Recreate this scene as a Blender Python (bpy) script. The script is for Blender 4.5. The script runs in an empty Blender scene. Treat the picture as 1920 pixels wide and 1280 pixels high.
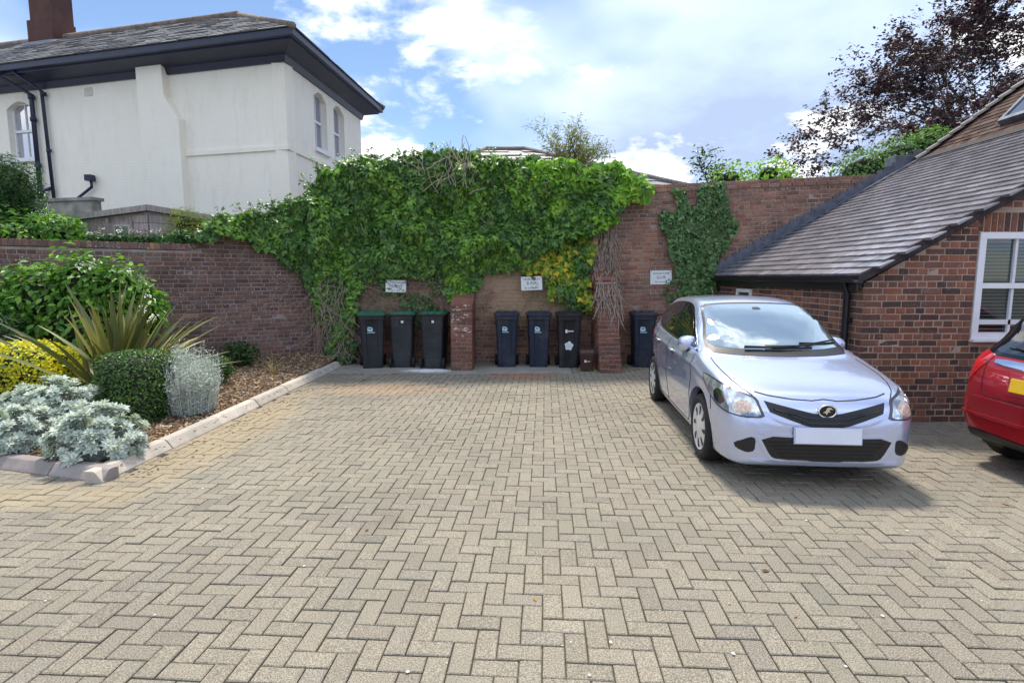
import bpy, bmesh, math, random
import numpy as np
from mathutils import Vector, Matrix, noise as mnoise
from mathutils.bvhtree import BVHTree
from mathutils.geometry import delaunay_2d_cdt
R = math.radians
rng = random.Random(7)
nrng = np.random.default_rng(11)
scene = bpy.context.scene
COL = scene.collection

# ------------------------------------------------------------------ camera
cam_data = bpy.data.cameras.new('camera')
cam = bpy.data.objects.new('camera', cam_data)
COL.objects.link(cam)
cam.location = (0.0, 0.0, 1.70)
cam.rotation_euler = (R(90 - 6.645), 0.0, 0.0)
cam_data.sensor_width = 36.0
cam_data.lens = 19.31
cam_data.clip_end = 3000
scene.camera = cam

# ------------------------------------------------------------------ sky and sun
SUN_EL, SUN_AZ = 65.0, -3.0            # degrees; azimuth measured from +Y towards +X
world = bpy.data.worlds.new('World')
scene.world = world
world.use_nodes = True
wn = world.node_tree
wn.nodes.clear()
def WN(t, **k):
    n = wn.nodes.new(t)
    for a, b in k.items():
        setattr(n, a, b)
    return n
w_out = WN('ShaderNodeOutputWorld')
w_sky = WN('ShaderNodeTexSky', sky_type='NISHITA', sun_disc=False)
w_sky.sun_elevation = R(SUN_EL)
w_sky.sun_rotation = R(SUN_AZ)
w_sky.altitude = 50
w_sky.dust_density = 0.25
w_sky.ozone_density = 3.5
w_bg = WN('ShaderNodeBackground')
w_bg.inputs['Strength'].default_value = 0.09
wn.links.new(w_sky.outputs[0], w_bg.inputs['Color'])
# cloud layers on a plane high above: direction / height
w_tc = WN('ShaderNodeTexCoord')
w_sep = WN('ShaderNodeSeparateXYZ')
wn.links.new(w_tc.outputs['Generated'], w_sep.inputs[0])
def wmath(op, a, b=None, clamp=False):
    n = WN('ShaderNodeMath', operation=op, use_clamp=clamp)
    for i, v in enumerate((a, b)):
        if v is None:
            continue
        if isinstance(v, (int, float)):
            n.inputs[i].default_value = v
        else:
            wn.links.new(v, n.inputs[i])
    return n.outputs[0]
w_h = wmath('ADD', wmath('ABSOLUTE', w_sep.outputs[2]), 0.28)
w_px = wmath('DIVIDE', w_sep.outputs[0], w_h)
w_py = wmath('DIVIDE', w_sep.outputs[1], w_h)
def wnoise(sx, sy, scale, detail, rough, ox, dist=0.0):
    c = WN('ShaderNodeCombineXYZ')
    wn.links.new(wmath('MULTIPLY', w_px, sx), c.inputs[0])
    wn.links.new(wmath('MULTIPLY', w_py, sy), c.inputs[1])
    c.inputs[2].default_value = ox
    n = WN('ShaderNodeTexNoise')
    n.inputs['Scale'].default_value = scale
    n.inputs['Detail'].default_value = detail
    n.inputs['Roughness'].default_value = rough
    n.inputs['Distortion'].default_value = dist
    wn.links.new(c.outputs[0], n.inputs['Vector'])
    return n.outputs['Fac']
def wramp(fac, stops):
    r = WN('ShaderNodeValToRGB')
    e = r.color_ramp.elements
    while len(e) > 1:
        e.remove(e[0])
    for i, (p, c) in enumerate(stops):
        el = e[0] if i == 0 else e.new(p)
        el.position = p
        el.color = (*c, 1)
    wn.links.new(fac, r.inputs[0])
    return r.outputs[0]
veil = wnoise(1.0, 1.0, 1.15, 5, 0.55, 4.7)            # thin grey-blue cloud sheet
puff = wnoise(1.0, 1.15, 2.3, 7, 0.56, 19.9, 0.15)       # bright cumulus patches
gap = wnoise(1.0, 1.0, 0.95, 4, 0.5, 15.5)             # holes to the blue
veil_c = wramp(veil, [(0.36, (0.31, 0.39, 0.55)), (0.47, (0.42, 0.52, 0.72)), (0.62, (0.54, 0.64, 0.82))])
puff_f = wramp(puff, [(0.52, (0, 0, 0)), (0.61, (1, 1, 1))])
w_mix = WN('ShaderNodeMixRGB')
wn.links.new(puff_f, w_mix.inputs[0])
wn.links.new(veil_c, w_mix.inputs[1])
w_mix.inputs[2].default_value = (0.96, 0.97, 0.98, 1)
w_cl = WN('ShaderNodeBackground')
w_cl.inputs['Strength'].default_value = 1.0
wn.links.new(w_mix.outputs[0], w_cl.inputs['Color'])
gap_f = wramp(gap, [(0.38, (0, 0, 0)), (0.49, (1, 1, 1))])
gap_m = wmath('MAXIMUM', gap_f, puff_f)
w_ms = WN('ShaderNodeMixShader')
wn.links.new(gap_m, w_ms.inputs[0])
wn.links.new(w_bg.outputs[0], w_ms.inputs[1])
wn.links.new(w_cl.outputs[0], w_ms.inputs[2])
wn.links.new(w_ms.outputs[0], w_out.inputs['Surface'])

sun_data = bpy.data.lights.new('sun', 'SUN')
sun_data.energy = 2.9
sun_data.angle = R(9)
sun_data.color = (1.0, 0.92, 0.79)
sun = bpy.data.objects.new('sun', sun_data)
COL.objects.link(sun)
sd = Vector((math.sin(R(SUN_AZ)) * math.cos(R(SUN_EL)), math.cos(R(SUN_AZ)) * math.cos(R(SUN_EL)), math.sin(R(SUN_EL))))
sun.rotation_euler = sd.to_track_quat('Z', 'Y').to_euler()
sun.location = sd * 40

scene.view_settings.view_transform = 'Standard'
scene.view_settings.look = 'None'
scene.view_settings.exposure = 0.85
scene.view_settings.gamma = 1.0
scene.view_settings.use_curve_mapping = False
scene.render.engine = 'CYCLES'
scene.cycles.max_bounces = 6
scene.cycles.diffuse_bounces = 3
scene.cycles.glossy_bounces = 3
scene.cycles.transmission_bounces = 3
scene.cycles.use_denoising = True

# ------------------------------------------------------------------ helpers
def tag(o, label=None, cat=None, group=None, kind=None):
    if label: o['label'] = label
    if cat: o['category'] = cat
    if group: o['group'] = group
    if kind: o['kind'] = kind
    return o

def link(o, parent=None):
    COL.objects.link(o)
    if parent is not None:
        o.parent = parent
    return o

def empty(name, loc=(0, 0, 0), rz=0.0, parent=None):
    o = bpy.data.objects.new(name, None)
    o.empty_display_size = 0.2
    o.location = loc
    o.rotation_euler = (0, 0, rz)
    return link(o, parent)

def np_mesh(name, V, F, mats, smooth=False, mat_idx=None):
    """V (n,3) array, F list of tuples or (m,k) array"""
    me = bpy.data.meshes.new(name)
    V = np.asarray(V, dtype=np.float32)
    if isinstance(F, np.ndarray):
        m, k = F.shape
        me.vertices.add(len(V)); me.vertices.foreach_set('co', V.ravel())
        me.loops.add(m * k); me.loops.foreach_set('vertex_index', F.astype(np.int32).ravel())
        me.polygons.add(m)
        me.polygons.foreach_set('loop_start', np.arange(0, m * k, k, dtype=np.int32))
        me.update(calc_edges=True)
    else:
        me.from_pydata(V.tolist(), [], F)
    for m_ in (mats if isinstance(mats, (list, tuple)) else [mats]):
        me.materials.append(m_)
    n = len(me.polygons)
    if smooth:
        me.polygons.foreach_set('use_smooth', np.ones(n, dtype=bool))
    else:
        me.polygons.foreach_set('use_smooth', np.zeros(n, dtype=bool))
    if mat_idx is not None:
        me.polygons.foreach_set('material_index', np.asarray(mat_idx, dtype=np.int32))
    me.validate()
    me.update()
    return me

def np_obj(name, V, F, mats, parent=None, smooth=False, loc=(0, 0, 0), rz=0.0, mat_idx=None):
    o = bpy.data.objects.new(name, np_mesh(name, V, F, mats, smooth, mat_idx))
    o.location = loc
    o.rotation_euler = (0, 0, rz)
    return link(o, parent)

class MB:
    """collects shapes; build() links them as one mesh object"""
    def __init__(s):
        s.V = []; s.F = []; s.S = []
    def add(s, vs, fs, smooth=False):
        b = len(s.V)
        s.V.extend([tuple(v) for v in vs])
        s.F.extend([tuple(i + b for i in f) for f in fs])
        s.S.extend([smooth] * len(fs))
        return s
    def box(s, c, d, rz=0.0, bev=0.0, M=None):
        x, y, z = d[0] / 2, d[1] / 2, d[2] / 2
        if bev > 0:
            bm = bmesh.new()
            bmesh.ops.create_cube(bm, size=1.0)
            for v in bm.verts:
                v.co = Vector((v.co.x * d[0], v.co.y * d[1], v.co.z * d[2]))
            bmesh.ops.bevel(bm, geom=bm.edges[:], offset=bev, segments=2, affect='EDGES', profile=0.5)
            bm.verts.index_update()
            vs = [v.co.copy() for v in bm.verts]
            fs = [[v.index for v in f.verts] for f in bm.faces]
            bm.free()
        else:
            vs = [Vector(p) for p in ((-x, -y, -z), (x, -y, -z), (x, y, -z), (-x, y, -z), (-x, -y, z), (x, -y, z), (x, y, z), (-x, y, z))]
            fs = [(0, 3, 2, 1), (4, 5, 6, 7), (0, 1, 5, 4), (1, 2, 6, 5), (2, 3, 7, 6), (3, 0, 4, 7)]
        if M is not None:
            vs = [M @ v for v in vs]
        else:
            rot = Matrix.Rotation(rz, 3, 'Z')
            vs = [rot @ v + Vector(c) for v in vs]
        return s.add(vs, fs)
    def tube(s, pts, r, n=6, cap=True, smooth=True):
        pts = [Vector(p) for p in pts]
        rs = r if isinstance(r, (list, tuple)) else [r] * len(pts)
        vs = []; fs = []
        up = Vector((0.13, 0.21, 0.97)).normalized()
        a0 = None
        for i, p in enumerate(pts):
            t = (pts[min(i + 1, len(pts) - 1)] - pts[max(i - 1, 0)])
            t = t.normalized() if t.length > 1e-9 else Vector((0, 0, 1))
            if a0 is None:
                a = t.cross(up)
                if a.length < 1e-3: a = t.cross(Vector((1, 0, 0)))
                a.normalize()
            else:
                a = a0 - t * a0.dot(t)
                if a.length < 1e-6: a = t.cross(up)
                a.normalize()
            a0 = a
            b = t.cross(a)
            for k in range(n):
                th = 2 * math.pi * k / n
                vs.append(p + (a * math.cos(th) + b * math.sin(th)) * rs[i])
        for i in range(len(pts) - 1):
            for k in range(n):
                k2 = (k + 1) % n
                fs.append((i * n + k, i * n + k2, (i + 1) * n + k2, (i + 1) * n + k))
        if cap:
            fs.append(tuple(range(n - 1, -1, -1)))
            fs.append(tuple((len(pts) - 1) * n + k for k in range(n)))
        return s.add(vs, fs, smooth)
    def prism(s, poly, fn0, fn1):
        """poly 2-D outline (ccw); fn0/fn1 map (a,b) to the two 3-D end faces"""
        n = len(poly)
        vs = [fn0(*p) for p in poly] + [fn1(*p) for p in poly]
        fs = [tuple(range(n - 1, -1, -1)), tuple(range(n, 2 * n))]
        fs += [(i, (i + 1) % n, n + (i + 1) % n, n + i) for i in range(n)]
        return s.add(vs, fs)
    def lathe(s, prof, axis='Z', n=24, M=None, smooth=True):
        """prof [(r, h)]"""
        vs = []; fs = []
        for r, h in prof:
            for k in range(n):
                th = 2 * math.pi * k / n
                p = Vector((r * math.cos(th), r * math.sin(th), h))
                if axis == 'X': p = Vector((p.z, p.x, p.y))
                if axis == 'Y': p = Vector((p.y, p.z, p.x))
                vs.append(M @ p if M is not None else p)
        for i in range(len(prof) - 1):
            for k in range(n):
                k2 = (k + 1) % n
                fs.append((i * n + k, i * n + k2, (i + 1) * n + k2, (i + 1) * n + k))
        return s.add(vs, fs, smooth)
    def loft(s, secs, closed=True, caps=True, smooth=True):
        n = len(secs[0])
        vs = [p for sec in secs for p in sec]
        fs = []
        for i in range(len(secs) - 1):
            for k in range(n if closed else n - 1):
                k2 = (k + 1) % n
                fs.append((i * n + k, i * n + k2, (i + 1) * n + k2, (i + 1) * n + k))
        if caps:
            fs.append(tuple(range(n - 1, -1, -1)))
            fs.append(tuple((len(secs) - 1) * n + k for k in range(n)))
        return s.add(vs, fs, smooth)
    def build(s, name, mat, parent=None, loc=(0, 0, 0), rz=0.0, sharp=None):
        me = bpy.data.meshes.new(name)
        me.from_pydata([tuple(v) for v in s.V], [], s.F)
        me.materials.append(mat)
        me.polygons.foreach_set('use_smooth', np.array(s.S, dtype=bool))
        me.update()
        if sharp:
            me.set_sharp_from_angle(angle=R(sharp))
        o = bpy.data.objects.new(name, me)
        o.location = loc
        o.rotation_euler = (0, 0, rz)
        return link(o, parent)

def copy_tree(o, parent=None):
    c = o.copy()
    COL.objects.link(c)
    c.parent = parent
    for ch in o.children:
        copy_tree(ch, c)
    return c

def pchip(xs, ys):
    """monotone cubic interpolation"""
    xs = np.array(xs, float); ys = np.array(ys, float)
    h = np.diff(xs); d = np.diff(ys) / h
    m = np.zeros(len(xs))
    for i in range(1, len(xs) - 1):
        if d[i - 1] * d[i] > 0:
            w1 = 2 * h[i] + h[i - 1]; w2 = h[i] + 2 * h[i - 1]
            m[i] = (w1 + w2) / (w1 / d[i - 1] + w2 / d[i])
    m[0] = d[0]; m[-1] = d[-1]
    def f(x):
        i = int(min(max(np.searchsorted(xs, x) - 1, 0), len(h) - 1))
        t = min(max((x - xs[i]) / h[i], 0.0), 1.0)
        return ((1 + 2 * t) * (1 - t) ** 2 * ys[i] + t * (1 - t) ** 2 * h[i] * m[i]
                + t * t * (3 - 2 * t) * ys[i + 1] + t * t * (t - 1) * h[i] * m[i + 1])
    return f

def inside(poly, x, y):
    c = False
    n = len(poly)
    j = n - 1
    for i in range(n):
        xi, yi = poly[i]; xj, yj = poly[j]
        if (yi > y) != (yj > y) and x < (xj - xi) * (y - yi) / (yj - yi) + xi:
            c = not c
        j = i
    return c

# ------------------------------------------------------------------ materials
class NT:
    def __init__(s, name):
        s.m = bpy.data.materials.new(name)
        s.m.use_nodes = True
        s.t = s.m.node_tree
        s.b = s.t.nodes['Principled BSDF']
        s.out = s.t.nodes['Material Output']
        s._geo = None; s._oi = None
    def n(s, typ, **k):
        nd = s.t.nodes.new(typ)
        for a, b in k.items(): setattr(nd, a, b)
        return nd
    def put(s, sock, v):
        if isinstance(v, (int, float)): sock.default_value = v
        elif isinstance(v, tuple): sock.default_value = v if len(v) == 4 or sock.type == 'VECTOR' else (*v, 1)
        else: s.t.links.new(v, sock)
    def geo(s):
        if s._geo is None: s._geo = s.n('ShaderNodeNewGeometry')
        return s._geo
    def pos(s): return s.geo().outputs['Position']
    def obj(s):
        return s.n('ShaderNodeTexCoord').outputs['Object']
    def rnd(s, k=1.0, o=0.0):
        if s._oi is None: s._oi = s.n('ShaderNodeObjectInfo')
        a = s.math('ADD', s._oi.outputs['Random'], s.geo().outputs['Random Per Island'])
        return s.math('FRACT', s.math('ADD', s.math('MULTIPLY', a, k), o))
    def math(s, op, a, b=None, c=None, clamp=False):
        nd = s.n('ShaderNodeMath', operation=op, use_clamp=clamp)
        for i, v in enumerate((a, b, c)):
            if v is not None: s.put(nd.inputs[i], v)
        return nd.outputs[0]
    def noise(s, scale, detail=3.0, rough=0.5, vec=None, dist=0.0):
        nd = s.n('ShaderNodeTexNoise')
        s.put(nd.inputs['Vector'], vec if vec is not None else s.pos())
        nd.inputs['Scale'].default_value = scale
        nd.inputs['Detail'].default_value = detail
        nd.inputs['Roughness'].default_value = rough
        nd.inputs['Distortion'].default_value = dist
        return nd.outputs['Fac']
    def vor(s, scale, vec=None, out='Distance', feature='F1'):
        nd = s.n('ShaderNodeTexVoronoi', feature=feature)
        s.put(nd.inputs['Vector'], vec if vec is not None else s.pos())
        nd.inputs['Scale'].default_value = scale
        return nd.outputs[out]
    def mapv(s, vec, scale=(1, 1, 1), rot=(0, 0, 0), loc=(0, 0, 0)):
        nd = s.n('ShaderNodeMapping')
        s.put(nd.inputs[0], vec)
        nd.inputs['Location'].default_value = loc
        nd.inputs['Rotation'].default_value = rot
        nd.inputs['Scale'].default_value = scale
        return nd.outputs[0]
    def ramp(s, fac, stops, interp='LINEAR'):
        nd = s.n('ShaderNodeValToRGB')
        nd.color_ramp.interpolation = interp
        e = nd.color_ramp.elements
        while len(e) > 1: e.remove(e[0])
        for i, (p, c) in enumerate(stops):
            el = e[0] if i == 0 else e.new(p)
            el.position = p
            el.color = (c, c, c, 1) if isinstance(c, (int, float)) else (*c, 1)
        s.put(nd.inputs[0], fac)
        return nd.outputs[0]
    def mix(s, fac, a, b, blend='MIX'):
        nd = s.n('ShaderNodeMixRGB', blend_type=blend)
        s.put(nd.inputs[0], fac); s.put(nd.inputs[1], a); s.put(nd.inputs[2], b)
        return nd.outputs[0]
    def bump(s, h, strength=0.5, dist=0.01):
        nd = s.n('ShaderNodeBump')
        nd.inputs['Strength'].default_value = strength
        nd.inputs['Distance'].default_value = dist
        s.put(nd.inputs['Height'], h)
        s.t.links.new(nd.outputs[0], s.b.inputs['Normal'])
        return s
    def sep(s, vec):
        nd = s.n('ShaderNodeSeparateXYZ'); s.put(nd.inputs[0], vec); return nd.outputs
    def set(s, color=None, rough=None, metal=None, spec=None, coat=None, coat_rough=None, ior=None, emit=None):
        i = s.b.inputs
        if color is not None: s.put(i['Base Color'], color)
        if rough is not None: s.put(i['Roughness'], rough)
        if metal is not None: s.put(i['Metallic'], metal)
        if spec is not None: s.put(i['Specular IOR Level'], spec)
        if coat is not None: s.put(i['Coat Weight'], coat)
        if coat_rough is not None: s.put(i['Coat Roughness'], coat_rough)
        if ior is not None: s.put(i['IOR'], ior)
        return s

def plain(name, color, rough=0.5, metal=0.0, spec=0.5, vary=0.12, nscale=8.0, bump=0.0, coat=0.0):
    m = NT(name)
    nz = m.noise(nscale, 4, 0.6)
    lo = tuple(c * (1 - vary) for c in color); hi = tuple(min(1, c * (1 + vary)) for c in color)
    m.set(m.ramp(nz, [(0.3, lo), (0.7, hi)]), rough, metal, spec, coat)
    if bump > 0: m.bump(m.noise(nscale * 14, 3, 0.6), bump, 0.004)
    return m.m

def leaf_mat(name, stops, rough=0.45, trans=0.25, spec=0.4, vein=True):
    m = NT(name)
    c = m.ramp(m.rnd(), stops)
    big = m.noise(1.7, 3, 0.6)
    c = m.mix(0.5, c, m.ramp(big, [(0.3, (0.62, 0.66, 0.6)), (0.7, (1.25, 1.2, 1.1))]), 'MULTIPLY')
    m.set(c, rough, spec=spec)
    tr = m.n('ShaderNodeBsdfTranslucent')
    m.put(tr.inputs[0], m.mix(1.0, c, (1.5, 1.6, 0.8), 'MULTIPLY'))
    ms = m.n('ShaderNodeMixShader')
    ms.inputs[0].default_value = trans
    m.t.links.new(m.b.outputs[0], ms.inputs[1])
    m.t.links.new(tr.outputs[0], ms.inputs[2])
    m.t.links.new(ms.outputs[0], m.out.inputs['Surface'])
    return m.m

def brick_mat(name, stops, lichen=0.0, soot=0.0, patch=None, rough=0.85, moss=0.0):
    m = NT(name)
    c = m.ramp(m.rnd(), stops)
    c = m.mix(0.55, c, m.ramp(m.noise(42, 4, 0.65), [(0.3, 0.62), (0.7, 1.3)]), 'MULTIPLY')
    c = m.mix(0.45, c, m.ramp(m.noise(2.1, 4, 0.6), [(0.3, 0.68), (0.7, 1.3)]), 'MULTIPLY')
    if soot > 0:
        f = m.ramp(m.noise(1.3, 5, 0.65, m.mapv(m.pos(), loc=(5, 3, 1))), [(0.42, 0.0), (0.66, soot)])
        c = m.mix(f, c, (0.035, 0.030, 0.034))
    if lichen > 0:
        a = m.ramp(m.noise(36, 3, 0.7), [(0.60, 0.0), (0.66, 1.0)])
        b = m.ramp(m.noise(2.4, 3, 0.6, m.mapv(m.pos(), loc=(1.7, 0, 4))), [(0.44, 0.0), (0.58, lichen)])
        c = m.mix(m.math('MULTIPLY', a, b), c, (0.62, 0.60, 0.55))
    if patch is not None:
        c = patch(m, c)
    if moss > 0:
        a = m.ramp(m.noise(5.5, 4, 0.7), [(0.55, 0.0), (0.72, moss)])
        c = m.mix(a, c, (0.09, 0.10, 0.045))
    m.set(c, rough, spec=0.25)
    m.bump(m.noise(130, 4, 0.7), 0.5, 0.006)
    return m.m

def mortar_mat(name, col, dark=0.7):
    m = NT(name)
    c = m.ramp(m.noise(6, 5, 0.65), [(0.3, tuple(x * dark for x in col)), (0.7, col)])
    c = m.mix(0.4, c, m.ramp(m.noise(160, 2, 0.6), [(0.3, 0.7), (0.7, 1.2)]), 'MULTIPLY')
    m.set(c, 0.95, spec=0.15)
    m.bump(m.noise(220, 3, 0.7), 0.6, 0.004)
    return m.m

# ================================================================== ground and paving
def m_paver():
    m = NT('paver_concrete')
    c = m.ramp(m.rnd(), [(0.0, (0.208, 0.186, 0.150)), (0.35, (0.228, 0.204, 0.164)), (0.7, (0.248, 0.221, 0.176)), (0.97, (0.222, 0.202, 0.168)), (1.0, (0.188, 0.170, 0.142))])
    # exposed aggregate speckle
    sp = m.noise(150, 2, 0.8)
    c = m.mix(0.9, c, m.ramp(sp, [(0.34, 0.42), (0.5, 1.0), (0.64, 1.75)]), 'MULTIPLY')
    c = m.mix(0.40, c, m.ramp(m.noise(620, 1, 0.5), [(0.3, 0.6), (0.7, 1.4)]), 'MULTIPLY')
    big = m.noise(0.55, 5, 0.6)
    c = m.mix(0.55, c, m.ramp(big, [(0.3, (0.70, 0.69, 0.69)), (0.7, (1.22, 1.20, 1.12))]), 'MULTIPLY')
    # green-grey algae film
    al = m.ramp(m.noise(1.6, 5, 0.65, m.mapv(m.pos(), loc=(3, 8, 0))), [(0.52, 0.0), (0.75, 0.45)])
    c = m.mix(al, c, (0.17, 0.185, 0.135))
    # faint rust-red brick-dust marks near the bins
    xyz = m.sep(m.pos())
    def blob(cx, cy, rx, ry, k):
        dx = m.math('DIVIDE', m.math('SUBTRACT', xyz[0], cx), rx)
        dy = m.math('DIVIDE', m.math('SUBTRACT', xyz[1], cy), ry)
        d = m.math('ADD', m.math('MULTIPLY', dx, dx), m.math('MULTIPLY', dy, dy))
        d = m.math('ADD', d, m.math('MULTIPLY', m.math('SUBTRACT', m.noise(3.5, 4, 0.7), 0.5), 1.4))
        return m.ramp(d, [(0.1, k), (1.0, 0.0)])
    c = m.mix(blob(0.15, 9.35, 0.75, 0.28, 0.75), c, (0.40, 0.17, 0.085))
    c = m.mix(blob(-2.0, 8.3, 1.3, 0.5, 0.35), c, (0.42, 0.25, 0.13))
    c = m.mix(blob(-3.1, 6.0, 0.5, 2.4, 0.45), c, (0.38, 0.29, 0.16))
    c = m.mix(blob(-4.3, 4.1, 1.6, 0.35, 0.45), c, (0.38, 0.31, 0.18))
    # old oil drips and damp patches with soft edges
    oil = m.ramp(m.noise(1.05, 4, 0.55, m.mapv(m.pos(), loc=(6.3, 1.2, 0))), [(0.62, 0.0), (0.76, 0.35)])
    c = m.mix(oil, c, (0.085, 0.078, 0.066))
    # little white droppings / lime spots
    w = m.ramp(m.noise(19, 2, 0.8, m.mapv(m.pos(), loc=(9, 2, 0))), [(0.765, 0.0), (0.80, 0.6)])
    c = m.mix(w, c, (0.62, 0.61, 0.57))
    m.set(c, 0.88, spec=0.3)
    m.bump(sp, 0.55, 0.004)
    return m.m
M_PAVER = m_paver()
def m_sand():
    m = NT('joint_sand')
    c = m.ramp(m.noise(30, 4, .6), [(0.3, (0.055, 0.046, 0.037)), (0.7, (0.120, 0.100, 0.078))])
    c = m.mix(m.ramp(m.noise(2.3, 4, .7), [(0.5, 0.0), (0.7, .8)]), c, (0.055, 0.068, 0.026))
    m.set(c, .95, spec=.1)
    return m.m
M_SAND = m_sand()
M_SOIL = plain('garden_soil', (0.10, 0.072, 0.050), 0.95, nscale=14, vary=0.5, bump=0.6)
M_LAWN = plain('yard_ground', (0.11, 0.105, 0.085), 0.95, nscale=3, vary=0.4)

g = MB()
g.add([(-900, -300, -0.06), (900, -300, -0.06), (900, 1500, -0.06), (-900, 1500, -0.06)], [(0, 1, 2, 3)])
tag(g.build('ground', M_LAWN), kind='structure')

PAVE_ROT = R(-3.4)
U = 0.1035
cr, sr = math.cos(PAVE_ROT), math.sin(PAVE_ROT)
def pave_xy(a, b): return (a * cr - b * sr, a * sr + b * cr)
def in_paving(x, y):
    if y > 10.84 or y < -0.9 or x > 9.5 or x < -9.5: return False
    if x > 4.13 and y > 6.42: return False
    if y > 9.66 and x < 1.02: return False
    if x < -3.43 + .0216 * (y - 4.4) and y > 4.47 - 0.282 * (x + 3.4): return False
    return True
def paver_mesh(w, h, seed):
    """w along x, h along y, top at z=0, chamfered, slightly irregular"""
    r = random.Random(seed)
    j = lambda a: r.uniform(-a, a)
    w2, h2, c = w / 2, h / 2, 0.0045
    top = [(-w2 + c + j(.0012), -h2 + c + j(.0012), j(.0006)), (w2 - c + j(.0012), -h2 + c + j(.0012), j(.0006)), (w2 - c + j(.0012), h2 - c + j(.0012), j(.0006)), (-w2 + c + j(.0012), h2 - c + j(.0012), j(.0006))]
    mid = [(-w2, -h2, -.004), (w2, -h2, -.004), (w2, h2, -.004), (-w2, h2, -.004)]
    bot = [(a, b, -.03) for a, b, _ in mid]
    V = top + mid + bot
    F = [(0, 1, 2, 3)]
    for i in range(4):
        k = (i + 1) % 4
        F.append((4 + i, 4 + k, k, i))
        F.append((8 + i, 8 + k, 4 + k, 4 + i))
    return V, F
B1, B2 = U - 0.0066, 2 * U - 0.0066
PV = {('h', k): paver_mesh(B2, B1, 10 + k) for k in range(4)}
PV.update({('v', k): paver_mesh(B1, B2, 20 + k) for k in range(4)})
PME = {k: np_mesh('paver', np.array(v[0]), v[1], M_PAVER) for k, v in PV.items()}
cells = []
NX, NY = 100, 112
for iy in range(-12, NY):
    for ix in range(-NX, NX):
        c4 = (ix - iy) % 4
        if c4 == 0: cx, cy, t = (ix + 1) * U, (iy + .5) * U, 'h'
        elif c4 == 3: cx, cy, t = (ix + .5) * U, (iy + 1) * U, 'v'
        else: continue
        x, y = pave_xy(cx, cy)
        if in_paving(x, y):
            cells.append((x, y, t))
paving = MB()
paving.add([(-9.6, -1, -.0125), (9.6, -1, -.0125), (9.6, 6.4, -.0125), (4.12, 6.4, -.0125), (4.12, 10.85, -.0125), (-3.34, 10.85, -.0125), (-3.47, 4.46, -.0125), (-9.6, 6.2, -.0125)], [(0, 1, 2, 3, 4, 5, 6, 7)])
paving = tag(paving.build('paving', M_SAND), kind='structure')
def in_view(x, y):
    d = y * .9933 + 1.7 * .1157
    if d < 0.4: return False
    px = 960 + 1030 * x / d; py = 640 - 1030 * (y * .1157 - 1.7 * .9933) / d
    return -20 < px < 1940 and py < 1300
cells.sort(key=lambda c: (not in_view(c[0], c[1]), c[0] ** 2 + c[1] ** 2))
rV, rF, nb = [], [], 0
for i, (x, y, t) in enumerate(cells):
    k = rng.randrange(4)
    dz = rng.gauss(0, 0.0019); rz = PAVE_ROT + rng.gauss(0, 0.006)
    tx, ty = rng.gauss(0, .004), rng.gauss(0, .004)
    if i < 300:
        o = bpy.data.objects.new('paver', PME[(t, k)])
        o.location = (x, y, dz); o.rotation_euler = (tx, ty, rz)
        link(o, paving)
    else:
        V, F = PV[(t, k)]
        ca, sa = math.cos(rz), math.sin(rz)
        far = y > 5.5
        for a, b, z in (V[:8] if far else V):
            rV.append((x + a * ca - b * sa, y + a * sa + b * ca, z + dz - a * ty + b * tx))
        for f in F:
            if far and max(f) > 7: continue
            rF.append(tuple(q + nb for q in f))
        nb += 8 if far else 12
o = np_obj('pavers', np.array(rV), rF, M_PAVER, paving)
o['kind'] = 'stuff'

# concrete apron by the bins
def m_concrete():
    m = NT('apron_concrete')
    c = m.ramp(m.noise(2.2, 6, 0.65), [(0.3, (0.22, 0.205, 0.18)), (0.7, (0.36, 0.335, 0.295))])
    c = m.mix(0.4, c, m.ramp(m.noise(120, 3, 0.7), [(0.3, 0.65), (0.7, 1.3)]), 'MULTIPLY')
    xyz = m.sep(m.pos())
    dx = m.math('DIVIDE', m.math('SUBTRACT', xyz[0], -1.55), 0.5)
    dy = m.math('DIVIDE', m.math('SUBTRACT', xyz[1], 9.95), 0.22)
    d = m.math('ADD', m.math('MULTIPLY', dx, dx), m.math('MULTIPLY', dy, dy))
    d = m.math('ADD', d, m.math('MULTIPLY', m.math('SUBTRACT', m.noise(9, 4, 0.75), 0.5), 3.2))
    c = m.mix(m.ramp(d, [(0.2, 1.0), (1.3, 0.0)]), c, (0.80, 0.81, 0.84))
    m.set(c, 0.9, spec=0.25)
    m.bump(m.noise(60, 5, 0.7), 0.4, 0.006)
    return m.m
M_CONC = m_concrete()
a = MB()
pts = [(-3.28, 9.66)]
for i in range(1, 9): pts.append((-3.28 + i * 4.35 / 8, 9.64 + rng.uniform(-.05, .05)))
pts += [(1.09, 10.845), (-3.9, 10.845), (-3.9, 10.35), (-3.28, 10.35)]
a.prism(pts, lambda x, y: (x, y, -.05), lambda x, y: (x, y, .002))
tag(a.build('concrete_apron', M_CONC), kind='structure')

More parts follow.
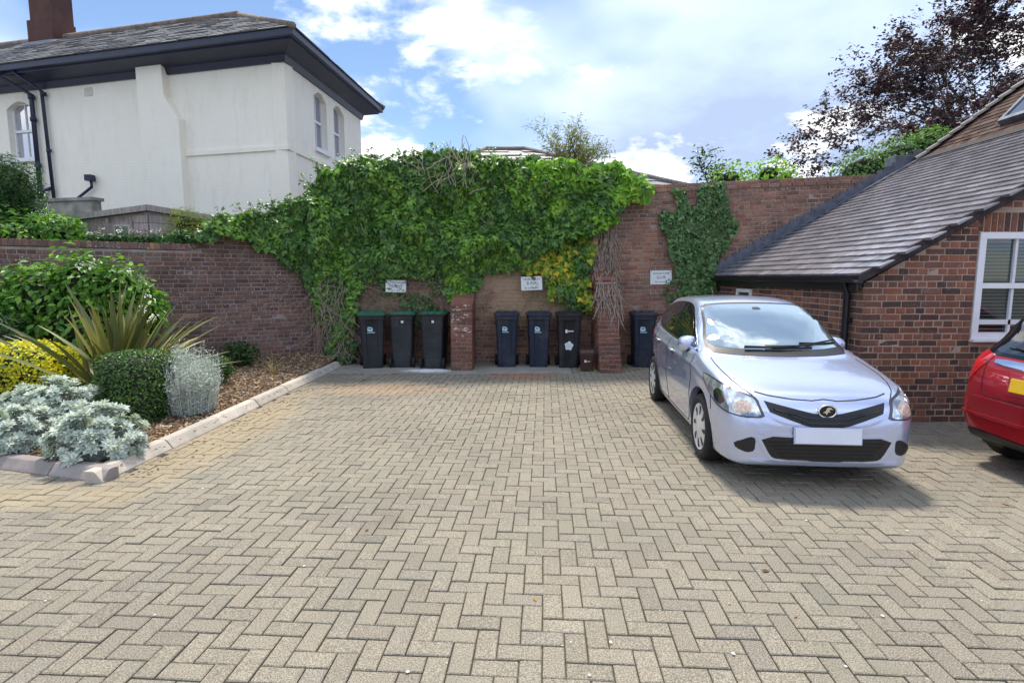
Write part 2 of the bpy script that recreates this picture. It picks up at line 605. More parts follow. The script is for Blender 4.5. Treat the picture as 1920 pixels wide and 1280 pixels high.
# ------------------------------------------------------------------ kerbs
def m_kerb(name, base):
    m = NT(name)
    c = m.ramp(m.rnd(), [(0, tuple(x * .85 for x in base)), (1, tuple(x * 1.12 for x in base))])
    c = m.mix(0.55, c, m.ramp(m.noise(5, 5, 0.7), [(0.3, 0.6), (0.7, 1.25)]), 'MULTIPLY')
    c = m.mix(0.35, c, m.ramp(m.noise(240, 2, 0.7), [(0.3, 0.6), (0.7, 1.4)]), 'MULTIPLY')
    m.set(c, 0.9, spec=0.25)
    m.bump(m.noise(150, 3, 0.7), 0.4, 0.004)
    return m.m
M_KERB1 = m_kerb('kerb_concrete_warm', (0.50, 0.45, 0.39))
M_KERB2 = m_kerb('kerb_concrete_grey', (0.33, 0.29, 0.275))
def kerb(name, A, B, mat, stone=0.915):
    A, B = Vector(A), Vector(B)
    L = (B - A).length
    rz = math.atan2(B.y - A.y, B.x - A.x)
    root = tag(empty(name, (A.x, A.y, 0), rz), kind='structure')
    # cross-section: y<0 is the parking side
    prof = [(0.0, -.05), (0.0, .012), (0.012, .030), (.062, .092), (.080, .101), (.150, .101), (.150, -.05)]
    s = 0.0
    while s < L - .05:
        l = min(stone + rng.uniform(-.02, .02), L - s)
        mb = MB()
        c = .006
        secs = []
        for t, k in ((0.004, .985), (0.012, 1.0), (l - .012, 1.0), (l - .004, .985)):
            secs.append([(t, .075 + (y - .075) * k, z * (1 if z < 0 else k)) for y, z in prof])
        mb.loft(secs, smooth=False)
        o = mb.build('kerb_stone', mat, root, (s, rng.uniform(-.006, .006), rng.uniform(-.006, .004)))
        o.rotation_euler = (rng.uniform(-.012, .012), rng.uniform(-.006, .006), rng.uniform(-.006, .006))
        s += l
    return root
kerb('kerb', (-3.40, 4.40), (-3.27, 10.42), M_KERB1)      # runs up to the bins
kerb('kerb', (-9.0, 5.98), (-3.41, 4.405), M_KERB2, 1.3)

# ------------------------------------------------------------------ planting bed
WA, WB = Vector((-9.4, 6.845)), Vector((-3.85, 11.05))     # foot of the angled garden wall
WDIR = (WB - WA).normalized(); WNRM = Vector((WDIR.y, -WDIR.x))
BED = [(-3.55, 4.60), (-3.43, 10.55), (-3.75, 11.0), (-9.4, 6.9), (-9.4, 6.3)]
def bed_z(x, y):
    d = max(0.0, (Vector((x, y)) - WA).dot(WNRM))           # distance in front of the wall
    t = max(0.0, 1 - d / 2.4)
    return .072 + .17 * t * t + .02 * mnoise.noise(Vector((x * 1.3, y * 1.3, 0))) + .008 * mnoise.noise(Vector((x * 9, y * 9, 3)))
step = .05
gx = np.arange(-9.5, -3.25, step); gy = np.arange(4.4, 11.2, step)
idx = {}; V = []; F = []
BEDX = [(-3.48, 4.53), (-3.35, 10.6), (-3.5, 11.1), (-9.6, 6.95), (-9.6, 6.27)]
for i, x in enumerate(gx):
    for j, y in enumerate(gy):
        if inside(BEDX, x, y):
            idx[(i, j)] = len(V); V.append((x, y, bed_z(x, y)))
for (i, j) in list(idx):
    q = [(i, j), (i + 1, j), (i + 1, j + 1), (i, j + 1)]
    if all(k in idx for k in q): F.append(tuple(idx[k] for k in q))
bed = tag(np_obj('planting_bed', np.array(V), F, M_SOIL, smooth=True), kind='structure')
# bark and pale wood chips
def m_chip():
    m = NT('bark_chips')
    m.set(m.ramp(m.rnd(), [(0, (0.075, 0.042, 0.025)), (0.3, (0.17, 0.095, 0.052)), (0.55, (0.30, 0.185, 0.105)), (0.8, (0.44, 0.33, 0.21)), (1, (0.60, 0.50, 0.38))]), 0.9, spec=0.2)
    return m.m
M_CHIP = m_chip()
cv, cf = [], []
def chip(x, y, z, l, w, t, yaw, tilt, roll):
    M = Matrix.Translation((x, y, z)) @ Matrix.Rotation(yaw, 4, 'Z') @ Matrix.Rotation(tilt, 4, 'Y') @ Matrix.Rotation(roll, 4, 'X')
    b = len(cv)
    for p in ((-l, -w * .7, -t), (l * .8, -w, -t), (l, w * .6, -t), (-l * .8, w, -t), (-l, -w * .7, t), (l * .8, -w, t), (l, w * .6, t), (-l * .8, w, t)):
        cv.append(tuple(M @ Vector(p)))
    for f in ((4, 5, 6, 7), (0, 1, 5, 4), (1, 2, 6, 5), (2, 3, 7, 6), (3, 0, 4, 7)):
        cf.append(tuple(b + q for q in f))
cnt = 0
while cnt < 15000:
    x, y = rng.uniform(-9.2, -3.3), rng.uniform(4.45, 10.9)
    if not inside(BED, x, y): continue
    if x < -5.6 and rng.random() < .75: continue
    near = y < 6.6
    l = rng.uniform(.010, .034) if near else rng.uniform(.010, .026)
    chip(x, y, bed_z(x, y) + .006, l, l * rng.uniform(.25, .55), rng.uniform(.002, .005), rng.uniform(0, 6.28), rng.gauss(0, .3), rng.gauss(0, .4))
    cnt += 1
for _ in range(260):                                        # a few spilled over the kerb onto the paving
    t = rng.random(); y = 4.5 + 5.8 * t
    x = -3.40 + .022 * (y - 4.4) + abs(rng.gauss(0, .16)) + .01
    chip(x, y, .004 if x > -3.32 + .022 * (y - 4.4) else .1, rng.uniform(.006, .018), .006, .002, rng.uniform(0, 6.28), rng.gauss(0, .1), 0)
o = np_obj('bark_mulch', np.array(cv), cf, M_CHIP)
tag(o, 'brown and tan bark chips covering the planting bed', 'mulch', kind='stuff')

# ================================================================== brickwork
def brick_data(l, h, d, seed, rough=.002):
    """x along wall (centred), z up (centred), front at y=0, body behind; chamfered arrises"""
    r = random.Random(seed); j = lambda a=rough: r.uniform(-a, a)
    x, z, c = l / 2, h / 2, min(.006, h * .09)
    fr = [(-x + c + j(), j(), -z + c + j()), (x - c + j(), j(), -z + c + j()), (x - c + j(), j(), z - c + j()), (-x + c + j(), j(), z - c + j())]
    mid = [(-x + j(.001), c, -z + j(.001)), (x + j(.001), c, -z + j(.001)), (x + j(.001), c, z + j(.001)), (-x + j(.001), c, z + j(.001))]
    bk = [(-x, d, -z), (x, d, -z), (x, d, z), (-x, d, z)]
    V = fr + mid + bk; F = [(0, 1, 2, 3)]
    for i in range(4):
        k = (i + 1) % 4
        F.append((4 + i, 4 + k, k, i)); F.append((8 + i, 8 + k, 4 + k, 4 + i))
    return V, F

class BrickWork:
    """collects bricks in a parent's local frame, builds the n largest in view as objects, the rest joined"""
    def __init__(s, parent, proud=.010):
        s.p = parent; s.items = []; s.proud = proud; s.cache = {}
    def add(s, x, y, z, l, h, mat, rank, yaw=0.0, roll=0.0):
        s.items.append((rank, x, y, z, round(l, 3), round(h, 3), mat, yaw, roll))
    def finish(s, n=300, name='brick', restname='bricks', jit=.0022):
        s.items.sort(key=lambda t: t[0])
        rest = {}
        for i, (rank, x, y, z, l, h, mat, yaw, roll) in enumerate(s.items):
            k = (l, h, rng.randrange(3))
            if k not in s.cache: s.cache[k] = brick_data(l, h, .05, hash(k) % 9999)
            y2 = y + rng.gauss(0, jit); ry = rng.gauss(0, .006); rx = rng.gauss(0, .004)
            if i < n and rank < 900:
                mk = (k, mat.name)
                if mk not in s.cache: s.cache[mk] = np_mesh(name, np.array(s.cache[k][0]), s.cache[k][1], mat)
                o = bpy.data.objects.new(name, s.cache[mk])
                o.location = (x, y2, z); o.rotation_euler = (rx, roll + ry, yaw)
                link(o, s.p)
            else:
                V, F = s.cache[k]
                rv, rf = rest.setdefault(mat.name, ([], []))
                M = Matrix.Translation((x, y2, z)) @ Matrix.Rotation(yaw, 4, 'Z') @ Matrix.Rotation(roll + ry, 4, 'Y')
                b = len(rv)
                rv.extend([tuple(M @ Vector(v)) for v in V]); rf.extend([tuple(b + q for q in f) for f in F])
        for mn, (rv, rf) in rest.items():
            o = np_obj(restname, np.array(rv), rf, bpy.data.materials[mn], s.p)
            o['kind'] = 'stuff'

M_MORTAR_OLD = mortar_mat('old_lime_mortar', (0.42, 0.34, 0.31), 0.55)
M_MORTAR_TAN = mortar_mat('tan_mortar', (0.50, 0.41, 0.31), 0.7)
M_BR_LEFT = brick_mat('old_purple_brick', [(0, (0.14, 0.085, 0.080)), (0.3, (0.205, 0.112, 0.093)), (0.6, (0.26, 0.140, 0.108)), (0.85, (0.22, 0.145, 0.130)), (0.97, (0.13, 0.095, 0.096)), (1, (0.40, 0.23, 0.13))], lichen=1.0, soot=0.5)
def tan_patch(m, c):
    xyz = m.sep(m.pos())
    nz = m.math('SUBTRACT', m.noise(2.6, 5, 0.7), 0.5)
    def box(x0, x1, z0, z1, k):
        dx = m.math('DIVIDE', m.math('ABSOLUTE', m.math('SUBTRACT', xyz[0], (x0 + x1) / 2)), (x1 - x0) / 2)
        dz = m.math('DIVIDE', m.math('ABSOLUTE', m.math('SUBTRACT', xyz[2], (z0 + z1) / 2)), (z1 - z0) / 2)
        d = m.math('ADD', m.math('MAXIMUM', dx, dz), m.math('MULTIPLY', nz, 2.6))
        return m.ramp(d, [(0.55, k), (1.0, 0.0)])
    c = m.mix(box(-.75, 1.5, .75, 1.95, .92), c, (0.40, 0.28, 0.165))
    c = m.mix(box(-3.3, -1.0, .8, 1.5, .55), c, (0.42, 0.31, 0.22))
    return c
M_BR_BACK = brick_mat('old_red_brick', [(0, (0.23, 0.115, 0.082)), (0.35, (0.32, 0.160, 0.108)), (0.65, (0.38, 0.200, 0.135)), (0.9, (0.30, 0.185, 0.140)), (1, (0.18, 0.108, 0.090))], lichen=0.75, soot=0.5, patch=tan_patch, moss=.25)
def flaky(m, c):
    xyz = m.sep(m.pos())
    def near(v, lo, hi): return m.math('MULTIPLY', m.math('GREATER_THAN', v, lo), m.math('LESS_THAN', v, hi))
    f = m.math('MULTIPLY', near(xyz[2], .62, 1.22), m.math('MULTIPLY', near(xyz[1], 9.90, 9.952), near(xyz[0], -1.14, -.70)))
    f = m.math('MULTIPLY', f, m.ramp(m.noise(11, 4, .7, m.mapv(m.pos(), (1, 1, 2.2))), [(0.57, 0.0), (0.63, .75)]))
    return m.mix(f, c, (0.74, 0.72, 0.68))
M_BR_PIER = brick_mat('pier_brick', [(0, (0.15, 0.068, 0.054)), (0.5, (0.215, 0.092, 0.068)), (0.85, (0.27, 0.120, 0.084)), (1, (0.14, 0.075, 0.062))], lichen=0.6, soot=0.25, patch=flaky)
M_BR_RED = brick_mat('new_red_brick', [(0, (0.19, 0.082, 0.054)), (0.4, (0.265, 0.110, 0.068)), (0.75, (0.32, 0.140, 0.084)), (1, (0.16, 0.080, 0.062))], soot=0.3, lichen=.25)
M_BR_DARK = brick_mat('new_dark_brick', [(0, (0.080, 0.050, 0.046)), (0.45, (0.125, 0.070, 0.058)), (0.8, (0.19, 0.095, 0.070)), (1, (0.27, 0.12, 0.078))], soot=0.3, lichen=.25)
M_MORTAR_NEW = mortar_mat('new_sand_mortar', (0.46, 0.375, 0.295), 0.75)

# ------------------------------------------------------------------ angled garden wall on the left
WL = (WB - WA).length
WRZ = math.atan2(WDIR.y, WDIR.x)
def lw_top(s):                     # body height, local
    t = min(max((s - 4.72) / .5, 0), 1)
    return 2.17 + .26 * t * t * (3 - 2 * t)
core = MB()
prof = [(-.0, -.05)] + [(WL, -.05)] + [(s, lw_top(s) - .01) for s in np.linspace(WL, 0, 40)]
core.prism(prof, lambda x, z: (x, .006, z), lambda x, z: (x, .24, z))
left_wall = core.build('garden_wall', M_MORTAR_OLD, None, (WA.x, WA.y, 0), WRZ)
tag(left_wall, 'weathered purple brick garden wall behind the planting bed, rising in a curve', 'wall')
bw = BrickWork(left_wall)
CH = .0755
def wpx(s, z):                     # rough picture position of a wall point
    p = WA + WDIR * s
    d = p.y * .9933 - (z - 1.7) * .1157
    return 960 + 1030 * p.x / d, 640 - 1030 * (p.y * .1157 + (z - 1.7) * .9933) / d
ci = 0; z = .01
while z < 2.6:
    header = ci % 4 == 3
    l = .1125 if header else .225
    s = -(.1125 if ci % 2 else 0) - rng.uniform(0, .02)
    while s < WL:
        ll = l * rng.uniform(.97, 1.03) if rng.random() > .12 else l * .6
        a, b = max(s, .0), min(s + ll, WL)
        if b - a > .04 and z + CH < lw_top((a + b) / 2) + .004:
            px, py = wpx((a + b) / 2, z)
            vis = (px > 275 and py < 700 and py > 430 and px < 600)
            bw.add((a + b) / 2, 0, z + CH / 2, b - a - .011, CH - .011, M_BR_LEFT, ((WA + WDIR * s).length + (0 if not header else 3)) if vis else 950)
        s += ll
    z += CH; ci += 1
bw.finish(300)
# brick-on-edge coping, following the ramp
cop = BrickWork(left_wall)
s = 0.02
while s < WL - .05:
    zt = lw_top(s + .04)
    sl = math.atan2(lw_top(s + .09) - lw_top(s), .09)
    cop.add(s + .038, -.012, zt + .052, .066, .104, M_BR_LEFT, 10, 0.0, -sl)
    s += .0765 * math.cos(sl)
cop.finish(120, 'coping_brick', 'coping_bricks', .004)
cc = MB()
for s in np.arange(0, WL - .1, .1):
    cc.box((s + .05, .12, lw_top(s + .05) + .045), (.1005, .23, .088))
cc.build('coping_mortar', M_MORTAR_OLD, left_wall)

# ------------------------------------------------------------------ tall back wall
BY = 10.85
BX0, BX1 = -3.95, 7.72
def tilt(x): return 1 + max(0.0, x - 1.6) * .0135
BH = 3.42
core = MB()
prof = [(BX0, -.05), (BX1, -.05)] + [(x, BH * tilt(x) - .006) for x in np.linspace(BX1, BX0, 24)]
core.prism(prof, lambda x, z: (x, .006, z), lambda x, z: (x, .33, z))
back_wall = core.build('garden_wall', M_MORTAR_OLD, None, (0, BY, 0))
tag(back_wall, 'tall old red brick boundary wall behind the bins, half hidden by climbing ivy', 'wall')
bw = BrickWork(back_wall)
nz_ = int(BH / CH); chh = BH / nz_
for ci in range(nz_):
    header = ci % 4 == 2
    top2 = ci >= nz_ - 2
    l = .112 if header else .225
    x = BX0 - (.1125 if ci % 2 else 0)
    while x < BX1:
        ll = l * rng.uniform(.96, 1.04) if rng.random() > .08 else l * .6
        a, b = max(x, BX0), min(x + ll, BX1)
        if b - a > .04:
            xm = (a + b) / 2; k = tilt(xm); zc = (ci + .5) * chh * k
            under_roof = xm > 4.1 and zc < 1.66 + .574 * (xm - 3.95)
            vis = xm > 1.9 and not under_roof and zc > 1.15
            rk = (950 if not vis else abs(xm - 5.0) + (2.4 if header else 0) + (1.5 if 2.9 < xm < 4.35 else 0))
            if not under_roof or zc > 1.2 + .574 * (xm - 3.95):
                bw.add(xm, -.02 if top2 and ci == nz_ - 2 else 0, zc, b - a - .010, chh * k - .011, M_BR_BACK, rk, 0, -math.atan(.0135 * (ci + .5) * chh) if xm > 1.6 else 0)
        x += ll
bw.finish(300)

# ------------------------------------------------------------------ piers
def pier(loc, rz, w, d, front_h, back_h, batter, label):
    """front face at local y=0 at the foot; the cap slopes up to the wall; batter = how far the front leans back per metre"""
    root = empty('brick_pier', loc, rz)
    tag(root, label, 'pier')
    nC = int(back_h / CH)
    core = MB()
    prof = [(0.012, -.03), (d, -.03), (d, back_h - .01), (batter * front_h + .012, front_h - .012)]
    core.prism(prof, lambda y, z: (-w / 2 + .012, y, z), lambda y, z: (w / 2 - .012, y, z))
    core.build('mortar_core', M_MORTAR_TAN if batter == 0 else M_MORTAR_OLD, root)
    b = BrickWork(root)
    def top_at(y): return front_h + (back_h - front_h) * min(max((y - batter * front_h) / max(d - batter * front_h, .01), 0), 1)
    for ci in range(nC):
        z = ci * CH
        y0 = batter * (z + CH / 2)
        # front face
        if z + CH <= front_h + .03:
            cuts = [0, .5, 1] if ci % 2 == 0 else [0, .26, .74, 1]
            for q in range(len(cuts) - 1):
                a, e = -w / 2 + w * cuts[q], -w / 2 + w * cuts[q + 1]
                b.add((a + e) / 2, y0, z + CH / 2, e - a - .009, CH - .010, M_BR_PIER, 1)
        # both sides
        for sgn in (-1, 1):
            y = y0 + (.06 if batter == 0 else .03) + .045
            l = .225 if ci % 2 else .1125
            while y < d - .02:
                e = min(y + l, d)
                if z + CH <= top_at((y + e) / 2) + .02 and e - y > .05:
                    b.add(sgn * w / 2, (y + e) / 2, z + CH / 2, e - y - .009, CH - .010, M_BR_PIER, 2, R(90) * sgn)
                y = e; l = .225
    # sloping cap bricks
    L = math.hypot(d - batter * front_h, back_h - front_h)
    b.finish(300)
    cap = MB()
    ang = math.atan2(back_h - front_h, d - batter * front_h)
    n = max(2, int(L / .11))
    for i in range(n):
        t = (i + .5) / n
        M = Matrix.Translation((rng.uniform(-.004, .004), batter * front_h + (d - batter * front_h) * t, front_h + (back_h - front_h) * t + .004)) @ Matrix.Rotation(ang, 4, 'X')
        mb = MB().box((0, 0, 0), (w + .004, L / n - .010, .055), M=M, bev=.005)
        mb.build('cap_brick', M_BR_PIER, root)
    return root
pier((-.92, 9.94, 0), 0, .40, .90, 1.18, 1.40, 0.0, 'upright red brick pier with white flaking paint between the green-lidded and navy bins')
pier((1.77, 9.67, 0), 0, .40, 1.18, 1.62, 1.95, .46, 'leaning brick buttress wrapped in bare vine stems beside the small brown caddy')

# ================================================================== brick outbuilding on the right
M_TILE = None
def m_tile(name, stops, rough, coat=0.0):
    m = NT(name)
    c = m.ramp(m.rnd(), stops)
    c = m.mix(0.5, c, m.ramp(m.noise(24, 4, 0.7), [(0.3, 0.6), (0.7, 1.35)]), 'MULTIPLY')
    m.set(c, m.ramp(m.noise(9, 4, 0.6), [(0.3, rough - .08), (0.7, rough + .1)]), spec=0.6, coat=coat, coat_rough=.10)
    m.b.inputs['Coat IOR'].default_value = 1.7
    m.bump(m.noise(90, 3, 0.6), 0.10, 0.003)
    return m.m
M_TILE = m_tile('dark_roof_tile', [(0, (0.135, 0.125, 0.140)), (0.5, (0.185, 0.170, 0.190)), (1, (0.25, 0.225, 0.24))], 0.36, .8)
M_TILE2 = m_tile('brown_roof_tile', [(0, (0.045, 0.028, 0.024)), (0.5, (0.075, 0.045, 0.036)), (1, (0.13, 0.085, 0.072))], 0.8)
M_TILE2.node_tree.nodes['Principled BSDF'].inputs['Specular IOR Level'].default_value = .12
M_HIPT = plain('hip_tile', (0.17, 0.15, 0.145), 0.7, nscale=18, vary=.35, bump=.3)
M_LEAD = plain('lead_sheet', (0.125, 0.135, 0.17), 0.42, metal=0.35, nscale=7, vary=.35)
M_BLACKPL = plain('black_plastic', (0.012, 0.013, 0.016), 0.35, vary=.2)
M_BARGE = plain('dark_bargeboard', (0.055, 0.047, 0.05), 0.75, spec=.12, nscale=20, vary=.3)
M_UPVC = plain('white_upvc', (0.80, 0.82, 0.86), 0.3, vary=.03)
M_UPVC2 = plain('white_beading', (0.72, 0.74, 0.78), 0.35, vary=.04)
def glass_mat(name, col, rough=.03, f=0.10, tint=(1, 1, 1), k=.8):
    m = NT(name)
    m.set(col, rough, spec=0.9)
    gl = m.n('ShaderNodeBsdfGlossy')
    gl.inputs['Roughness'].default_value = rough
    gl.inputs['Color'].default_value = (*tint, 1)
    lw = m.n('ShaderNodeLayerWeight'); lw.inputs[0].default_value = .35
    fac = m.math('ADD', m.math('MULTIPLY', lw.outputs['Fresnel'], k), f, clamp=True)
    ms = m.n('ShaderNodeMixShader')
    m.put(ms.inputs[0], fac)
    m.t.links.new(m.b.outputs[0], ms.inputs[1]); m.t.links.new(gl.outputs[0], ms.inputs[2])
    m.t.links.new(ms.outputs[0], m.out.inputs['Surface'])
    return m.m
M_PANE = glass_mat('window_pane', (0.022, 0.026, 0.030), .03, .05)
def thin_glass(name):
    m = NT(name)
    tr = m.n('ShaderNodeBsdfTransparent'); tr.inputs[0].default_value = (.72, .76, .76, 1)
    gl = m.n('ShaderNodeBsdfGlossy'); gl.inputs['Roughness'].default_value = .02
    lw = m.n('ShaderNodeLayerWeight'); lw.inputs[0].default_value = .3
    ms = m.n('ShaderNodeMixShader')
    m.put(ms.inputs[0], m.math('ADD', m.math('MULTIPLY', lw.outputs['Fresnel'], .5), .05, clamp=True))
    m.t.links.new(tr.outputs[0], ms.inputs[1]); m.t.links.new(gl.outputs[0], ms.inputs[2])
    m.t.links.new(ms.outputs[0], m.out.inputs['Surface'])
    return m.m
M_PANEG = thin_glass('clear_pane')

OB = tag(empty('brick_outbuilding', (4.05, 6.35, 0)), 'low brick outbuilding with dark tiled lean-to roof and white window', 'building')
EX, EZ, SL = -.11, 1.735, .574          # eave line, local x; roof slope
BRX = 3.70                               # where the steeper main roof starts
BRZ = EZ + SL * (BRX - EX)
SL2 = 1.07
def roof_z(x): return EZ + SL * (x - EX)
DEP = BY - 6.35
# mortar walls (L-shaped shell), window hole left open
WX0, WX1, WZ0, WZ1 = 1.275, 2.55, .985, 2.215
def gable_z(x): return (roof_z(x) - .10) if x < BRX else (BRZ - .1 + min(x - BRX, 7.4 - x) * SL2)
core = MB()
def slab(x0, x1, zf0, zf1):
    core.prism([(x0, zf0(x0)), (x1, zf0(x1)), (x1, zf1(x1)), (x0, zf1(x0))], lambda x, z: (x, .0055, z), lambda x, z: (x, .22, z))
k0 = lambda x: -.05
slab(0.0055, WX0, k0, gable_z)
slab(WX0, WX1, k0, lambda x: WZ0)
slab(WX0, WX1, lambda x: WZ1, gable_z)
slab(WX1, BRX, k0, gable_z)
slab(BRX, 5.55, k0, gable_z)
slab(5.55, 7.4, k0, lambda x: gable_z(x) if x > 5.55 else gable_z(5.5501))
core.box((.1105, .22 + (DEP - .22) / 2 - .001, .82), (.21, DEP - .222, 1.66 + .1))
core.box((7.3, .22 + (DEP - .22) / 2, 1.5), (.2, DEP - .23, 3.1))
wallo = core.build('wall', M_MORTAR_NEW, OB)
bw = BrickWork(wallo)
GC = .0752
for ci in range(60):
    z = ci * GC
    header = ci % 2 == 1
    l = .1125 if header else .225
    x = 0.0
    if header: bricks = [.108, .056]     # corner header and queen closer
    else: bricks = []
    seq = []
    for q in bricks: seq.append((x, x + q)); x += q
    while x < 6.0:
        seq.append((x, x + l)); x += l
    for a, b in seq:
        mid = (a + b) / 2
        if z + GC > gable_z(a) + .045: continue
        # clip against the window and its soldier course
        parts = [(a, b)]
        if z + GC > WZ0 - .01 and z < WZ1 + .20:
            parts = []
            if a < WX0: parts.append((a, min(b, WX0)))
            if b > WX1: parts.append((max(a, WX1), b))
        for a2, b2 in parts:
            if b2 - a2 < .03: continue
            m2 = (a2 + b2) / 2
            if header: mat = M_BR_RED if rng.random() < (.88 if z > .6 else .55) else M_BR_DARK
            else: mat = M_BR_DARK if rng.random() < (.80 if m2 < 2.2 else .7) else M_BR_RED
            if z < .45 and rng.random() < .7: mat = M_BR_DARK
            vis = m2 < 1.95
            bw.add(m2, 0, z + GC / 2, b2 - a2 - .0105, GC - .0105, mat, (950 if not vis else (1 if not header else 2) + (0 if z > .2 else .5)))
# soldier course above the window
x = WX0 - .03
while x < WX1 + .03:
    bw.add(x + .036, 0, WZ1 + .108, .064, .212, M_BR_DARK if rng.random() < .6 else M_BR_RED, .5)
    x += .0752
# side wall (faces -x)
for ci in range(int(1.64 / GC)):
    z = ci * GC; header = ci % 2 == 0
    l = .1125 if header else .225
    y = 0.0
    while y < DEP - .02:
        e = min(y + l, DEP)
        if e - y > .04:
            mat = (M_BR_RED if rng.random() < .75 else M_BR_DARK) if header else (M_BR_DARK if rng.random() < .75 else M_BR_RED)
            rk = 3 + (y + e) / 2 if (.9 < z) else 950
            bw.add(0, (y + e) / 2, z + GC / 2, e - y - .0105, GC - .0105, mat, rk, R(-90))
        y = e
bw.finish(300)

# white casement window with blind
win = MB()
fw = .075
def frame(mb, x0, x1, z0, z1, w, y0, y1):
    d = y1 - y0; yc = (y0 + y1) / 2
    mb.box(((x0 + x1) / 2, yc, z0 + w / 2), (x1 - x0, d, w))
    mb.box(((x0 + x1) / 2, yc, z1 - w / 2), (x1 - x0, d, w))
    mb.box((x0 + w / 2, yc, (z0 + z1) / 2), (w, d - .002, z1 - z0 - 2 * w))
    mb.box((x1 - w / 2, yc, (z0 + z1) / 2), (w, d - .002, z1 - z0 - 2 * w))
frame(win, WX0 + .004, WX1 - .004, WZ0 + .004, WZ1 - .004, fw, -.012, .06)
zm = 1.605
win.box(((WX0 + WX1) / 2, .022, zm), (WX1 - WX0 - 2 * fw - .01, .064, .062))
window = win.build('window', M_UPVC, OB)
b = MB()
nx = 3
cw = (WX1 - WX0 - 2 * fw - .008)
for i in range(1, nx):
    xx = WX0 + fw + .004 + cw * i / nx
    b.box((xx, .030, (zm + .031 + WZ1 - fw) / 2), (.030, .03, WZ1 - fw - zm - .035))
    b.box((xx, .030, (zm - .031 + WZ0 + fw) / 2), (.030, .03, zm - .031 - WZ0 - fw - .004))
b.box(((WX0 + WX1) / 2, .029, 1.185), (cw, .028, .055))
b.build('glazing_bar', M_UPVC2, window)
pz = [(WZ0 + fw, 1.1575), (1.2125, zm - .031), (zm + .031, WZ1 - fw)]
for i in range(nx):
    for z0, z1 in pz:
        x0 = WX0 + fw + .004 + cw * i / nx + (.015 if i else 0); x1 = WX0 + fw + .004 + cw * (i + 1) / nx - (.015 if i < nx - 1 else 0)
        MB().box(((x0 + x1) / 2, .046, (z0 + z1) / 2), (x1 - x0 - .001, .004, z1 - z0 - .001)).build('pane', M_PANEG, window)
M_BLIND = plain('blind_slat', (0.42, 0.41, 0.40), 0.6, vary=.1)
MB().box(((WX0 + WX1) / 2, .14, (WZ0 + WZ1) / 2), (WX1 - WX0 - .02, .02, WZ1 - WZ0 - .02)).build('dark_room_panel', M_BLACKPL, window)  # black panel added behind the blind, stands in for the unlit room
bl = MB()
z = WZ0 + fw
while z < WZ1 - fw:
    bl.box(((WX0 + WX1) / 2, .075, z), (cw - .02, .006, .022)); z += .040
bl.build('blind', M_BLIND, window)
MB().box(((WX0 + WX1) / 2, -.03, WZ0 - .012), (WX1 - WX0 + .02, .075, .028), bev=.004).build('sill', M_UPVC2, window)

# small white-framed window in the side wall
sw = MB()
def sframe(y0, y1, z0, z1, w):
    for (a, bb, c, d) in ((y0, y1, z0, z0 + w), (y0, y1, z1 - w, z1), (y0, y0 + w, z0 + w, z1 - w), (y1 - w, y1, z0 + w, z1 - w)):
        sw.box((-.004, (a + bb) / 2, (c + d) / 2), (.05, bb - a, d - c))
sframe(2.95, 3.55, 1.02, 1.50, .055)
swo = sw.build('window', M_UPVC, OB)
MB().box((-.002, 3.25, 1.26), (.012, .49, .37)).build('pane', M_PANE, swo)

# roof deck, tiles
deck = MB()
deck.prism([(EX, EZ - .035), (BRX, BRZ - .035), (BRX, BRZ - .10), (EX + .05, EZ - .10)], lambda x, z: (x, -.085, z), lambda x, z: (x, DEP, z))
deck.prism([(BRX, BRZ - .035), (5.55, BRZ - .035 + 1.85 * SL2), (5.55, BRZ - .1 + 1.85 * SL2), (BRX, BRZ - .1)], lambda x, z: (x, -.085, z), lambda x, z: (x, DEP - max(0, x - BRX) * 1.0 - .02, z))
deck.prism([(5.55, BRZ - .035 + 1.85 * SL2), (7.6, BRZ - .2), (7.6, BRZ - .3), (5.55, BRZ - .1 + 1.85 * SL2)], lambda x, z: (x, -.085, z), lambda x, z: (x, DEP - 1.87, z))
roof = deck.build('roof', M_BARGE, OB)
rest_v, rest_f = [], []
TG, TWd = .152, .262
ang = math.atan(SL)
nT = int(math.hypot(BRX - EX, BRZ - EZ) / TG)
TGx = (BRX - EX) / nT
def tile_data(w, l, t, seed):
    r = random.Random(seed); j = lambda a: r.uniform(-a, a)
    V = []
    for (u, tt) in ((0, t), (l, .004)):      # u up the slope; the tail (u=0) is thick and lifted
        for y in (-w / 2 + .002, -w / 6, w / 6, w / 2 - .002):
            V.append((u + (j(.004) if u == 0 else 0), y, tt + j(.0015)))
    V += [(0, -w / 2 + .002, -.004), (0, w / 2 - .002, -.004), (l, -w / 2 + .002, -.006), (l, w / 2 - .002, -.006)]
    F = [(0, 4, 5, 1)[::-1], (1, 5, 6, 2)[::-1], (2, 6, 7, 3)[::-1], (8, 0, 1, 2, 3, 9)[::-1], (8, 10, 4, 0)[::-1], (9, 3, 7, 11)[::-1]]
    return V, F
TD = [tile_data(TWd, TG * 1.18, .027, 50 + k) for k in range(4)]
TM = [np_mesh('roof_tile', np.array(v), f, M_TILE) for v, f in TD]
tiles = []
for r_ in range(nT):
    y = -.09 + (.131 if r_ % 2 else 0) - .262
    while y < DEP + .13:
        yc = y + TWd / 2
        if yc > -.1 and yc < DEP - .02:
            x = EX + r_ * TGx
            tiles.append((math.hypot(x + 4.05, yc + 6.35) - .0, x, yc, EZ + SL * (x - EX) - .012))
        y += TWd
tiles.sort()
